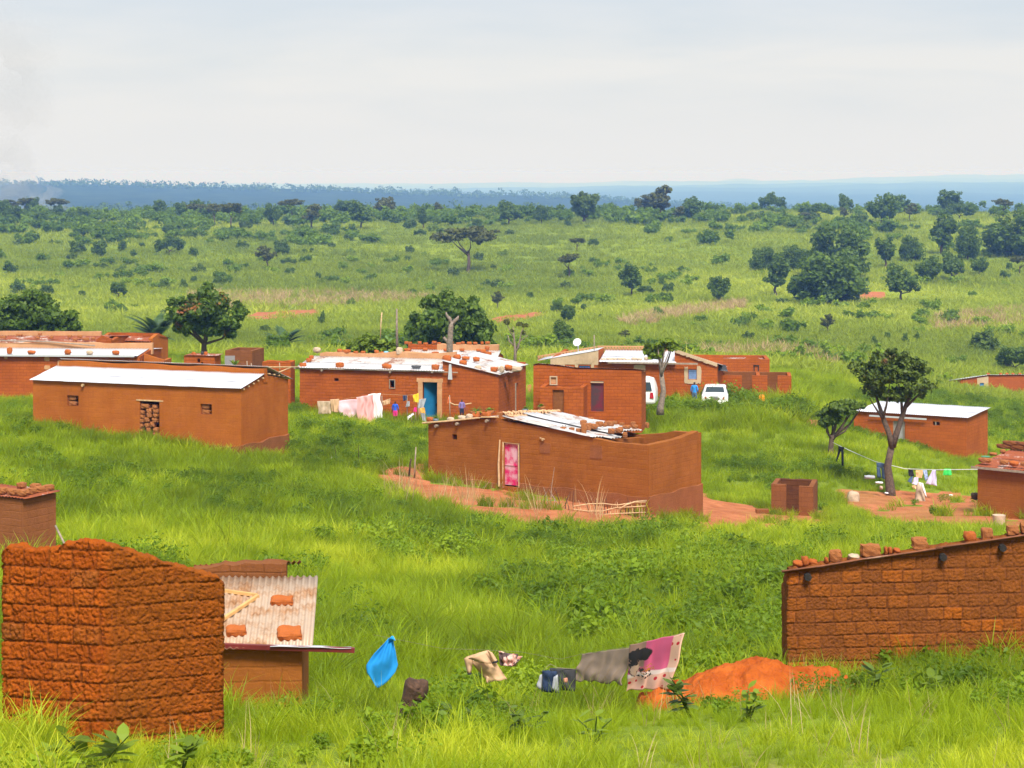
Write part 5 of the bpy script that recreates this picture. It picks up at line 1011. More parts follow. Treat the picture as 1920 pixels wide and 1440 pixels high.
# pink towel with printed pattern
tp_ = NT('pink_towel'); co = tp_.n('TexCoord').outputs['Object']; at = tp_.n('Attribute', {'attribute_name': 'uvc'}).outputs['Vector']; sx = tp_.n('SeparateXYZ', None, Vector=at); uu, vv = sx.outputs[0], sx.outputs[1]
wob = tp_.math('MULTIPLY', tp_.math('SUBTRACT', tp_.noise(at, 7, 3), .5), .22); w2 = tp_.math('MULTIPLY', tp_.math('SUBTRACT', tp_.noise(at, 11, 3), .5), .3)
def disc(cx, cy, rx, ry, wq, lo=.8, hi=1.0):
    a = tp_.math('DIVIDE', tp_.math('SUBTRACT', tp_.math('ADD', uu, wq), cx), rx); b = tp_.math('DIVIDE', tp_.math('SUBTRACT', tp_.math('ADD', vv, wq), cy), ry)
    return tp_.rng(tp_.math('ADD', tp_.math('MULTIPLY', a, a), tp_.math('MULTIPLY', b, b)), lo, hi, 1., 0.)
c = tp_.mix(tp_.rng(uu, .8, .82), tp_.mix(tp_.rng(vv, .68, .7), (.60, .09, .20), (.72, .40, .30)), (.72, .42, .30))
c = tp_.mix(tp_.math('MULTIPLY', tp_.rng(vv, .62, .64), tp_.rng(vv, .72, .70)), c, (.80, .62, .55))
vor = tp_.n('TexVoronoi', None, Vector=at, Scale=6.5, Randomness=.35); dots = tp_.rng(vor.outputs[0], .20, .24, 1, 0)
c = tp_.mix(tp_.math('MULTIPLY', dots, tp_.math('MAXIMUM', tp_.rng(uu, .8, .82), tp_.rng(vv, .7, .72))), c, (.5, .005, .02))
c = tp_.mix(tp_.math('MULTIPLY', tp_.rng(uu, .32, .30), tp_.rng(vv, .55, .5)), c, (.30, .17, .12))
c = tp_.mix(disc(.22, .25, .26, .13, wob), c, (.012, .009, .01)); c = tp_.mix(disc(.10, .44, .10, .24, w2), c, (.012, .009, .01)); c = tp_.mix(disc(.14, .55, .10, .12, w2), c, (.5, .33, .24))
c = tp_.mix(tp_.math('MULTIPLY', disc(.40, .60, .16, .12, w2), tp_.rng(tp_.noise(at, 16, 2), .48, .55)), c, (.45, .16, .02)); c = tp_.mix(tp_.math('MULTIPLY', disc(.34, .66, .2, .10, w2), tp_.rng(tp_.noise(at, 13, 2), .5, .55)), c, (.01, .01, .01))
MT['towel'] = tp_.finish(tp_.n('BsdfPrincipled', None, Base_Color=c, Roughness=.9))
o = cloth('pink_towel', [(1182, 1209), (1283, 1187), (1258, 1289), (1174, 1296)], 24.9, MT['towel'], 'pink towel with red dots and a black and orange print on the washing line', folds=3.2, amp=.045, nx=60, ny=40, wav=.03, seed=2, d2=23.9)
me = o.data; at = me.attributes.new('uvc', 'FLOAT_VECTOR', 'POINT'); uvs = []
for i in range(61):
    for j in range(41): uvs += [i/60, j/40, 0]
at.data.foreach_set('vector', uvs)
pole('washing_line', [W(700, 1190, 28.2), W(735, 1197, 28), W(830, 1216, 27.4), W(916, 1219, 27), W(975, 1222, 26.8)], .0018, 'wood_grey', 'thin cord carrying the blue cloth and the beige shirt', 'clothesline')
pole('washing_line', [W(975, 1222, 26.8), W(1050, 1236, 26.4), W(1092, 1226, 26), W(1184, 1212, 25), W(1284, 1186, 23.9)], .002, 'wood_grey', 'rising cord carrying the taupe blanket and the pink towel', 'clothesline')
pole('washing_line', [W(1012, 1262, 25.1), W(1032, 1245, 25), W(1045, 1252, 25.1), W(1082, 1255, 25.2)], .003, 'wood_grey', 'short drooping cord above the dark shorts in the grass', 'clothesline')
# ================================================================== people
def person(px, py_foot, d, H, label, shirt, low, rz=0, arm=((.07, -.02, -.28), (.02, -.10, -.24)), arm2=None, lean=0, hat=None, long_low=False):
    loc = W(px, py_foot, d); e = empty('person', loc, rz); tag(e, label, 'person')
    k = H/1.7
    J = [((0, 0, .92), .125), ((0, .0, 1.08), .115), ((0, 0, 1.28), .13), ((0, 0, 1.42), .085), ((0, 0, 1.5), .05), ((0, -.01, 1.57), .075), ((0, -.01, 1.66), .078)]
    Ed = [(0, 1), (1, 2), (2, 3), (3, 4), (4, 5), (5, 6)]
    for s, (el, ha) in ((1, arm), (-1, arm2 or arm)):
        b = len(J); S_ = Vector((s*.17, 0, 1.39)); E_ = S_+Vector((s*el[0], el[1], el[2])); H_ = E_+Vector((s*ha[0], ha[1], ha[2]))
        J += [(tuple(S_), .05), (tuple(E_), .038), (tuple(H_), .028), (tuple(H_+(H_-E_).normalized()*.09), .03)]; Ed += [(3, b), (b, b+1), (b+1, b+2), (b+2, b+3)]
    for s in (1, -1):
        b = len(J); J += [((s*.09, 0, .86), .095), ((s*.10, -.02, .48), .058), ((s*.10, .01, .08), .036), ((s*.10, -.13, .03), .034)]; Ed += [(0, b), (b, b+1), (b+1, b+2), (b+2, b+3)]
    me = bpy.data.meshes.new('body'); me.from_pydata([(x*k, (y-lean*max(0, z-.9))*k, z*k) for (x, y, z), r in J], Ed, [])
    o = bpy.data.objects.new('body', me); COL.objects.link(o); sk = o.modifiers.new('s', 'SKIN'); o.modifiers.new('ss', 'SUBSURF').levels = 2
    for i, (p, r) in enumerate(J): me.skin_vertices[0].data[i].radius = (r*k, r*k)
    me.skin_vertices[0].data[0].use_root = True
    dg = bpy.context.evaluated_depsgraph_get(); dg.update(); em = bpy.data.meshes.new_from_object(o.evaluated_get(dg)); bpy.data.objects.remove(o)
    def part(name, test, off, mat):
        bm = bmesh.new(); bm.from_mesh(em); bm.normal_update()
        bmesh.ops.delete(bm, geom=[f for f in bm.faces if not test(f.calc_center_median()/k)], context='FACES')
        for v in bm.verts: v.co += v.normal*off*k
        bobj(name, bm, mat, e, smooth=True)
    o = meshobj('body', em.copy(), MT['skin'], e); o.data.polygons.foreach_set('use_smooth', [True]*len(o.data.polygons))
    part('shirt', lambda c: .88 < c.z+lean*0 < 1.47 and abs(c.x) < .26 and c.z > 1.02-.5*(abs(c.x) < .17), .018, shirt)
    part('trousers' if long_low else 'shorts', lambda c: (.1 if long_low else .52) < c.z < .97 and abs(c.x) < .2, .022, low)
    part('hair', lambda c: c.z > 1.62 and c.y+lean*.7 > -.06, .012, hat or MT['hair'])
MT['royal'] = cl('royal_blue_shirt', (.02, .10, .62)); MT['hotpink'] = cl('hot_pink_skirt', (.85, .03, .28)); MT['violet'] = cl('violet_top', (.20, .15, .38)); MT['darkcl'] = cl('dark_cloth', (.02, .02, .05)); MT['sky'] = cl('light_blue_shirt', (.03, .25, .65)); MT['redcl'] = cl('red_scarf', (.75, .02, .05)); MT['jean'] = cl('worn_jeans', (.08, .14, .26)); MT['yellow'] = cl('yellow_cloth', (.85, .55, .02)); MT['orangecl'] = cl('orange_cloth', (.75, .18, .04)); MT['ochre'] = cl('ochre_cloth', (.72, .38, .08)); MT['lilac'] = cl('pale_pink_sheet', (.74, .50, .56), var=.04); MT['pinksheet'] = cl('pink_sheet', (.76, .40, .40), var=.1, scale=1.5); MT['whitesheet'] = cl('white_sheet', (.85, .83, .84), var=.02); MT['indigo'] = cl('dark_indigo', (.04, .05, .12))
person(741, 793, 107.5, 1.16, 'child in blue t-shirt and hot pink shorts facing the red mud wall', MT['royal'], MT['hotpink'], math.radians(170))
person(866, 787, 107, 1.08, 'child in violet top standing behind the stick barrier near the blue door', MT['violet'], MT['darkcl'], math.radians(10))
person(1302, 762, 119, 1.45, 'person in light blue shirt standing left of the white sedan', MT['sky'], MT['jean'], math.radians(160), long_low=True)
person(1320, 762, 121.5, 1.50, 'person with red headscarf leaning behind the white sedan', MT['greycl'], MT['jean'], math.radians(150), hat=MT['redcl'], lean=.1, long_low=True)

# ================================================================== vehicles
def loft_car(name, loc, rz, st, Wd, label, cat, rear=True, roofw=.78):
    """st: stations (y, z_sill, z_belt, z_roof, width factor) from rear to front, y forward"""
    e = empty(name, loc, rz); tag(e, label, cat); bm = bmesh.new(); rings = []
    for (y, zs, zb_, zr_, wf) in st:
        w = Wd/2*wf; rw = w*(roofw if zr_-zb_ > .15 else .93); z4 = [(-w*.93, zs), (-w, zs+.12), (-w, (zs+zb_)/2), (-w*.98, zb_), (-rw, zr_-.05 if zr_-zb_ > .1 else zr_-.01), (-rw*.86, zr_)]
        lp = z4+[(0, zr_+.02)]+[(-x, z) for x, z in z4[::-1]]
        rings.append([bm.verts.new((x, y, z)) for x, z in lp])
    n = len(rings[0])
    for a, b in zip(rings[:-1], rings[1:]):
        for i in range(n): bm.faces.new((a[i], a[(i+1) % n], b[(i+1) % n], b[i]))
    bm.faces.new(rings[0]); bm.faces.new(rings[-1][::-1])
    o = bobj('body', bm, MT['car'], e, smooth=False); m = o.modifiers.new('b', 'BEVEL'); m.width = .035; m.segments = 3; m.limit_method = 'ANGLE'; m.angle_limit = math.radians(22)
    for p in o.data.polygons: p.use_smooth = True
    return e
def quadpart(e, name, pts, mat, th=.02):
    bm = bmesh.new(); vs = [bm.verts.new(p) for p in pts]; f = bm.faces.new(vs); bm.normal_update(); r = bmesh.ops.extrude_face_region(bm, geom=[f]); nn = f.normal.copy()
    for v in r['geom']:
        if isinstance(v, bmesh.types.BMVert): v.co += nn*th
    return bobj(name, bm, mat, e)
def wheel(e, x, y, r):
    bm = bmesh.new(); torus(bm, r*.76, r*.24, 28, 10, 1.0)
    t = bobj('wheel', bm, MT['rubber'], e, (x, y, r), smooth=True); t.rotation_euler = (0, math.pi/2, 0); t.location.x -= r*.24
    bm = bmesh.new(); tube(bm, [(0, 0, .03), (0, 0, r*.4)], r*.6, 20); bobj('rim', bm, MT['tin'], t)
s_ = 118/F; c_ = W(1340, 768, 118)
st = [(0, .35, .86, .98, .90), (.12, .22, .92, 1.02, .985), (.45, .2, .93, 1.06, 1.0), (.62, .2, .93, 1.08, 1.0), (1.15, .2, .93, 1.40, 1.0), (1.5, .2, .93, 1.46, 1.0), (2.3, .2, .92, 1.46, 1.0), (2.9, .2, .9, 1.30, 1.0), (3.35, .2, .88, .98, 1.0), (4.1, .22, .8, .9, .97), (4.4, .3, .7, .75, .86)]
e = loft_car('parked_car', c_, math.radians(-7), st, 1.74, 'white sedan seen from behind, parked left of the roofless rooms', 'car')
quadpart(e, 'rear_window', [(-.62, .60, 1.12), (.62, .60, 1.12), (.55, 1.08, 1.405), (-.55, 1.08, 1.405)], MT['glass'])
for s in (-1, 1):
    quadpart(e, 'taillight', [(s*.50, -.03, .68), (s*.80, .05, .68), (s*.80, .05, .87), (s*.56, -.03, .85)][::s], MT['red_lamp'], .04)
    quadpart(e, 'side_window', [(s*.875, 1.0, .97), (s*.875, 2.9, .95), (s*.72, 2.5, 1.36), (s*.70, 1.35, 1.36)], MT['glass'], .02)
    wheel(e, s*.76, .85, .3); wheel(e, s*.76, 3.5, .3)
quadpart(e, 'number_plate', [(-.26, -.04, .64), (.26, -.04, .64), (.26, -.04, .78), (-.26, -.04, .78)], MT['plate'])
bm = bmesh.new(); box(bm, (0, .03, .45), (1.6, .16, .2), bevel=.05); bobj('bumper', bm, MT['car'], e)
bm = bmesh.new(); box(bm, (0, -.06, .90), (.5, .05, .04), bevel=.01); bobj('boot_trim', bm, MT['tin'], e)
e.scale = (.90, .90, .87)
# suv, rear end showing beside the annex house
c_ = W(1231, 768, 113); st = [(0, .45, 1.0, 1.15, .9), (.08, .4, 1.05, 1.45, .97), (.2, .38, 1.05, 1.72, 1.0), (.5, .38, 1.05, 1.80, 1.0), (2.4, .38, 1.03, 1.80, 1.0), (3.1, .38, 1.02, 1.2, 1.0), (4.2, .38, .98, 1.08, .98), (4.6, .45, .85, .9, .9)]
e = loft_car('parked_suv', c_, math.radians(80), st, 1.75, 'white canopied pickup half hidden behind the maroon door house', 'pickup', roofw=.86)
for s in (-1, 1):
    quadpart(e, 'side_window', [(s*.885, .16, 1.14), (s*.885, 1.15, 1.14), (s*.80, 1.12, 1.6), (s*.80, .26, 1.6)], MT['glass']); quadpart(e, 'side_window', [(s*.875, 1.3, 1.12), (s*.875, 2.4, 1.12), (s*.78, 2.2, 1.62), (s*.78, 1.3, 1.62)], MT['glass'])
    quadpart(e, 'taillight', [(s*.885, .06, .72), (s*.885, .28, .72), (s*.88, .26, 1.04), (s*.88, .10, 1.04)], MT['red_lamp'], .03); wheel(e, s*.76, .95, .36); wheel(e, s*.76, 3.6, .36)
quadpart(e, 'rear_window', [(-.6, .03, 1.2), (.6, .03, 1.2), (.55, .16, 1.6), (-.55, .16, 1.6)], MT['glass'])
# jerrycan
MT['can'] = flat('orange_plastic', (.85, .30, .01), .45, .06); p = W(1428, 757, 121); e = empty('jerrycan', p, .1); tag(e, 'orange jerrycan standing before the middle stall wall', 'jerrycan')
bm = bmesh.new(); box(bm, (0, 0, .25), (.36, .2, .46), bevel=.04); bobj('body', bm, MT['can'], e, smooth=False)
bm = bmesh.new(); tube(bm, [(-.1, 0, .46), (-.08, 0, .55), (.06, 0, .55), (.08, 0, .46)], .022, 7); bobj('handle', bm, MT['can'], e); bm = bmesh.new(); tube(bm, [(.13, 0, .46), (.13, 0, .53)], .035, 9); bobj('cap', bm, MT['can'], e)

# ================================================================== village washing
cloth('pink_sheet', [(628, 752), (691, 746), (688, 795), (640, 778)], 107, MT['lilac'], 'sheer pale pink sheet, left end of the sheets before the red wall', folds=1.6, amp=.10, nx=44, ny=24, wav=.32, seed=3)
cloth('pink_sheet', [(668, 745), (700, 739), (703, 800), (672, 800)], 106.4, MT['pinksheet'], 'peach pink sheet bunched in deep folds in the middle of the sheets', folds=2.2, amp=.10, nx=44, ny=24, wav=.25, seed=8)
cloth('white_sheet', [(690, 740), (714, 737), (717, 800), (692, 800)], 106.8, MT['whitesheet'], 'plain white sheet at the right end of the pink sheets', folds=1.3, amp=.07, nx=30, ny=22, wav=.25, seed=5)
cloth('beige_cloth', [(595, 752), (620, 752), (621, 775), (597, 777)], 107, MT['sackm'], 'grey beige cloth lying over the bush left of the pink sheets', folds=1.5, amp=.07, seed=6); cloth('beige_cloth', [(619, 749), (636, 748), (634, 774), (622, 772)], 106.8, MT['beige'], 'tan cloth between the grey beige cloth and the pink sheets', folds=1, amp=.06, seed=7)
cloth('small_cloth', [(717, 752), (732, 747), (731, 757), (719, 760)], 107, MT['beige'], 'cream rag on the line right of the white sheet', folds=2, amp=.05, seed=2); cloth('small_cloth', [(755, 741), (763, 741), (763, 750), (756, 752)], 107, MT['indigo'], 'dark blue garment on the line right of the child in pink shorts', folds=1.5, amp=.05, seed=4)
cloth('small_cloth', [(764, 753), (768, 752), (768, 762), (760, 763)], 107, MT['greycl'], 'pale grey garment hanging just below the dark blue one', folds=1, amp=.04, seed=5); cloth('yellow_shirt', [(774, 741), (785, 737), (785, 755), (776, 754)], 106.8, MT['yellow'], 'bright yellow shirt left of the blue door', folds=1, amp=.05, seed=6)
cloth('grey_shirt', [(786, 749), (799, 747), (794, 765), (784, 765)], 106.6, MT['greycl'], 'light grey shirt hanging in front of the left side of the blue door', folds=1.4, amp=.05, seed=9); cloth('ochre_shirt', [(787, 765), (796, 764), (798, 776), (788, 773)], 106.5, MT['ochre'], 'ochre shirt below the light grey one before the blue door', folds=1, amp=.05, seed=3)
cloth('pink_cloth', [(777, 764), (781, 764), (781, 773), (775, 771)], 106.5, MT['hotpink'], 'small bright pink garment left of the ochre shirt', folds=1, amp=.04, seed=3); cloth('grey_trousers', [(788, 773), (797, 776), (799, 792), (792, 788)], 106.5, MT['greycl'], 'grey trousers drooping under the ochre shirt', folds=2, amp=.06, seed=8)
cloth('white_cloth', [(764, 781), (775, 774), (776, 777), (764, 788)], 106.4, MT['whitecl'], 'white patterned rag trailing on the sticks below the pink garment', folds=2, amp=.06, seed=8)
cloth('orange_cloth', [(841, 744), (844, 744), (846, 756), (838, 756)], 107.5, MT['orangecl'], 'orange garment hung on the post right of the blue door', folds=1, amp=.05, seed=3)
for q, (a, b, c, lb) in enumerate(((843, 741, 790, 'post with the orange garment'), (783, 740, 792, 'post behind the yellow shirt'), (763, 742, 792, 'thin post below the dark blue garment'), (779, 770, 795, 'short stick under the pink garment'), (771, 775, 795, 'knobbly stick left of the pink garment'), (716, 742, 790, 'post at the right edge of the white sheet'))): pole('post', [W(a+1, c, 107.2), W(a, b, 107.2)], .025, 'wood_grey', lb, 'post')
pole('bent_stick', [W(844, 755, 107.3), W(852, 759, 107.3), W(862, 759.5, 107.4), W(872, 758, 107.4), W(884, 756, 107.4)], .03, 'wood_pale', 'pale bent rail crossing behind the child in violet', 'rail')
pole('washing_line', [W(629, 751, 107.1), W(670, 744, 107), W(717, 739, 107), W(763, 741, 107), W(785, 739, 106.9)], .006, 'straw', 'cord holding the pink and white sheets', 'clothesline')
pole('pole', [W(6, 0, 1), W(6, 0, 1)], .01, 'straw', 'x') if 0 else None
pole('bare_pole', [W(713, 640, 128), W(714, 610, 128), W(716, 586, 128)], .04, 'wood_pale', 'slim pale pole rising behind the blue door house', 'pole'); pole('bare_pole', [W(745, 660, 118), W(744, 620, 118), W(744, 579, 118)], [.09, .07, .05], 'bark_grey', 'thick bare grey pole rising right of the banana plant', 'pole')
bm = bmesh.new(); o_ = W(842, 700, 128); q = lambda px, py, dy=0: W(px, py, 128+dy)-o_
tube(bm, [q(843, 700), q(843, 650), q(845, 615), q(848, 603)], [.24, .2, .17, .15], 9); tube(bm, [q(846, 608), q(843, 597), q(838, 592), q(836, 585)], [.13, .12, .08, .03], 8); tube(bm, [q(847, 610), q(852, 602), q(858, 597), q(860, 592)], [.14, .12, .1, .03], 8); tube(bm, [q(843, 650), q(838, 640), q(833, 634), q(832, 632)], [.12, .1, .11, .09], 8)
tag(bobj('dead_tree', bm, MT['bark_grey'], None, o_, smooth=True), 'pale forked dead tree trunk before the big round tree', 'dead tree')
# right yard washing
MT['limecl'] = cl('lime_green_cloth', (.05, .65, .12)); MT['peach'] = cl('peach_cloth', (.8, .5, .25)); MT['printcl'] = cl('blue_print_cloth', (.35, .45, .8), var=.5, scale=9); MT['lav'] = cl('lavender_cloth', (.66, .62, .82), var=.03)
bm = bmesh.new(); o_ = W(1577, 836, 100)
quadgrid(bm, [(1572, 836), (1583, 839), (1581, 846), (1572, 844)], 6, 4, 100, .03, 1, 0, o_); quadgrid(bm, [(1572, 843), (1577, 845), (1571, 861), (1567, 866)], 4, 6, 100, .03, 2, 0, o_); quadgrid(bm, [(1577, 845), (1582, 845), (1582, 873), (1578, 873)], 4, 6, 100, .03, 2, 0, o_)
o = bobj('black_leggings', bm, MT['black'], None, o_, smooth=True); o.modifiers.new('t', 'SOLIDIFY').thickness = .02; tag(o, 'black leggings hanging right of the smaller tree', 'laundry')
bm = bmesh.new(); o_ = W(1652, 866, 97); quadgrid(bm, [(1643, 867), (1658, 869), (1658, 878), (1644, 876)], 6, 4, 97, .03, 1, 0, o_); quadgrid(bm, [(1644, 876), (1650, 877), (1652, 896), (1645, 895)], 4, 6, 97, .03, 2, 0, o_); quadgrid(bm, [(1652, 877), (1658, 878), (1660, 899), (1654, 897)], 4, 6, 97, .03, 2, 0, o_)
o = bobj('jeans', bm, MT['jean'], None, o_, smooth=True); o.modifiers.new('t', 'SOLIDIFY').thickness = .02; tag(o, 'blue jeans pegged on the line left of the tall tree trunk', 'laundry')
cloth('dark_cloth', [(1703, 880), (1712, 881), (1714, 893), (1704, 892)], 96, MT['black'], 'small black garment right of the tall tree trunk', folds=1, amp=.03)
cloth('peach_cloth', [(1717, 882), (1731, 882), (1729, 897), (1717, 894)], 96, MT['peach'], 'peach garment between the black one and the blue print', folds=1, amp=.03, seed=2); cloth('blue_print_cloth', [(1730, 882), (1738, 882), (1740, 896), (1735, 902)], 96, MT['printcl'], 'blue and white printed garment left of the lavender skirt', folds=1, amp=.03, seed=3)
cloth('lavender_skirt', [(1748, 882), (1754, 881), (1757, 911), (1735, 907)], 95.5, MT['lav'], 'wide lavender skirt flaring on the line', folds=2, amp=.06, seed=4); cloth('green_cloth', [(1770, 879), (1783, 879), (1784, 891), (1768, 891)], 96, MT['limecl'], 'lime green garment at the right end of the line', folds=1, amp=.05, seed=5)
cloth('light_blue_cloth', [(1708, 893), (1712, 894), (1709, 906), (1701, 902)], 96, MT['jean'], 'faded blue rag under the black garment', folds=1, amp=.03, seed=5); cloth('white_shirt', [(1714, 895), (1722, 895), (1721, 910), (1710, 908)], 94.5, MT['lav'], 'pale shirt left of the wrapped post', folds=1, amp=.04, seed=6); cloth('pink_cloth', [(1709, 911), (1719, 909), (1720, 918), (1713, 916)], 94.5, MT['peach'], 'pinkish cloth tip below the pale shirt', folds=1, amp=.03, seed=7)
pole('washing_line', [W(1562, 830, 104.5), W(1596, 846, 101), W(1640, 865, 97.5), W(1697, 879, 96), W(1754, 881, 95.6), W(1838, 880, 90)], .014, 'whitecl', 'white cord running from the smaller tree past the tall tree to the right edge house', 'clothesline')
bm = bmesh.new(); o_ = W(1725, 948, 94); q = lambda px, py: W(px, py, 94)-o_
tube(bm, [q(1725, 949), q(1725, 946), q(1725, 930), q(1724, 912), q(1723, 904)], [.32, .30, .22, .13, .06], 14)
for v_ in bm.verts: v_.co += Vector([mn.noise(v_.co*5+Vector((k*5, 0, 0))) for k in range(3)])*.06
tag(bobj('wrapped_post', bm, MT['sackm'], None, o_, smooth=True), 'stubby post wrapped in tan sacking on the bare yard', 'wrapped post'); cloth('white_towel', [(1722, 904), (1731, 906), (1739, 934), (1733, 926)], 93.6, MT['whitecl'], 'white towel thrown over the wrapped post', folds=1, amp=.05, seed=7)
rock('sack', W(1600, 950, 92), (.55, .4, .7), 'tan upright sack in the grass left of the bare yard', 'sack', None, 'sackm', 9); rock('tub', W(1874, 985, 82), (.5, .5, .42), 'x') if 0 else None
bm = bmesh.new(); tube(bm, [(0, 0, 0), (0, 0, .40), (0, 0, .38), (0, 0, .1)], [.24, .26, .22, .2], 18); tag(bobj('grey_bucket', bm, MT['sackm'], None, W(1873, 984, 82), smooth=False), 'pale grey bucket at the lower edge of the bare yard', 'bucket')
rock('clay_pot', W(1828, 936, 90), (.34, .34, .3), 'dark round pot at the corner of the right edge house', 'pot', None, 'bark', 7)
for (px, py, w, hh, lb, m) in ((1630, 898, 20, 7, 'crumpled black and white cloth on the grass left of the jeans', 'greycl'), (1648, 907, 14, 4, 'thin white rag on the ground left of the tall tree', 'whitecl'), (1652, 918, 6, 7, 'small cream scrap standing left of the tall tree foot', 'sackm'), (1662, 926, 7, 3, 'white scrap at the foot of the tall tree', 'whitecl'), (1783, 930, 7, 3, 'tiny white scrap in the middle of the bare yard', 'whitecl')): rock('rag', W(px, py, 95.5), (w*95/F, .2, hh*95/F), lb, 'rag', None, m, 8)
# stick fences beside the centre house
def stick_row(name, label, pts, d0, n, hgt, seed, mat='wood_grey', rails=2, jit=.5):
    rg = random.Random(seed); a = W(*pts[0], d0[0]); b = W(*pts[1], d0[1]); e = empty(name, a); tag(e, label, 'fence')
    for i in range(n):
        t = i/(n-1); p = (b-a)*t; hh = hgt*rg.uniform(.6, 1.25) if rg.random() > .12 else hgt*2
        bm = bmesh.new(); tube(bm, [p+V(rg.uniform(-.03, .03), rg.uniform(-.1, .1), -.3), p+V(rg.uniform(-.05, .05), 0, hh*.5), p+V(rg.uniform(-.14, .14)*jit, rg.uniform(-.1, .1), hh)], [.02, .016, .008], 5); bobj('stake', bm, MT['stump' if rg.random() < .5 else mat], e)
    for k in range(rails):
        bm = bmesh.new(); tube(bm, [(b-a)*t+V(0, -.04, hgt*(.22+.3*k)+rg.uniform(-.06, .06)) for t in (0, .2, .4, .6, .8, 1)], .022, 5); bobj('rail', bm, MT[mat], e)
stick_row('stick_fence', 'low fence of woven sticks against the near corner of the pink door house', ((1075, 972), (1210, 966)), (73, 74.3), 22, .55, 3, 'wood_pale', 3); stick_row('stick_fence', 'dry upright twigs left of the woven stick fence', ((1020, 952), (1075, 970)), (76, 73.5), 10, .8, 5, 'wood_grey', 0, 2)
stick_row('stick_fence', 'loose fence of grey branches left of the pink door house', ((620, 905), (722, 900)), (82, 83), 20, .75, 8, 'wood_grey', 2, 2)
pole('branch', [W(1160, 955, 73), W(1175, 946, 73), W(1190, 941, 73.4), W(1212, 939, 74)], .03, 'wood_pale', 'pale curved branch lying on top of the woven stick fence', 'branch'); pole('branch', [W(602, 905, 82), W(609, 885, 82), W(620, 868, 82), W(622, 856, 82)], [.05, .04, .035, .02], 'wood_grey', 'crooked grey branch standing at the left end of the branch fence', 'branch')
pole('post', [W(777, 899, 81), W(778, 870, 81), W(780, 838, 81)], [.04, .035, .02], 'wood_grey', 'tall thin post left of the pink door house', 'post'); pole('post', [W(767, 892, 81), W(769, 868, 81), W(771, 860, 81)], [.04, .035, .03], 'stump', 'short dark post beside the tall thin post', 'post')
pole('pipe', [W(755, 893, 82), W(800, 902, 81.5)], .04, 'wood_pale', 'pale pipe lying at the left foot of the pink door house', 'pipe')
p = W(1429, 962, 80); bm = bmesh.new(); box(bm, (0, 0, .08), (.5, .3, .16), bevel=.02); tag(bobj('mud_block', bm, MT['mud_brown'], None, p), 'flat brown block on the ground left of the roofless hut', 'block')
# ================================================================== vegetation
MT['crown_dark'] = leafmat('mango_foliage', (.032, .062, .006), (.085, .145, .012), (.18, .265, .03), trans=.3, scale=1.2)
MT['crown_rust'] = leafmat('mango_foliage_flush', (.030, .058, .006), (.08, .14, .012), (.17, .26, .03), trans=.28, scale=1.2, accent=(.30, .10, .03), acc=.2)
MT['crown_mid'] = leafmat('tree_foliage', (.035, .06, .008), (.09, .14, .016), (.18, .26, .035), trans=.25, scale=.8)
MT['crown_light'] = leafmat('light_foliage', (.06, .10, .008), (.16, .23, .015), (.30, .40, .04), trans=.3, scale=.8)
MT['crown_olive'] = leafmat('olive_foliage', (.045, .052, .012), (.10, .11, .022), (.17, .19, .045), trans=.22, scale=.8)
MT['crown_rusty'] = leafmat('miombo_foliage', (.03, .05, .007), (.075, .11, .014), (.15, .21, .032), trans=.2, scale=1., accent=(.17, .085, .035), acc=.08)
MT['palm'] = leafmat('palm_foliage', (.03, .065, .02), (.06, .11, .035), (.11, .18, .06), trans=.2)
MT['banana'] = leafmat('banana_leaf', (.08, .16, .04), (.16, .28, .07), (.26, .40, .14), trans=.3)
MT['weed'] = leafmat('weed_leaves', (.055, .11, .004), (.145, .235, .007), (.32, .42, .016), trans=.35, inst=True)
MT['grass'] = leafmat('grass_blades', (.06, .115, .003), (.235, .335, .006), (.58, .61, .035), trans=.42, inst=True, spec=.2, rough=.5, hv=.72)
MT['hillgrass'] = leafmat('hillside_grass_blades', (.09, .14, .010), (.27, .335, .018), (.56, .59, .07), trans=.42, inst=True, spec=.2, hv=.75)
MT['dry'] = leafmat('dry_stalks', (.30, .20, .09), (.45, .32, .15), (.6, .45, .25), trans=.3, inst=True)
def leaves(rs, clumps, n, size, up=.3, aspect=1.6, core=.35, curl=0):
    """leaf quads spread through ellipsoid clumps (x,y,z,rx,ry,rz)"""
    C = np.array(clumps, float); vol = (C[:, 3]*C[:, 4]+C[:, 4]*C[:, 5]+C[:, 3]*C[:, 5]); pick = rs.choice(len(C), n, p=vol/vol.sum())
    dirs = rs.normal(size=(n, 3)); dirs /= np.linalg.norm(dirs, axis=1)[:, None]
    rad = core+(1-core)*rs.rand(n)**.45; rad *= 1+rs.normal(size=n)*.07
    p = C[pick, :3]+dirs*C[pick, 3:6]*rad[:, None]
    nrm = dirs*.8+rs.normal(size=(n, 3))*.6+np.array([0, 0, up]); nrm /= np.linalg.norm(nrm, axis=1)[:, None]
    t = rs.normal(size=(n, 3)); t -= nrm*(t*nrm).sum(1)[:, None]; t /= np.linalg.norm(t, axis=1)[:, None]; b = np.cross(nrm, t)
    s = size*(.6+.8*rs.rand(n))[:, None]
    v = np.stack([p-t*s*.5*aspect, p+b*s*.5, p+t*s*.5*aspect, p-b*s*.5], 1).reshape(-1, 3)
    f = np.arange(n*4).reshape(n, 4)
    return v, f
def subclumps(rs, big, k=9, f=.42):
    out = []
    for (x, y, z, rx, ry, rz) in big:
        out.append((x, y, z, rx*.72, ry*.72, rz*.72))
        for i in range(k):
            d = rs.normal(size=3); d /= np.linalg.norm(d); d[2] = d[2]*.9+.08; q = f*(.65+.6*rs.rand()); m = .8+.16*rs.rand()
            out.append((x+d[0]*rx*m, y+d[1]*ry*m, z+d[2]*rz*m, rx*q, ry*q, rz*q))
    return out
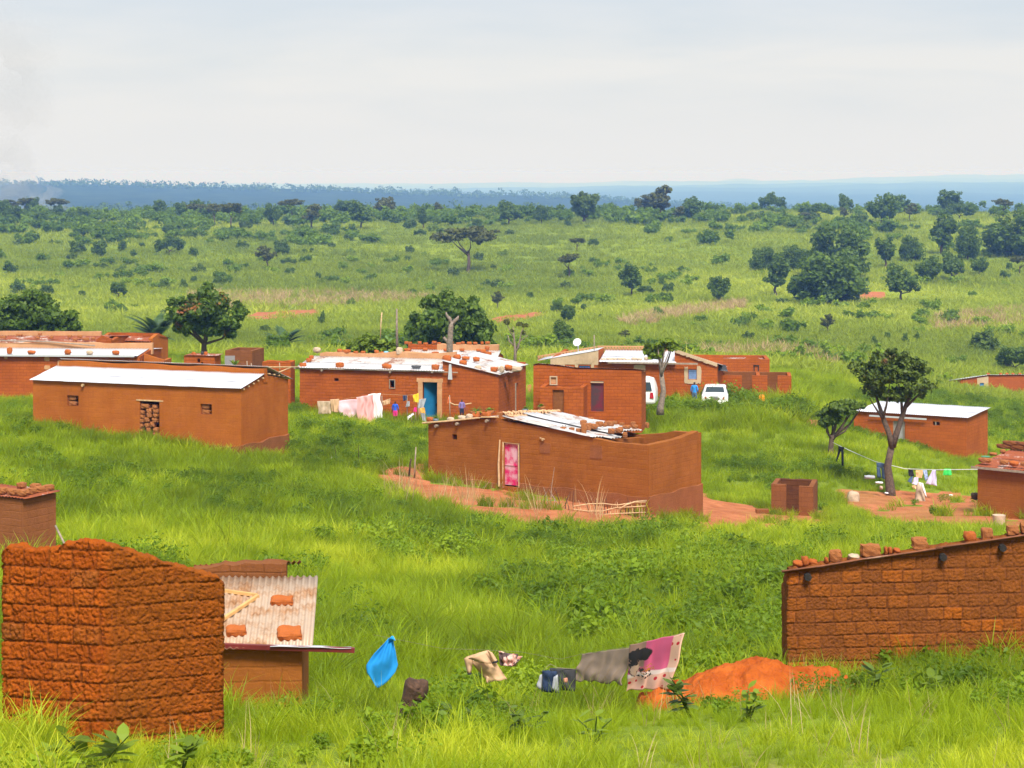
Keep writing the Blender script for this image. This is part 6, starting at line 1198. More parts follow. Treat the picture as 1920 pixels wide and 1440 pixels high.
def limbs(rs, base, top, r0, clumps, n=6):
    bm = bmesh.new(); base = Vector(base); top = Vector(top); mid = (base+top)/2+Vector((rs.normal()*.06, rs.normal()*.06, 0))*(top-base).length
    tube(bm, [base-V(0, 0, .3), base+V(0, 0, .05), mid, top], [r0*1.35, r0*1.15, r0*.9, r0*.75], 9)
    for i in range(n):
        c = clumps[rs.randint(len(clumps))]; e_ = Vector(c[:3])+Vector((rs.normal()*c[3]*.3, rs.normal()*c[4]*.3, c[5]*.2)); s_ = base+(top-base)*(.75+.25*rs.rand()); m = (s_+e_)/2+Vector((0, 0, -.12*(e_-s_).length))+Vector(rs.normal(size=3)*.06*(e_-s_).length)
        tube(bm, [s_, m, e_], [r0*.5, r0*.32, r0*.08], 6)
    return bm
def tree_obj(name, loc, label, clumps, nleaf, lsize, mat, trunk_top, r0, bark='bark', seed=1, nl=7, group=None, cat='tree', k=9, f=.42, core=.35, up=.3, base=(0, 0, 0)):
    rs = np.random.RandomState(seed); e = empty(name, loc); tag(e, label, cat, group)
    sc_ = subclumps(rs, clumps, k, f); v, fa = leaves(rs, sc_, nleaf, lsize, up, core=core); meshobj('crown', npmesh('crown', v, fa), mat, e)
    bobj('trunk', limbs(rs, base, trunk_top, r0, sc_, nl), MT[bark], e, smooth=True); return e
def px_clumps(loc, d, lst, depth=1.0):
    s = d/F; out = []
    for t in lst:
        px, py, rx, ry = t[:4]; dy = t[4] if len(t) > 4 else 0
        p = W(px, py, d)-loc; out.append((p.x, p.y+dy, p.z, rx*s, max(rx, ry)*s*depth, ry*s))
    return out
def big_tree(name, px, py, d, lst, label, n, ls, mat, tt, r0, bark='bark', seed=1, **k):
    loc = W(px, py, d); t_ = W(*tt, d)-loc
    return tree_obj(name, loc, label, px_clumps(loc, d, lst), n, ls, MT[mat], tuple(t_), r0, bark, seed, **k)
big_tree('mango_tree', 383, 665, 150, [(383, 592, 62, 42), (350, 585, 40, 32), (420, 592, 40, 34), (390, 562, 34, 26), (325, 590, 18, 14), (340, 612, 24, 20), (430, 618, 22, 18), (385, 610, 45, 24)], 'rounded mango tree with reddish new leaves on its left, above the tiny hut', 9000, .21, 'crown_rust', (383, 640), .22, seed=4, k=12, f=.3)
bm = bmesh.new(); o_ = W(383, 665, 150); q = lambda px, py: W(px, py, 150)-o_
big_tree('mango_tree', 70, 660, 158, [(60, 590, 55, 38), (18, 590, 40, 36), (100, 600, 40, 30), (132, 605, 22, 20), (40, 570, 38, 24), (75, 625, 50, 22), (10, 620, 30, 22)], 'wide dark mango tree behind the houses at the left edge', 9500, .22, 'crown_dark', (70, 640), .3, seed=5, k=12, f=.32)
big_tree('mango_tree', 845, 702, 160, [(842, 615, 70, 58), (800, 625, 42, 48), (885, 625, 42, 50), (845, 580, 55, 36), (905, 655, 22, 40), (782, 655, 22, 38), (842, 665, 78, 34)], 'huge round dark green mango tree behind the blue door house', 15000, .24, 'crown_dark', (845, 670), .35, seed=6, k=14, f=.28)
big_tree('leaning_tree', 1238, 767, 108, [(1228, 652, 20, 11, 0), (1250, 645, 22, 9, 0), (1225, 666, 16, 8), (1262, 650, 14, 7), (1216, 658, 9, 9)], 'small umbrella tree with grey forked trunk left of the blue window', 2600, .13, 'crown_light', (1240, 700), .16, 'bark_grey', 7, k=8, f=.4, core=.2, nl=8)
big_tree('tall_tree', 1670, 922, 96, [(1668, 700, 50, 26, 0), (1625, 697, 32, 16, .5), (1640, 712, 30, 20, -.4), (1705, 700, 44, 24, .3), (1690, 680, 36, 22, 0), (1655, 678, 26, 20, 0), (1672, 660, 12, 10), (1720, 728, 30, 22, -.5), (1645, 735, 26, 16, .5), (1680, 740, 40, 14, 0), (1712, 685, 26, 22)], 'tall tree with twisted forked trunk and browned leaves in front of the white roofed house', 7000, .12, 'crown_rusty', (1673, 830), .2, 'bark', 8, k=13, f=.27, core=.05, nl=0)
bm = bmesh.new(); o_ = W(1670, 922, 96); q = lambda px, py, dy=0: W(px, py, 96+dy)-o_
tube(bm, [q(1673, 840), q(1668, 815), q(1658, 790, .2), (q(1650, 765, .3)), q(1640, 735, .5)], [.17, .13, .12, .09, .04], 8); tube(bm, [q(1673, 838), q(1682, 810), q(1692, 780), q(1700, 755), q(1712, 735)], [.17, .14, .12, .09, .03], 8); tube(bm, [q(1697, 765), q(1712, 750), q(1728, 735)], [.08, .06, .02], 6); tube(bm, [q(1692, 780), q(1690, 750), q(1685, 720)], [.08, .06, .03], 6); tube(bm, [q(1655, 785), q(1645, 770), q(1632, 750)], [.07, .05, .02], 6); tube(bm, [q(1655, 785), q(1662, 760), q(1668, 720)], [.07, .05, .02], 6)
bobj('limb', bm, MT['bark'], [o for o in COL.objects if o.name.startswith('tall_tree')][0], smooth=True)
big_tree('small_tree', 1557, 866, 105, [(1572, 762, 34, 12), (1552, 775, 18, 16, .3), (1595, 768, 22, 9, .2), (1545, 792, 14, 12), (1568, 785, 20, 10), (1610, 760, 14, 8)], 'smaller dark tree with forked trunk left of the tall tree', 3600, .13, 'crown_mid', (1560, 815), .16, 'bark', 9, k=8, f=.4, core=.15, nl=9)
big_tree('ridge_tree', 1095, 414, 690, [(1095, 383, 29, 27)], 'largest smooth round tree standing on the ridge line', 6500, .6, 'crown_mid', (1095, 408), .5, seed=10, k=16, f=.2, core=.6)
big_tree('ridge_tree', 1240, 402, 700, [(1240, 370, 15, 15), (1245, 358, 12, 9), (1232, 380, 12, 10), (1244, 384, 10, 9)], 'upright tree with ragged crown on the ridge right of the round one', 2600, .6, 'crown_olive', (1240, 390), .5, seed=11, k=8)
# generic kinds: one prototype each, copied over the hillside
def proto(name, kind, seed):
    rs = np.random.RandomState(seed); e = empty(name, (0, 0, -500)); 
    if kind == 'round': C = [(0, 0, .62, .42, .42, .36), (.15, 0, .5, .33, .33, .26), (-.16, .1, .5, .3, .3, .26)]; n, ls, tt, r0, mat, kk, ff, core = 2600, .052, (0, 0, .3), .032, 'crown_dark', 12, .32, .4
    elif kind == 'tall': C = [(0, 0, .62, .24, .24, .34), (.05, 0, .42, .2, .2, .2)]; n, ls, tt, r0, mat, kk, ff, core = 2000, .045, (0, 0, .3), .03, 'crown_dark', 10, .36, .4
    elif kind == 'flat': C = [(-.3, 0, .78, .3, .3, .11), (.28, 0, .84, .34, .3, .11), (0, .1, .92, .3, .3, .10), (.1, -.15, .74, .22, .2, .09)]; n, ls, tt, r0, mat, kk, ff, core = 2000, .045, (0, 0, .5), .03, 'crown_olive', 8, .4, .1
    elif kind == 'wide': C = [(-.3, 0, .48, .34, .32, .28), (.28, 0, .52, .36, .32, .3), (0, .1, .62, .32, .3, .26), (.55, 0, .36, .2, .2, .2), (-.56, 0, .34, .2, .2, .2)]; n, ls, tt, r0, mat, kk, ff, core = 3000, .05, (0, 0, .22), .035, 'crown_dark', 9, .36, .3
    elif kind == 'open': C = [(-.18, 0, .6, .24, .22, .16), (.2, 0, .66, .24, .2, .16), (0, .1, .82, .22, .22, .14), (.05, -.1, .48, .2, .18, .12)]; n, ls, tt, r0, mat, kk, ff, core = 1300, .045, (0, 0, .4), .028, 'crown_olive', 7, .42, .1
    elif kind == 'dome': C = [(0, 0, .5, .5, .5, .46), (.3, 0, .36, .34, .34, .32), (-.3, .1, .34, .34, .34, .3), (.1, -.2, .3, .36, .3, .28)]; n, ls, tt, r0, mat, kk, ff, core = 6500, .045, (0, 0, .2), .035, 'crown_dark', 18, .3, .5
    elif kind == 'bush': C = [(0, 0, .34, .5, .5, .36), (.35, 0, .26, .36, .36, .26), (-.36, .1, .24, .34, .34, .26)]; n, ls, tt, r0, mat, kk, ff, core = 1100, .085, (0, 0, .15), .03, 'crown_mid', 8, .38, .3
    elif kind == 'bushlight': C = [(0, 0, .34, .48, .48, .36), (.32, 0, .24, .34, .34, .24), (-.3, .1, .26, .34, .34, .26)]; n, ls, tt, r0, mat, kk, ff, core = 1100, .085, (0, 0, .15), .03, 'crown_light', 8, .38, .3
    elif kind == 'bushdark': C = [(0, 0, .4, .46, .46, .42), (.25, 0, .3, .34, .34, .3)]; n, ls, tt, r0, mat, kk, ff, core = 1100, .08, (0, 0, .15), .03, 'crown_dark', 8, .38, .3
    sc_ = subclumps(rs, C, kk, ff); v, fa = leaves(rs, sc_, n, ls, core=core); meshobj('crown', npmesh('crown', v, fa), MT[mat], e)
    bobj('trunk', limbs(rs, (0, 0, 0), tt, r0, sc_, 4), MT['bark'], e, smooth=True)
    return e
PR = {k: [proto('tree', k, 30+i*7+j) for j in range(2)] for i, k in enumerate(('round', 'tall', 'flat', 'wide', 'open', 'bush', 'bushlight', 'bushdark', 'dome'))}
USED = set()
def put(kind, px, py, hpx, label, name='tree', cat='tree', group=None, wf=1.0, d=None, mat=None):
    d = d or gd(px, py); hpx *= 1.22 if py < 436 else 1; v = R.randrange(2); pr_ = PR[kind][v]; g_ = gpoint(px, d)
    if (kind, v) in USED: e = copy_tree(pr_)
    else: e = pr_; USED.add((kind, v))
    e.name = name; H = hpx*d/F; e.location = g_-V(0, 0, .02*H); e.scale = (H*wf, H*wf, H); e.rotation_euler = (0, 0, R.uniform(0, 6.28))
    return tag(e, label, cat, group)
NT_ = [('round', 1185, 557, 66, 'mango tree with oval crown standing alone mid slope, right of the thin leaning acacias', .8), ('flat', 878, 512, 88, 'broad flat topped tree with bare trunk in the middle of the slope', 1.25), ('flat', 1066, 522, 46, 'thin leaning flat topped acacia left of the oval mango', 1.15),
    ('bush', 1060, 541, 20, 'small dark shrub just below the thin leaning acacia', .8), ('round', 1690, 566, 72, 'round mango with short trunk beside the bare soil patch at right', 1.0), ('dome', 1557, 571, 104, 'huge spreading dark tree in the right hand tree cluster', 1.3), ('dome', 1566, 522, 108, 'domed tall tree at the back of the right hand tree cluster', 1.0),
    ('round', 1520, 520, 58, 'pale green topped tree in the middle of the right hand cluster', .8), ('tall', 1455, 555, 80, 'upright tree with thin trunk at the left of the right hand cluster', 1.1), ('dome', 1430, 510, 50, 'dark round tree at the far left of the right hand cluster', 1.0), ('dome', 1485, 508, 50, 'low dark trees mass between the cluster trees', .9),
    ('wide', 1348, 568, 62, 'two crowned spreading tree above the dry maize strip', .95), ('tall', 1660, 504, 66, 'narrow pointed dark tree right of the cluster', 1.1), ('dome', 1710, 490, 52, 'rounded grey green tree beside the narrow pointed one', .8), ('tall', 1766, 478, 78, 'tall columnar dark tree on the right slope', 1.2), ('dome', 1814, 488, 66, 'grey green spreading tree right of the columnar one', .8),
    ('round', 1740, 534, 58, 'tree with rusty leaves and thin trunk behind the round mango', .9), ('round', 1785, 530, 60, 'pinkish stemmed tree right of the rusty leaved one', .85), ('round', 1836, 518, 38, 'small neat round tree right of the pinkish stemmed one', .9), ('dome', 1908, 484, 92, 'large leafy tree cut by the right edge on the slope', 1.1), ('flat', 1912, 520, 40, 'low dark umbrella tree at the right edge', .9),
    ('round', 1653, 424, 54, 'round dark tree with visible stem just under the ridge line', .95), ('bushdark', 1614, 432, 32, 'low round dark bush left of the stemmed ridge tree', .75), ('wide', 1680, 398, 36, 'broad grey green tree on the ridge above the stemmed one', .9), ('round', 1783, 402, 40, 'lone rounded tree on the ridge near the right', 1.15), ('wide', 1448, 396, 36, 'wide dark tree with gaps on the ridge', .8),
    ('round', 1585, 398, 30, 'small dark dome tree on the ridge right of the middle', .9), ('round', 1296, 412, 36, 'dark oval tree on the ridge left of the wide gapped one', 1.1), ('bush', 1217, 402, 28, 'rounded bush tree touching the ragged upright ridge tree', .8), ('wide', 1015, 420, 36, 'rounded mid green tree left of the large ridge dome', .8), ('round', 955, 424, 40, 'spreading green trees left of centre on the ridge', 1.1),
    ('tall', 793, 430, 36, 'small dark tree with pale top under the ridge left of centre', .9), ('round', 720, 408, 34, 'olive dome tree on the ridge left of centre', 1.1, 'crown_olive'), ('round', 678, 430, 44, 'dark blue green rounded tree beside the olive dome', 1.05), ('bushdark', 662, 442, 26, 'dark bush below the rounded tree at the ridge', .8), ('open', 585, 432, 42, 'open crowned tree with forked trunk on the ridge', 1.2),
    ('round', 512, 425, 38, 'dark green dome tree on the ridge left of the open crowned one', .8), ('flat', 433, 432, 42, 'thin trunked flat tree on the ridge at left', .9), ('flat', 402, 426, 36, 'dim flat crowned tree beside the thin trunked one', .7), ('wide', 372, 408, 32, 'broad grey tree silhouetted on the ridge at left', 1.1), ('wide', 300, 410, 36, 'rounded twin crowned tree silhouetted at left', .8),
    ('wide', 10, 420, 42, 'tall dim tree at the left edge in the smoke', 1.0), ('wide', 75, 424, 28, 'dark tree row start beside the smoke', 1.1), ('wide', 140, 420, 22, 'low dark dome in the row right of the smoke', 1.3), ('open', 500, 507, 48, 'crooked open tree on the left slope with leaning trunk', 1.1), ('bushdark', 527, 476, 32, 'dense dark bush behind the crooked open tree', .9),
    ('bushdark', 143, 478, 32, 'grey green bush on the left slope, left of the row', .9), ('bushdark', 188, 482, 36, 'dark ragged bush on the left slope', .8), ('bushdark', 227, 472, 26, 'squat bush right of the dark ragged one', .8), ('wide', 318, 478, 44, 'wide thicket like tree in the middle of the left slope', 1.0), ('wide', 314, 442, 26, 'spreading bush above the wide thicket tree', 1.1),
    ('bushdark', 20, 512, 28, 'dark bush on the left edge of the slope', .9), ('bush', 32, 547, 26, 'small bush above the left mango', .8), ('wide', 222, 558, 36, 'ragged dark shrub in the maize on the left', .8), ('bushdark', 342, 543, 22, 'dark shrub above the reddish mango', .8), ('bushdark', 603, 610, 32, 'narrow dark shrub right of the brown field', .4), ('open', 933, 582, 38, 'thin bare limbed small tree right of the big mango', .9),
    ('wide', 1065, 606, 42, 'loose grey green tree above the dish house', .9), ('round', 1056, 650, 50, 'dull green leafy tree right behind the dish house', .9), ('bushlight', 1042, 662, 30, 'bright yellow green bush behind the dish house', .8), ('open', 1552, 628, 42, 'small leaning dark tree on the lower right slope', 1.0), ('bushdark', 1240, 536, 20, 'little round shrub right of the oval mango', .7), ('wide', 1248, 570, 26, 'low dark shrub below the little round one', 1.0),
    ('bush', 1850, 660, 55, 'grey green thicket tree above the distant right house', .9), ('wide', 1903, 700, 62, 'bright dark leafy tree at the right edge by the distant house', .9), ('bush', 1405, 640, 26, 'grey bush on the dry slope over the stalls', .9), ('open', 1170, 640, 22, 'dark flat shrub above the dish house roof ridge', 1.3), ('bushdark', 1640, 648, 22, 'leftmost of the small upright shrubs on the lower right slope', .55), ('bushdark', 1662, 640, 22, 'second of the small upright shrubs on the lower right slope', .6),
    ('bushdark', 1698, 646, 26, 'third of the small upright shrubs on the lower right slope', .5), ('bushdark', 1718, 640, 20, 'fourth of the small upright shrubs on the lower right slope', .6), ('flat', 1082, 472, 26, 'small flat shrub tree right of the broad flat topped tree', 1.2), ('bushlight', 1508, 432, 22, 'yellow green round shrub under the ridge at right', .8), ('flat', 1508, 418, 16, 'dark flat shrub above the yellow green one', 1.5)]
for t in NT_:
    k_, px, py, hh, lb = t[:5]; wf = t[5] if len(t) > 5 else 1
    nm = 'shrub' if k_.startswith('bush') else 'tree'
    e = put(k_, px, py, hh, lb, nm, nm, None, wf)
    if len(t) > 6:
        for c in e.children:
            if c.name.startswith('crown'): c.material_slots[0].link = 'OBJECT'; c.material_slots[0].material = MT[t[6]]
# countless-looking but single shrubs scattered over the slope
rg = random.Random(5); placed = 0
while placed < 170:
    px = rg.uniform(-60, 1980); py = 402+(rg.random()**1.7)*250
    if 545 < py and (250 < px < 1000 or px > 1500) and rg.random() < .75: continue
    if px > 1000 and py > 430 and rg.random() < .75: continue
    k_ = rg.choice(('bush', 'bush', 'bushdark', 'bushdark', 'bushlight', 'wide')); d = gd(px, py)
    put(k_, px, py, rg.uniform(9, 24)*(.85+.4*(py-400)/200), 'small shrub among many dotting the far green slope', 'shrub', 'shrub', 'shrubs scattered over the slope', rg.uniform(.7, 1.3), d); placed += 1
for i in range(26):
    px = rg.uniform(-20, 1250) if i < 18 else rg.uniform(1250, 1940); put(rg.choice(('round', 'wide', 'round', 'open', 'flat')), px, rg.uniform(402, 418), rg.uniform(22, 34), 'dark tree in the loose row along the ridge line', 'tree', 'tree', 'trees along the ridge line', rg.uniform(.8, 1.3))
for k_, v in PR.items():
    for i, e in enumerate(v):
        if (k_, i) not in USED:
            for c in list(e.children): bpy.data.objects.remove(c)
            bpy.data.objects.remove(e)
# palms, banana, sapling and garden bushes
def palm(px, py, hpx, d, label, n=26, trunk=.35, seed=1, lsc=1.0):
    loc = gpoint(px, d); loc.z = zpx(py, d); H = hpx*d/F; e = empty('palm_tree', loc); tag(e, label, 'palm'); rs = random.Random(seed)
    bm = bmesh.new(); tube(bm, [(0, 0, -.5), (0, 0, H*trunk*.5), (.02, 0, H*trunk)], [H*.07, H*.055, H*.06], 9); bobj('trunk', bm, MT['bark_grey'], e, smooth=True)
    for i in range(n):
        a = rs.uniform(0, 6.28); el = rs.uniform(.15, 1.35); L = H*.72*lsc*rs.uniform(.8, 1.1); bm = bmesh.new(); m = 14; sp = []
        for j in range(m+1):
            t = j/m; x = L*t*math.cos(el-.5*t*t); z = L*t*math.sin(el)-L*.28*t*t; sp.append(V(x*math.cos(a), x*math.sin(a), H*trunk+z))
        tube(bm, sp, [.02*(1-j/m)*H/3+.012 for j in range(m+1)], 4)
        for j in range(1, m+1):
            p = sp[j]; t_ = (sp[j]-sp[j-1]).normalized(); s_ = t_.cross(V(0, 0, 1)).normalized(); ll = L*.20*math.sin(math.pi*min(1, j/m*.85+.12))
            for sg in (-1, 1):
                for w_ in (0, .5):
                    q0 = p-t_*w_*L/m; tip = q0+s_*sg*ll+t_*ll*.6-V(0, 0, ll*.15); wd = t_*L*.03+V(0, 0, .004); bm.faces.new([bm.verts.new(c) for c in (q0-wd, q0+wd, tip)])
        bobj('frond', bm, MT['palm'], e)
palm(535, 668, 64, 215, 'small feathery palm on the grass behind the brown hut', seed=2); palm(292, 660, 88, 175, 'tall pointed palm behind the houses, left of the reddish mango', 20, .3, 3, 1.1); palm(636, 668, 44, 215, 'faint palm left of the garden bush, half lost in the grass', 18, .2, 5)
def leafy(name, loc, n, L, wd, label, cat='plant', mat='banana', seed=1, el=(.6, 1.4), parent=None, droop=.35):
    e = parent or empty(name, loc); rs = random.Random(seed)
    if label: tag(e, label, cat)
    for i in range(n):
        a = i/n*6.28+rs.uniform(-.4, .4); q = rs.uniform(*el); l = L*rs.uniform(.7, 1.1); bm = bmesh.new(); prev = None; m = 7
        for j in range(m+1):
            t = j/m; x = l*t*math.cos(q); z = l*t*math.sin(q)-l*droop*t*t; c = V(x*math.cos(a), x*math.sin(a), z); sd = V(-math.sin(a), math.cos(a), 0)*wd*math.sin(math.pi*min(1, t*.9+.08))
            cur = [bm.verts.new(c-sd+V(0, 0, .2*wd)), bm.verts.new(c), bm.verts.new(c+sd+V(0, 0, .2*wd))]
            if prev: bm.faces.new((prev[0], prev[1], cur[1], cur[0])); bm.faces.new((prev[1], prev[2], cur[2], cur[1]))
            prev = cur
        bobj('leaf', bm, MT[mat], e, smooth=True)
    return e
leafy('banana_plant', W(726, 665, 122), 9, 2.0, .16, 'pale green banana plant left of the bare grey trunk', seed=3); leafy('banana_plant', W(440, 688, 113), 5, .75, .09, 'small yellow green plant before the grey sheet', mat='crown_light', seed=6, el=(.9, 1.4)); leafy('banana_plant', W(1618, 655, 250), 7, 1.6, .2, 'bright yellow green plant on the lower slope above the tall tree', mat='crown_light', seed=9)
big_tree('garden_bush', 690, 672, 120, [(675, 647, 22, 17), (705, 650, 18, 16), (690, 640, 22, 12), (735, 655, 14, 14), (725, 668, 20, 14)], 'yellow green garden bush behind the plastered ridge of the blue door house', 3200, .16, 'crown_light', (690, 655), .08, seed=12, cat='bush')
bm = bmesh.new(); o_ = W(963, 700, 135); q = lambda px, py, dy=0: W(px, py, 135+dy)-o_
tube(bm, [q(965, 700), q(966, 660), q(964, 635), q(962, 612)], [.14, .10, .06, .02], 7); tube(bm, [q(965, 665), q(972, 650), q(978, 622), q(984, 610)], [.08, .06, .04, .02], 6); tube(bm, [q(965, 650), q(955, 640), q(952, 628)], [.06, .05, .02], 6); tube(bm, [q(964, 635), q(955, 618), q(950, 606)], [.05, .03, .015], 5); tube(bm, [q(966, 655), q(975, 640), q(990, 628)], [.05, .03, .015], 5)
e = empty('sapling', o_); tag(e, 'spindly near leafless sapling between the blue door house and the dish house', 'tree'); bobj('trunk', bm, MT['bark_grey'], e, smooth=True); rs = np.random.RandomState(3)
v, fa = leaves(rs, px_clumps(o_, 135, [(950, 603, 6, 5), (975, 608, 8, 4), (986, 610, 4, 3), (960, 620, 4, 3), (982, 624, 4, 4)]), 160, .16); meshobj('crown', npmesh('crown', v, fa), MT['crown_olive'], e)
for (e, z0, s_) in PLANTS_TODO:
    leafy('x', None, 16, .42*s_, .05, None, parent=e, seed=int(s_*10), mat='crown_light', droop=.5, el=(.3, 1.3))
    for c in e.children:
        if c.name.startswith('leaf'): c.location.z = z0
# bigger single weeds in the near grass
WEEDS = [(1297, 1345, 21.5, .42, 'dark broad leaved weed in front of the left end of the soil mound', 'crown_mid', 13), (1640, 1325, 22.5, .36, 'dark leaved weed poking up at the right end of the soil mound', 'crown_mid', 9), (1715, 1345, 22, .4, 'round bush of broad leaves before the foreground right wall', 'crown_light', 16), (990, 1405, 20.5, .34, 'dark broad leaved weed below the beige shirt', 'crown_mid', 10), (180, 1420, 17.5, .55, 'tall light green weed climbing before the rough wall corner', 'crown_light', 14), (330, 1440, 17.2, .4, 'cluster of round green leaves at the foot of the rough wall', 'crown_light', 14), (1115, 1420, 19.5, .3, 'low light leaved weed left of the dark one in the near grass', 'crown_light', 10), (70, 1430, 17.3, .38, 'leafy weed at the left foot of the rough wall', 'crown_light', 12), (860, 1390, 21, .34, 'bushy weed right of the stump', 'crown_mid', 14), (1400, 1395, 20, .3, 'light leaved weed in front of the soil mound', 'crown_light', 12)]
for i, (px, py, d, L, lb, m, n) in enumerate(WEEDS):
    g_ = gpoint(px, d); e = empty('weed', g_); tag(e, lb, 'weed'); rs_ = random.Random(i+50)
    bm = bmesh.new(); st_ = []
    for k in range(3):
        a = rs_.uniform(0, 6.28); tip = V(math.cos(a)*L*.55, math.sin(a)*L*.3, L*rs_.uniform(.6, 1.0)); tube(bm, [(0, 0, -.05), tip*.5+V(0, 0, .05), tip], [.012, .009, .005], 5); st_.append(tip)
    bobj('stem', bm, MT['crown_mid'], e); bm = bmesh.new()
    for k in range(int(n*1.7)):
        tip = st_[k % 3]; t = rs_.uniform(.25, 1.0); c = tip*t+V(0, 0, .03); a = rs_.uniform(0, 6.28); l = L*rs_.uniform(.36, .55); el_ = rs_.uniform(-.2, .8); dv = V(math.cos(a)*math.cos(el_), math.sin(a)*math.cos(el_), math.sin(el_)); sd = dv.cross(V(0, 0, 1)).normalized()*l*.28
        ps = [c, c+dv*l*.35+sd*.9, c+dv*l*.7+sd*.75-V(0, 0, l*.04), c+dv*l-V(0, 0, l*.12), c+dv*l*.7-sd*.75-V(0, 0, l*.04), c+dv*l*.35-sd*.9]; bm.faces.new([bm.verts.new(p) for p in ps])
    bobj('leaves', bm, MT[m], e)
# ================================================================== bare earth masks (outlines as seen, stored per ground point)
DIRT = [([(1425, 955), (1550, 955), (1560, 1000), (1420, 1005)], .9), ([(700, 888), (760, 872), (800, 866), (806, 905), (1217, 957), (1318, 925), (1345, 940), (1410, 948), (1450, 972), (1445, 992), (1330, 1000), (1210, 990), (1110, 998), (1000, 996), (890, 972), (800, 950), (718, 914)], 1),
    ([(1565, 912), (1650, 922), (1705, 921), (1838, 927), (1838, 952), (1925, 975), (1990, 1000), (1925, 1025), (1860, 1008), (1745, 996), (1655, 984), (1590, 955)], 1), ([(1340, 782), (1420, 776), (1560, 790), (1540, 802), (1400, 796)], .6), ([(1290, 1008), (1420, 1003), (1400, 1020), (1310, 1024)], .5), ([(1590, 1010), (1650, 1006), (1640, 1022)], .4),
    ([(455, 594), (480, 586), (545, 582), (598, 580), (600, 590), (545, 599), (468, 602)], .8), ([(920, 598), (960, 590), (1012, 584), (1022, 590), (965, 604), (930, 608)], .8), ([(1598, 549), (1655, 545), (1662, 563), (1612, 567)], .8), ([(1725, 612), (1800, 600), (1880, 588), (1860, 604), (1745, 622)], .4), ([(985, 722), (1000, 722), (1000, 742), (986, 742)], .9), ([(560, 775), (700, 790), (800, 795), (790, 808), (640, 800)], .35), ([(180, 1088), (330, 1085), (320, 1110), (190, 1108)], .25)]
DRYZ = [([(1160, 604), (1240, 586), (1400, 566), (1400, 580), (1260, 600), (1180, 612)], 1), ([(1270, 660), (1480, 655), (1600, 690), (1500, 705), (1300, 690)], .5), ([(330, 555), (640, 540), (830, 545), (820, 560), (640, 575), (420, 580)], .35), ([(1740, 598), (1920, 575), (1920, 610), (1760, 625)], .5), ([(0, 1440), (1920, 1400), (1920, 1700), (0, 1700)], .25)]
def mask_at(x, y, z, zones, soft=6):
    px = x/np.maximum(y, 1)*F+CX; py = HY-z/np.maximum(y, 1)*F; out = np.zeros(np.shape(x))
    px = px+(fbm(x, y, .9, 3)-.5)*26*np.clip(60/np.maximum(y, 1), .2, 1); py = py+(fbm(x+70, y, .9, 3)-.5)*14*np.clip(60/np.maximum(y, 1), .15, 1)
    for poly, w in zones: out = np.maximum(out, inpoly(px, py, poly)*w)
    if zones is DIRT: out = out*ss(fbm(x+11, y*1.6, .55, 3), .25, .31)
    return out
# ------------------------------------------------------------------ ground
rows = np.concatenate([np.array([-30, -20, -12, -6, -2, 2, 5, 8, 10]), np.exp(np.linspace(math.log(12), math.log(900), 470)), np.exp(np.linspace(math.log(912), math.log(34000), 110))])
kc = np.concatenate([np.linspace(-.8, -.30, 26)[:-1], np.linspace(-.30, .30, 330), np.linspace(.30, .8, 26)[1:]])
Yg = np.repeat(rows[:, None], len(kc), 1); Xg = kc[None, :]*(np.maximum(Yg, 2)+9)
Zg = gz(Xg.ravel(), Yg.ravel()).reshape(Xg.shape)
dm = mask_at(Xg, Yg, Zg, DIRT)
Zg = Zg+np.where((dm > .5) & (Yg < 200), (fbm(Xg, Yg, .8, 3)-.5)*.22, 0)
idx = np.arange(Xg.size).reshape(Xg.shape); fa = np.stack([idx[:-1, :-1], idx[:-1, 1:], idx[1:, 1:], idx[1:, :-1]], -1).reshape(-1, 4)
me = npmesh('ground', np.stack([Xg, Yg, Zg], -1).reshape(-1, 3), fa, True)
at = me.attributes.new('dirt', 'FLOAT', 'POINT'); at.data.foreach_set('value', dm.ravel().astype(np.float32)); at = me.attributes.new('dryz', 'FLOAT', 'POINT'); at.data.foreach_set('value', mask_at(Xg, Yg, Zg, DRYZ).ravel().astype(np.float32))
t = NT('ground_cover'); co = t.n('NewGeometry').outputs['Position']; fl = sc3(t, co, (1, 1, 1))
dd = t.n('Attribute', {'attribute_name': 'dirt'}).outputs['Fac']; dz_ = t.n('Attribute', {'attribute_name': 'dryz'}).outputs['Fac']
na = t.noise(fl, .012, 4, .6); nb = t.noise(fl, .12, 4, .6); nc = t.noise(fl, 1.2, 4, .6); nd = t.noise(fl, 6, 3)
gcol = t.mix(t.rng(na, .35, .65), (.13, .19, .014), (.24, .30, .022)); gcol = t.mix(t.math('MULTIPLY', t.rng(nb, .42, .7), .6), gcol, (.08, .12, .012)); gcol = t.mix(t.math('MULTIPLY', t.rng(nc, .5, .75), .5), gcol, (.30, .34, .04))
yy_ = t.n('SeparateXYZ', None, Vector=co).outputs[1]; gcol = t.mix(t.rng(yy_, 950, 1350), gcol, t.mix(t.rng(t.noise(fl, .02, 4), .4, .65), (.012, .03, .012), (.035, .06, .02))); gcol = t.mix(t.math('MULTIPLY', dz_, t.rng(nc, .4, .6)), gcol, (.40, .30, .12))
dirt = t.mix(t.rng(nc, .35, .65), (.33, .105, .04), (.48, .175, .075)); dirt = t.mix(t.math('MULTIPLY', t.rng(nd, .5, .7), .4), dirt, (.30, .12, .06)); dirt = t.mix(t.math('MULTIPLY', t.rng(nb, .52, .6), .25), dirt, (.22, .2, .05))
f = t.rng(t.math('ADD', dd, t.math('MULTIPLY', t.math('SUBTRACT', nc, .5), .7)), .3, .55)
t.set(dz_.node.inputs[0], 0) if 0 else None
c = t.mix(f, gcol, dirt)
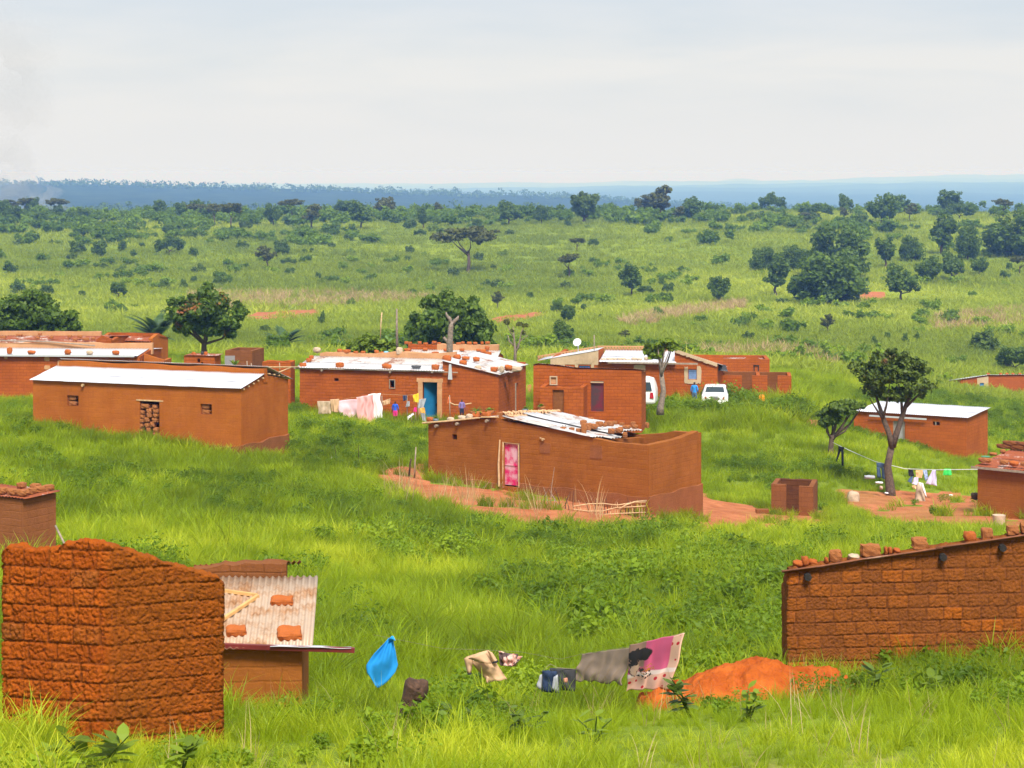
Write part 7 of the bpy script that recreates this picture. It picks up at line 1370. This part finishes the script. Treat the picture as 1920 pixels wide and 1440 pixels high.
me_ = meshobj('ground', me, t.finish(t.n('BsdfPrincipled', None, Base_Color=c, Roughness=1, Specular_IOR_Level=.1, Normal=t.n('Bump', None, Strength=.8, Distance=.1, Height=t.math('ADD', nc, nd)).outputs[0]))); tag(me_, kind='structure')

# ------------------------------------------------------------------ instanced ground cover
def blades(rs, n, L, w, spread, bend=.5, seg=4, lean=.25, jit=.35):
    v = []; f = []
    for i in range(n):
        a = rs.rand()*6.28; r = spread*math.sqrt(rs.rand()); bx, by = r*math.cos(a), r*math.sin(a); l = L*(1-jit+2*jit*rs.rand()); th = rs.rand()*6.28; ln = lean*rs.rand()+.05; bd = bend*(.3+rs.rand()); wd = w*(.7+.6*rs.rand()); tw = rs.rand()*3.14
        k0 = len(v)
        for j in range(seg+1):
            t = j/seg; o = l*(ln*t+bd*t*t*.8); z = l*t*(1-.45*bd*t*t); ww = wd*(1-t**1.8)*.5+(.0008 if j < seg else 0)
            cx, cy = bx+math.cos(th)*o, by+math.sin(th)*o; sx, sy = math.cos(tw)*ww, math.sin(tw)*ww
            if j < seg: v += [(cx-sx, cy-sy, z), (cx+sx, cy+sy, z)]
            else: v += [(cx, cy, z)]
        for j in range(seg-1): a_ = k0+2*j; f.append((a_, a_+1, a_+3, a_+2))
        a_ = k0+2*(seg-1); f.append((a_, a_+1, a_+2, a_+2))
    return v, f
def tri_mesh(name, v, f, mat):
    me = bpy.data.meshes.new(name); me.from_pydata(v, [], [tuple(dict.fromkeys(q)) for q in f]); me.polygons.foreach_set('use_smooth', [True]*len(me.polygons)); me.materials.append(mat); return me
def coll(name, meshes):
    c = bpy.data.collections.new(name)
    for i, m in enumerate(meshes): c.objects.link(bpy.data.objects.new('%s_%02d' % (name, i), m))
    return c
def scatter(name, pts, rot, scl, tint, idx, collection, label):
    me = bpy.data.meshes.new(name); me.vertices.add(len(pts)); me.vertices.foreach_set('co', np.asarray(pts, np.float32).ravel())
    for nm, ty, arr, ky in (('rot', 'FLOAT_VECTOR', rot, 'vector'), ('scl', 'FLOAT_VECTOR', scl, 'vector'), ('tint', 'FLOAT', tint, 'value'), ('idx', 'INT', idx, 'value')):
        a = me.attributes.new(nm, ty, 'POINT'); a.data.foreach_set(ky, np.asarray(arr, np.int32 if ty == 'INT' else np.float32).ravel())
    o = bpy.data.objects.new(name, me); COL.objects.link(o)
    ng = bpy.data.node_groups.new(name, 'GeometryNodeTree'); ng.interface.new_socket('Geometry', in_out='INPUT', socket_type='NodeSocketGeometry'); ng.interface.new_socket('Geometry', in_out='OUTPUT', socket_type='NodeSocketGeometry')
    N_ = ng.nodes; L_ = ng.links; gi = N_.new('NodeGroupInput'); go = N_.new('NodeGroupOutput'); ip = N_.new('GeometryNodeInstanceOnPoints'); ci = N_.new('GeometryNodeCollectionInfo'); ci.inputs['Collection'].default_value = collection; ci.inputs['Separate Children'].default_value = True; ci.inputs['Reset Children'].default_value = True
    def na_(nm, ty): q = N_.new('GeometryNodeInputNamedAttribute'); q.data_type = ty; q.inputs[0].default_value = nm; return q.outputs[0]
    L_.new(gi.outputs[0], ip.inputs['Points']); L_.new(ci.outputs[0], ip.inputs['Instance']); ip.inputs['Pick Instance'].default_value = True
    L_.new(na_('idx', 'INT'), ip.inputs['Instance Index']); L_.new(na_('rot', 'FLOAT_VECTOR'), ip.inputs['Rotation']); L_.new(na_('scl', 'FLOAT_VECTOR'), ip.inputs['Scale']); L_.new(ip.outputs[0], go.inputs[0])
    m = o.modifiers.new('scatter', 'NODES'); m.node_group = ng
    return tag(o, label, name.replace('_', ' '), kind='stuff')
rs = np.random.RandomState(21)
G1 = coll('tuft', [tri_mesh('tuft', *blades(rs, 26, .62, .016, .13, .55, 5, .3), MT['grass']) for _ in range(3)]+[tri_mesh('tuft', *blades(rs, 22, .8, .020, .10, .75, 5, .2), MT['grass']) for _ in range(2)]+[tri_mesh('tuft', *blades(rs, 34, .42, .010, .16, .4, 4, .4), MT['grass']) for _ in range(2)])
G2 = coll('clump', [tri_mesh('clump', *blades(rs, 30, .65, .030, .34, .55, 3, .35), MT['grass']) for _ in range(5)])
G3 = coll('bigclump', [tri_mesh('bigclump', *blades(rs, 26, .62, .09, .8, .5, 2, .5), MT['hillgrass']) for _ in range(5)])
def weedmesh(rs, n, L, ls, spread, mat='weed', core=.1):
    C = [(rs.normal()*spread*.5, rs.normal()*spread*.5, L*(.35+.35*rs.rand()), spread*(.35+.3*rs.rand()), spread*(.35+.3*rs.rand()), L*.33) for _ in range(7)]
    v, f = leaves(rs, C, n, ls, .5, 2.0, core); me = npmesh('weed', v, f); me.materials.append(MT[mat]); return me
G4 = coll('weed', [weedmesh(rs, 260, .6, .055, .32) for _ in range(3)]+[weedmesh(rs, 420, .75, .035, .4) for _ in range(3)])
G5 = coll('thicket', [weedmesh(rs, 300, 2.0, .32, 1.5) for _ in range(4)])
G6 = coll('stalk', [tri_mesh('stalk', *blades(rs, 7, .95, .010, .2, .35, 4, .3), MT['dry']) for _ in range(3)])
G7 = coll('maize', [tri_mesh('maize', *blades(rs, 12, 1.7, .12, .5, .7, 3, .3), MT['dry']) for _ in range(3)])
FP = [np.array(p) for p in FOOT]
def clear(x, y, pad=.0):
    m = np.ones(x.shape, bool)
    for p in FP:
        c = p.mean(0); q = c+(p-c)*1.0
        bb = (x > q[:, 0].min()-1) & (x < q[:, 0].max()+1) & (y > q[:, 1].min()-1) & (y < q[:, 1].max()+1)
        if bb.any(): m[bb] &= ~inpoly(x[bb], y[bb], [tuple(a) for a in q])
    return m
def sample(d0, d1, dens, kmax=.30):
    A = kmax*(d1*d1-d0*d0); n = int(A*dens*(1+3.5/(kmax*d1))); d = np.sqrt(rs.rand(n)*(d1*d1-d0*d0)+d0*d0); x = (rs.rand(n)*2-1)*(kmax*d+3.5)
    m = clear(x, d); x, d = x[m], d[m]; z = gz(x, d); return x, d, z
SHORT = [([(640, 1290), (860, 1280), (1150, 1290), (1640, 1250), (1700, 1400), (1100, 1440), (640, 1430)], 1), ([(560, 880), (800, 900), (1220, 960), (1450, 970), (1450, 1040), (1180, 1030), (800, 985), (600, 950)], .7)]
TALL = [([(1225, 768), (1345, 772), (1500, 760), (1530, 790), (1400, 815), (1225, 800)], 1)]
WZ = [([(1000, 1010), (1250, 1010), (1500, 1060), (1480, 1270), (1280, 1240), (1020, 1190), (900, 1120)], .7), ([(0, 830), (200, 880), (520, 900), (760, 960), (700, 1000), (300, 960), (0, 920)], .5), ([(560, 800), (800, 800), (800, 860), (600, 900), (540, 870)], .45), ([(780, 1330), (1000, 1320), (1050, 1400), (800, 1420)], .5), ([(700, 990), (960, 1000), (900, 1080), (640, 1060)], .5), ([(1600, 740), (1920, 740), (1920, 850), (1850, 830)], .6), ([(150, 1060), (330, 1080), (420, 1120), (250, 1120)], .7)]
allp = {k: [[], [], [], [], []] for k in ('g1', 'g2', 'g3', 'w', 't', 's', 'm')}
def add(key, x, y, z, s, tint, nidx, sz=None, tilt=.15):
    n = len(x); a = allp[key]; a[0].append(np.stack([x, y, z-.03], 1)); a[1].append(np.stack([rs.normal(size=n)*tilt, rs.normal(size=n)*tilt, rs.rand(n)*6.28], 1)); sz = s if sz is None else sz
    a[2].append(np.stack([s, s, sz], 1)); a[3].append(tint); a[4].append(rs.randint(0, nidx, n))
def tintf(x, y, z):
    t_ = .49+(fbm(x, y, .11, 3)-.5)*1.0+(fbm(x+9, y, .7, 3)-.5)*1.3+rs.normal(size=len(x))*.10
    t_ += np.clip((26-y)/24, -.05, .35)
    return np.clip(t_, 0, 1)
hmul = lambda x, y: .3+1.0*fbm(x+31, y, .22, 3)+.75*(fbm(x+3, y+8, .9, 2)-.2)
for d0, d1, dn in ((12, 22, 42), (22, 36, 30), (36, 58, 22), (58, 90, 13)):
    x, y, z = sample(d0, d1, dn); dmk = mask_at(x, y, z, DIRT); wz = mask_at(x, y, z, WZ)
    wf_ = np.clip(wz*.75+ss(fbm(x+5, y, .35, 3), .58, .70)*.55, 0, .9); isw = (rs.rand(len(x)) < wf_*.32); keep = rs.rand(len(x)) > dmk*1.0-(dmk < 1)*0
    
    gk = keep & ~isw; tt = tintf(x, y, z)-wf_*.12; H_ = hmul(x, y)*np.interp(y, [14, 22, 30, 45, 60, 90], [.5, .6, .85, .95, .72, .55])*(1-.45*dmk)*(1-mask_at(x, y, z, SHORT)*.15)*(1-.5*((x/y*F+CX > 120) & (x/y*F+CX < 640) & (y < 20.3)))
    fr = np.where((x/y*F+CX > 1150) & (y < 27), .62, 1.0)
    s = H_*fr*(.75+.5*rs.rand(len(x)))
    if d0 >= 58: add('g2', x[gk], y[gk], z[gk], (s*1.1)[gk], tt[gk], 5)
    else: add('g1', x[gk], y[gk], z[gk], s[gk], tt[gk], 7)
    wk = keep & isw & (rs.rand(len(x)) < (.5 if d0 < 58 else .8)); add('w', x[wk], y[wk], z[wk], (s*1.25)[wk], np.clip(tt-.05, 0, 1)[wk]*.95, 6)
x, y, z = sample(12, 30, 2.2); k = mask_at(x, y, z, DIRT) < .3; pxs = x/y*F+CX; k &= (rs.rand(len(x)) < np.where(pxs > 1200, .5, .2)); add('s', x[k], y[k], z[k], .32+.28*rs.rand(k.sum()), rs.rand(k.sum()), 3)
x, y, z = sample(70, 84, 1.1); pp = HY-z/y*F; pxs = x/y*F+CX; k = (pp > 925+(pxs-800)*.12) & (pp < 965+(pxs-800)*.10) & (pxs > 690) & (pxs < 1150); add('s', x[k], y[k], z[k], .9+.6*rs.rand(k.sum()), rs.rand(k.sum()), 3)
for d0, d1, dn in ((90, 125, 6.5), (125, 185, 3.2)):
    x, y, z = sample(d0, d1, dn); dmk = mask_at(x, y, z, DIRT); wz = mask_at(x, y, z, WZ); keep = rs.rand(len(x)) > dmk*1.1; isw = rs.rand(len(x)) < np.clip(wz*.4+ss(fbm(x+5, y, .12, 3), .56, .7)*.3, 0, .6)
    tt = tintf(x, y, z)-wz*.2; s = hmul(x, y)*(.5+.3*rs.rand(len(x)))*(1.3 if d0 > 100 else 1)*(1+1.0*mask_at(x, y, z, TALL)); gk = keep & ~isw; add('g2', x[gk], y[gk], z[gk], s[gk], tt[gk], 5); wk = keep & isw; add('w', x[wk], y[wk], z[wk], (s*1.2)[wk], tt[wk]*.75, 6)
for d0, d1, dn in ((185, 330, .55), (330, 520, .26), (520, 800, .13)):
    x, y, z = sample(d0, d1, dn); dmk = mask_at(x, y, z, DIRT); keep = rs.rand(len(x)) > dmk*1.25; tt = np.clip(.5+(fbm(x, y, .016, 3)-.5)*1.7+(fbm(x, y, .1, 2)-.5)*.5+rs.normal(size=len(x))*.1, 0, 1); s = (.8+.9*rs.rand(len(x)))*(1+d0/900)*(.6+.8*fbm(x, y, .03, 3)); add('g3', x[keep], y[keep], z[keep], s[keep], tt[keep]*.78, 5, (s*.8)[keep])
x, y, z = sample(500, 860, .021, .29); pp = HY-z/y*F; pxs = x/y*F+CX; k = rs.rand(len(x)) < np.where(pxs < 1250, .85, .45)*ss(fbm(x, y, .018, 3), .36, .58)*np.clip((475-pp)/50, .06, 1); s = .6+1.9*rs.rand(k.sum())**1.6; add('t', x[k], y[k], z[k], s, rs.rand(k.sum())*.5, 4)
x, y, z = sample(200, 520, .009, .29); pp = HY-z/y*F; pxs = x/y*F+CX; k = ss(fbm(x+40, y, .03, 3), .5, .62) > rs.rand(len(x)); s = .5+.7*rs.rand(k.sum()); add('t', x[k], y[k], z[k], s, rs.rand(k.sum())*.8, 4)
x, y, z = sample(230, 420, .9, .28); k = mask_at(x, y, z, DRYZ) > .3; k &= rs.rand(len(x)) < mask_at(x, y, z, DRYZ); add('m', x[k], y[k], z[k], .55+.5*rs.rand(k.sum()), rs.rand(k.sum()), 3)
for key, nm, cl_, lb in (('g1', 'grass', G1, 'long bright green grass covering the near slope'), ('g2', 'meadow_grass', G2, 'green grass round the village houses'), ('g3', 'hillside_grass', G3, 'tufted grass over the far hillside'), ('w', 'weeds', G4, 'dark leafy weeds mixed into the tall grass'), ('t', 'undergrowth', G5, 'bushy undergrowth thickening towards the ridge'), ('s', 'dry_stalks', G6, 'pale dry grass stalks in the near grass'), ('m', 'dry_maize', G7, 'dry tan maize stalks on the slope')):
    a = [np.concatenate(q) for q in allp[key]]; scatter(nm, a[0], a[1], a[2], a[3], a[4], cl_, lb); print(nm, len(a[0]))

# ------------------------------------------------------------------ far woods as one mass, distant ridges
def woods(name, d0, d1, n, hh, label, kr, seed, px0=-300, px1=2200, dens=None):
    r_ = np.random.RandomState(seed); V_ = []; F_ = []; k0 = 0
    for i in range(n):
        d = d0+(d1-d0)*r_.rand(); px = px0+(px1-px0)*r_.rand()
        if dens and r_.rand() > dens(px): continue
        x = (px-CX)/F*d; z = float(gz(x, d)[0]); H = hh*(.55+.8*r_.rand()**2); rr = H*(.35+.3*r_.rand()); tall = r_.rand() < .12
        C = [(x, d, z+H*(.55 if not tall else 1.0), rr, rr, H*(.42 if not tall else .22)), (x+rr*.8, d, z+H*.4, rr*.7, rr*.7, H*.35)]
        v, f = leaves(r_, C, kr, hh*(.16 if d0 < 2000 else .24), .2, 1.3, .3); V_.append(v); F_.append(f+k0); k0 += len(v)
    me = npmesh(name, np.concatenate(V_), np.concatenate(F_)); o = meshobj(name, me, MT['crown_dark']); tag(o, label, 'woods', kind='stuff')
woods('far_woods', 1450, 1800, 750, 10, 'blue hazy line of woods beyond the ridge', 50, 3, dens=lambda p: 1 if p < 1000 else max(.0, 1-(p-1000)/350))
woods('distant_woods', 3600, 3880, 1500, 10, 'tiny trees along the crest of the distant blue ridge', 22, 4, dens=lambda p: .95 if p < 1300 else .7)
# smoke
bm = bmesh.new(); rg = random.Random(2)
for (px, py, rx, ry, d) in ((10, 395, 55, 22, 0), (40, 385, 60, 26, 10), (90, 392, 45, 16, 20), (-10, 355, 60, 40, 5), (30, 350, 50, 34, 30), (5, 300, 60, 60, 12), (-20, 240, 70, 80, 25), (20, 180, 85, 70, 18), (-10, 90, 110, 90, 35), (60, 360, 60, 22, 40), (-60, 380, 60, 50, 6)):
    p = W(px, py, 860+d); s = 860/F
    r_ = bmesh.ops.create_icosphere(bm, subdivisions=4, radius=1, matrix=Matrix.Translation(p) @ Matrix.Diagonal((rx*s, 16, ry*s, 1)))
    for v_ in r_['verts']:
        q = (v_.co-p); v_.co += q*(mn.noise(v_.co*.12)*.5+mn.noise(v_.co*.35)*.25)
t = NT('smoke'); vol = t.n('VolumePrincipled', None, Color=(.92, .94, .98), Density=.012, Anisotropy=.1, Absorption_Color=(1., 1., 1.)); t.t.links.new(vol.outputs[0], t.out.inputs[1]); tag(bobj('smoke', bm, t.m), 'pale drifting smoke column at the left edge beyond the ridge', 'smoke', kind='stuff')
# haze
bm = bmesh.new(); box(bm, (0, 16900, -239), (56000, 34400, 481)); t = NT('haze'); vol = t.n('VolumePrincipled', None, Color=(.21, .43, .98), Density=HAZE, Anisotropy=.0, Absorption_Color=(1., 1., 1.)); t.t.links.new(vol.outputs[0], t.out.inputs[1]); tag(bobj('haze', bm, t.m), kind='stuff')

# ------------------------------------------------------------------ sky, sun, camera
EL, AZ = math.radians(54), math.radians(165)      # sun: high behind the viewer
wd = bpy.data.worlds.new('World'); SC.world = wd; wd.use_nodes = True; nt = wd.node_tree; nt.nodes.clear()
class WT(NT):
    def __init__(s): s.t = nt; s.out = nt.nodes.new('ShaderNodeOutputWorld')
t = WT(); co = t.n('TexCoord').outputs['Generated']
sky = t.n('TexSky', {'sky_type': 'NISHITA', 'sun_disc': False, 'sun_elevation': EL, 'sun_rotation': AZ, 'air_density': 1.2, 'dust_density': 2.5})
b1 = t.n('Background', None, Color=sky.outputs[0], Strength=.10)
z = t.n('SeparateXYZ', None, Vector=co).outputs[2]
n1 = t.noise(sc3(t, co, (3.2, 3.2, 17)), 1.6, 4, .55, .4); n2 = t.noise(sc3(t, co, (8, 8, 34)), 1.8, 4, .5)
band = t.ramp(z, (0, (.90, .90, .90)), (.055, (.86, .855, .85)), (.085, (.74, .78, .84)), (.3, (.62, .68, .76)), (.8, (.66, .71, .78)))
cc = t.mix(t.math('MULTIPLY', t.math('MULTIPLY', t.rng(t.math('ADD', t.math('MULTIPLY', n1, .75), t.math('MULTIPLY', n2, .25)), .42, .66), t.rng(z, .01, .07)), .62), band, (.60, .70, .80))
b2 = t.n('Background', None, Color=cc, Strength=SKYS); mx = t.n('MixShader', None, i0=.9); nt.links.new(b1.outputs[0], mx.inputs[1]); nt.links.new(b2.outputs[0], mx.inputs[2]); nt.links.new(mx.outputs[0], t.out.inputs[0])
sd = bpy.data.lights.new('sun', 'SUN'); sd.energy = SUNE; sd.angle = math.radians(17); sd.color = (1, .95, .87); so = bpy.data.objects.new('sun', sd); COL.objects.link(so)
dv = Vector((math.sin(AZ)*math.cos(EL), math.cos(AZ)*math.cos(EL), math.sin(EL))); so.rotation_euler = dv.to_track_quat('Z', 'Y').to_euler(); so.location = (0, 0, 50)
cd = bpy.data.cameras.new('camera'); cam = bpy.data.objects.new('camera', cd); COL.objects.link(cam); SC.camera = cam
cam.rotation_euler = (math.pi/2, 0, 0); cd.sensor_width = 36; cd.lens = 36*F/1920; cd.shift_y = (HY-720)/1920; cd.clip_start = .5; cd.clip_end = 40000
SC.view_settings.view_transform = 'Standard'; SC.view_settings.look = 'None'; SC.view_settings.exposure = EXPO; SC.view_settings.gamma = 1
SC.cycles.use_denoising = True; SC.cycles.volume_bounces = 0; SC.cycles.max_bounces = 5; SC.cycles.diffuse_bounces = 3; SC.cycles.transmission_bounces = 3; SC.cycles.glossy_bounces = 2; SC.cycles.transparent_max_bounces = 6; SC.cycles.use_fast_gi = False
SC.render.image_settings.color_mode = 'RGB'
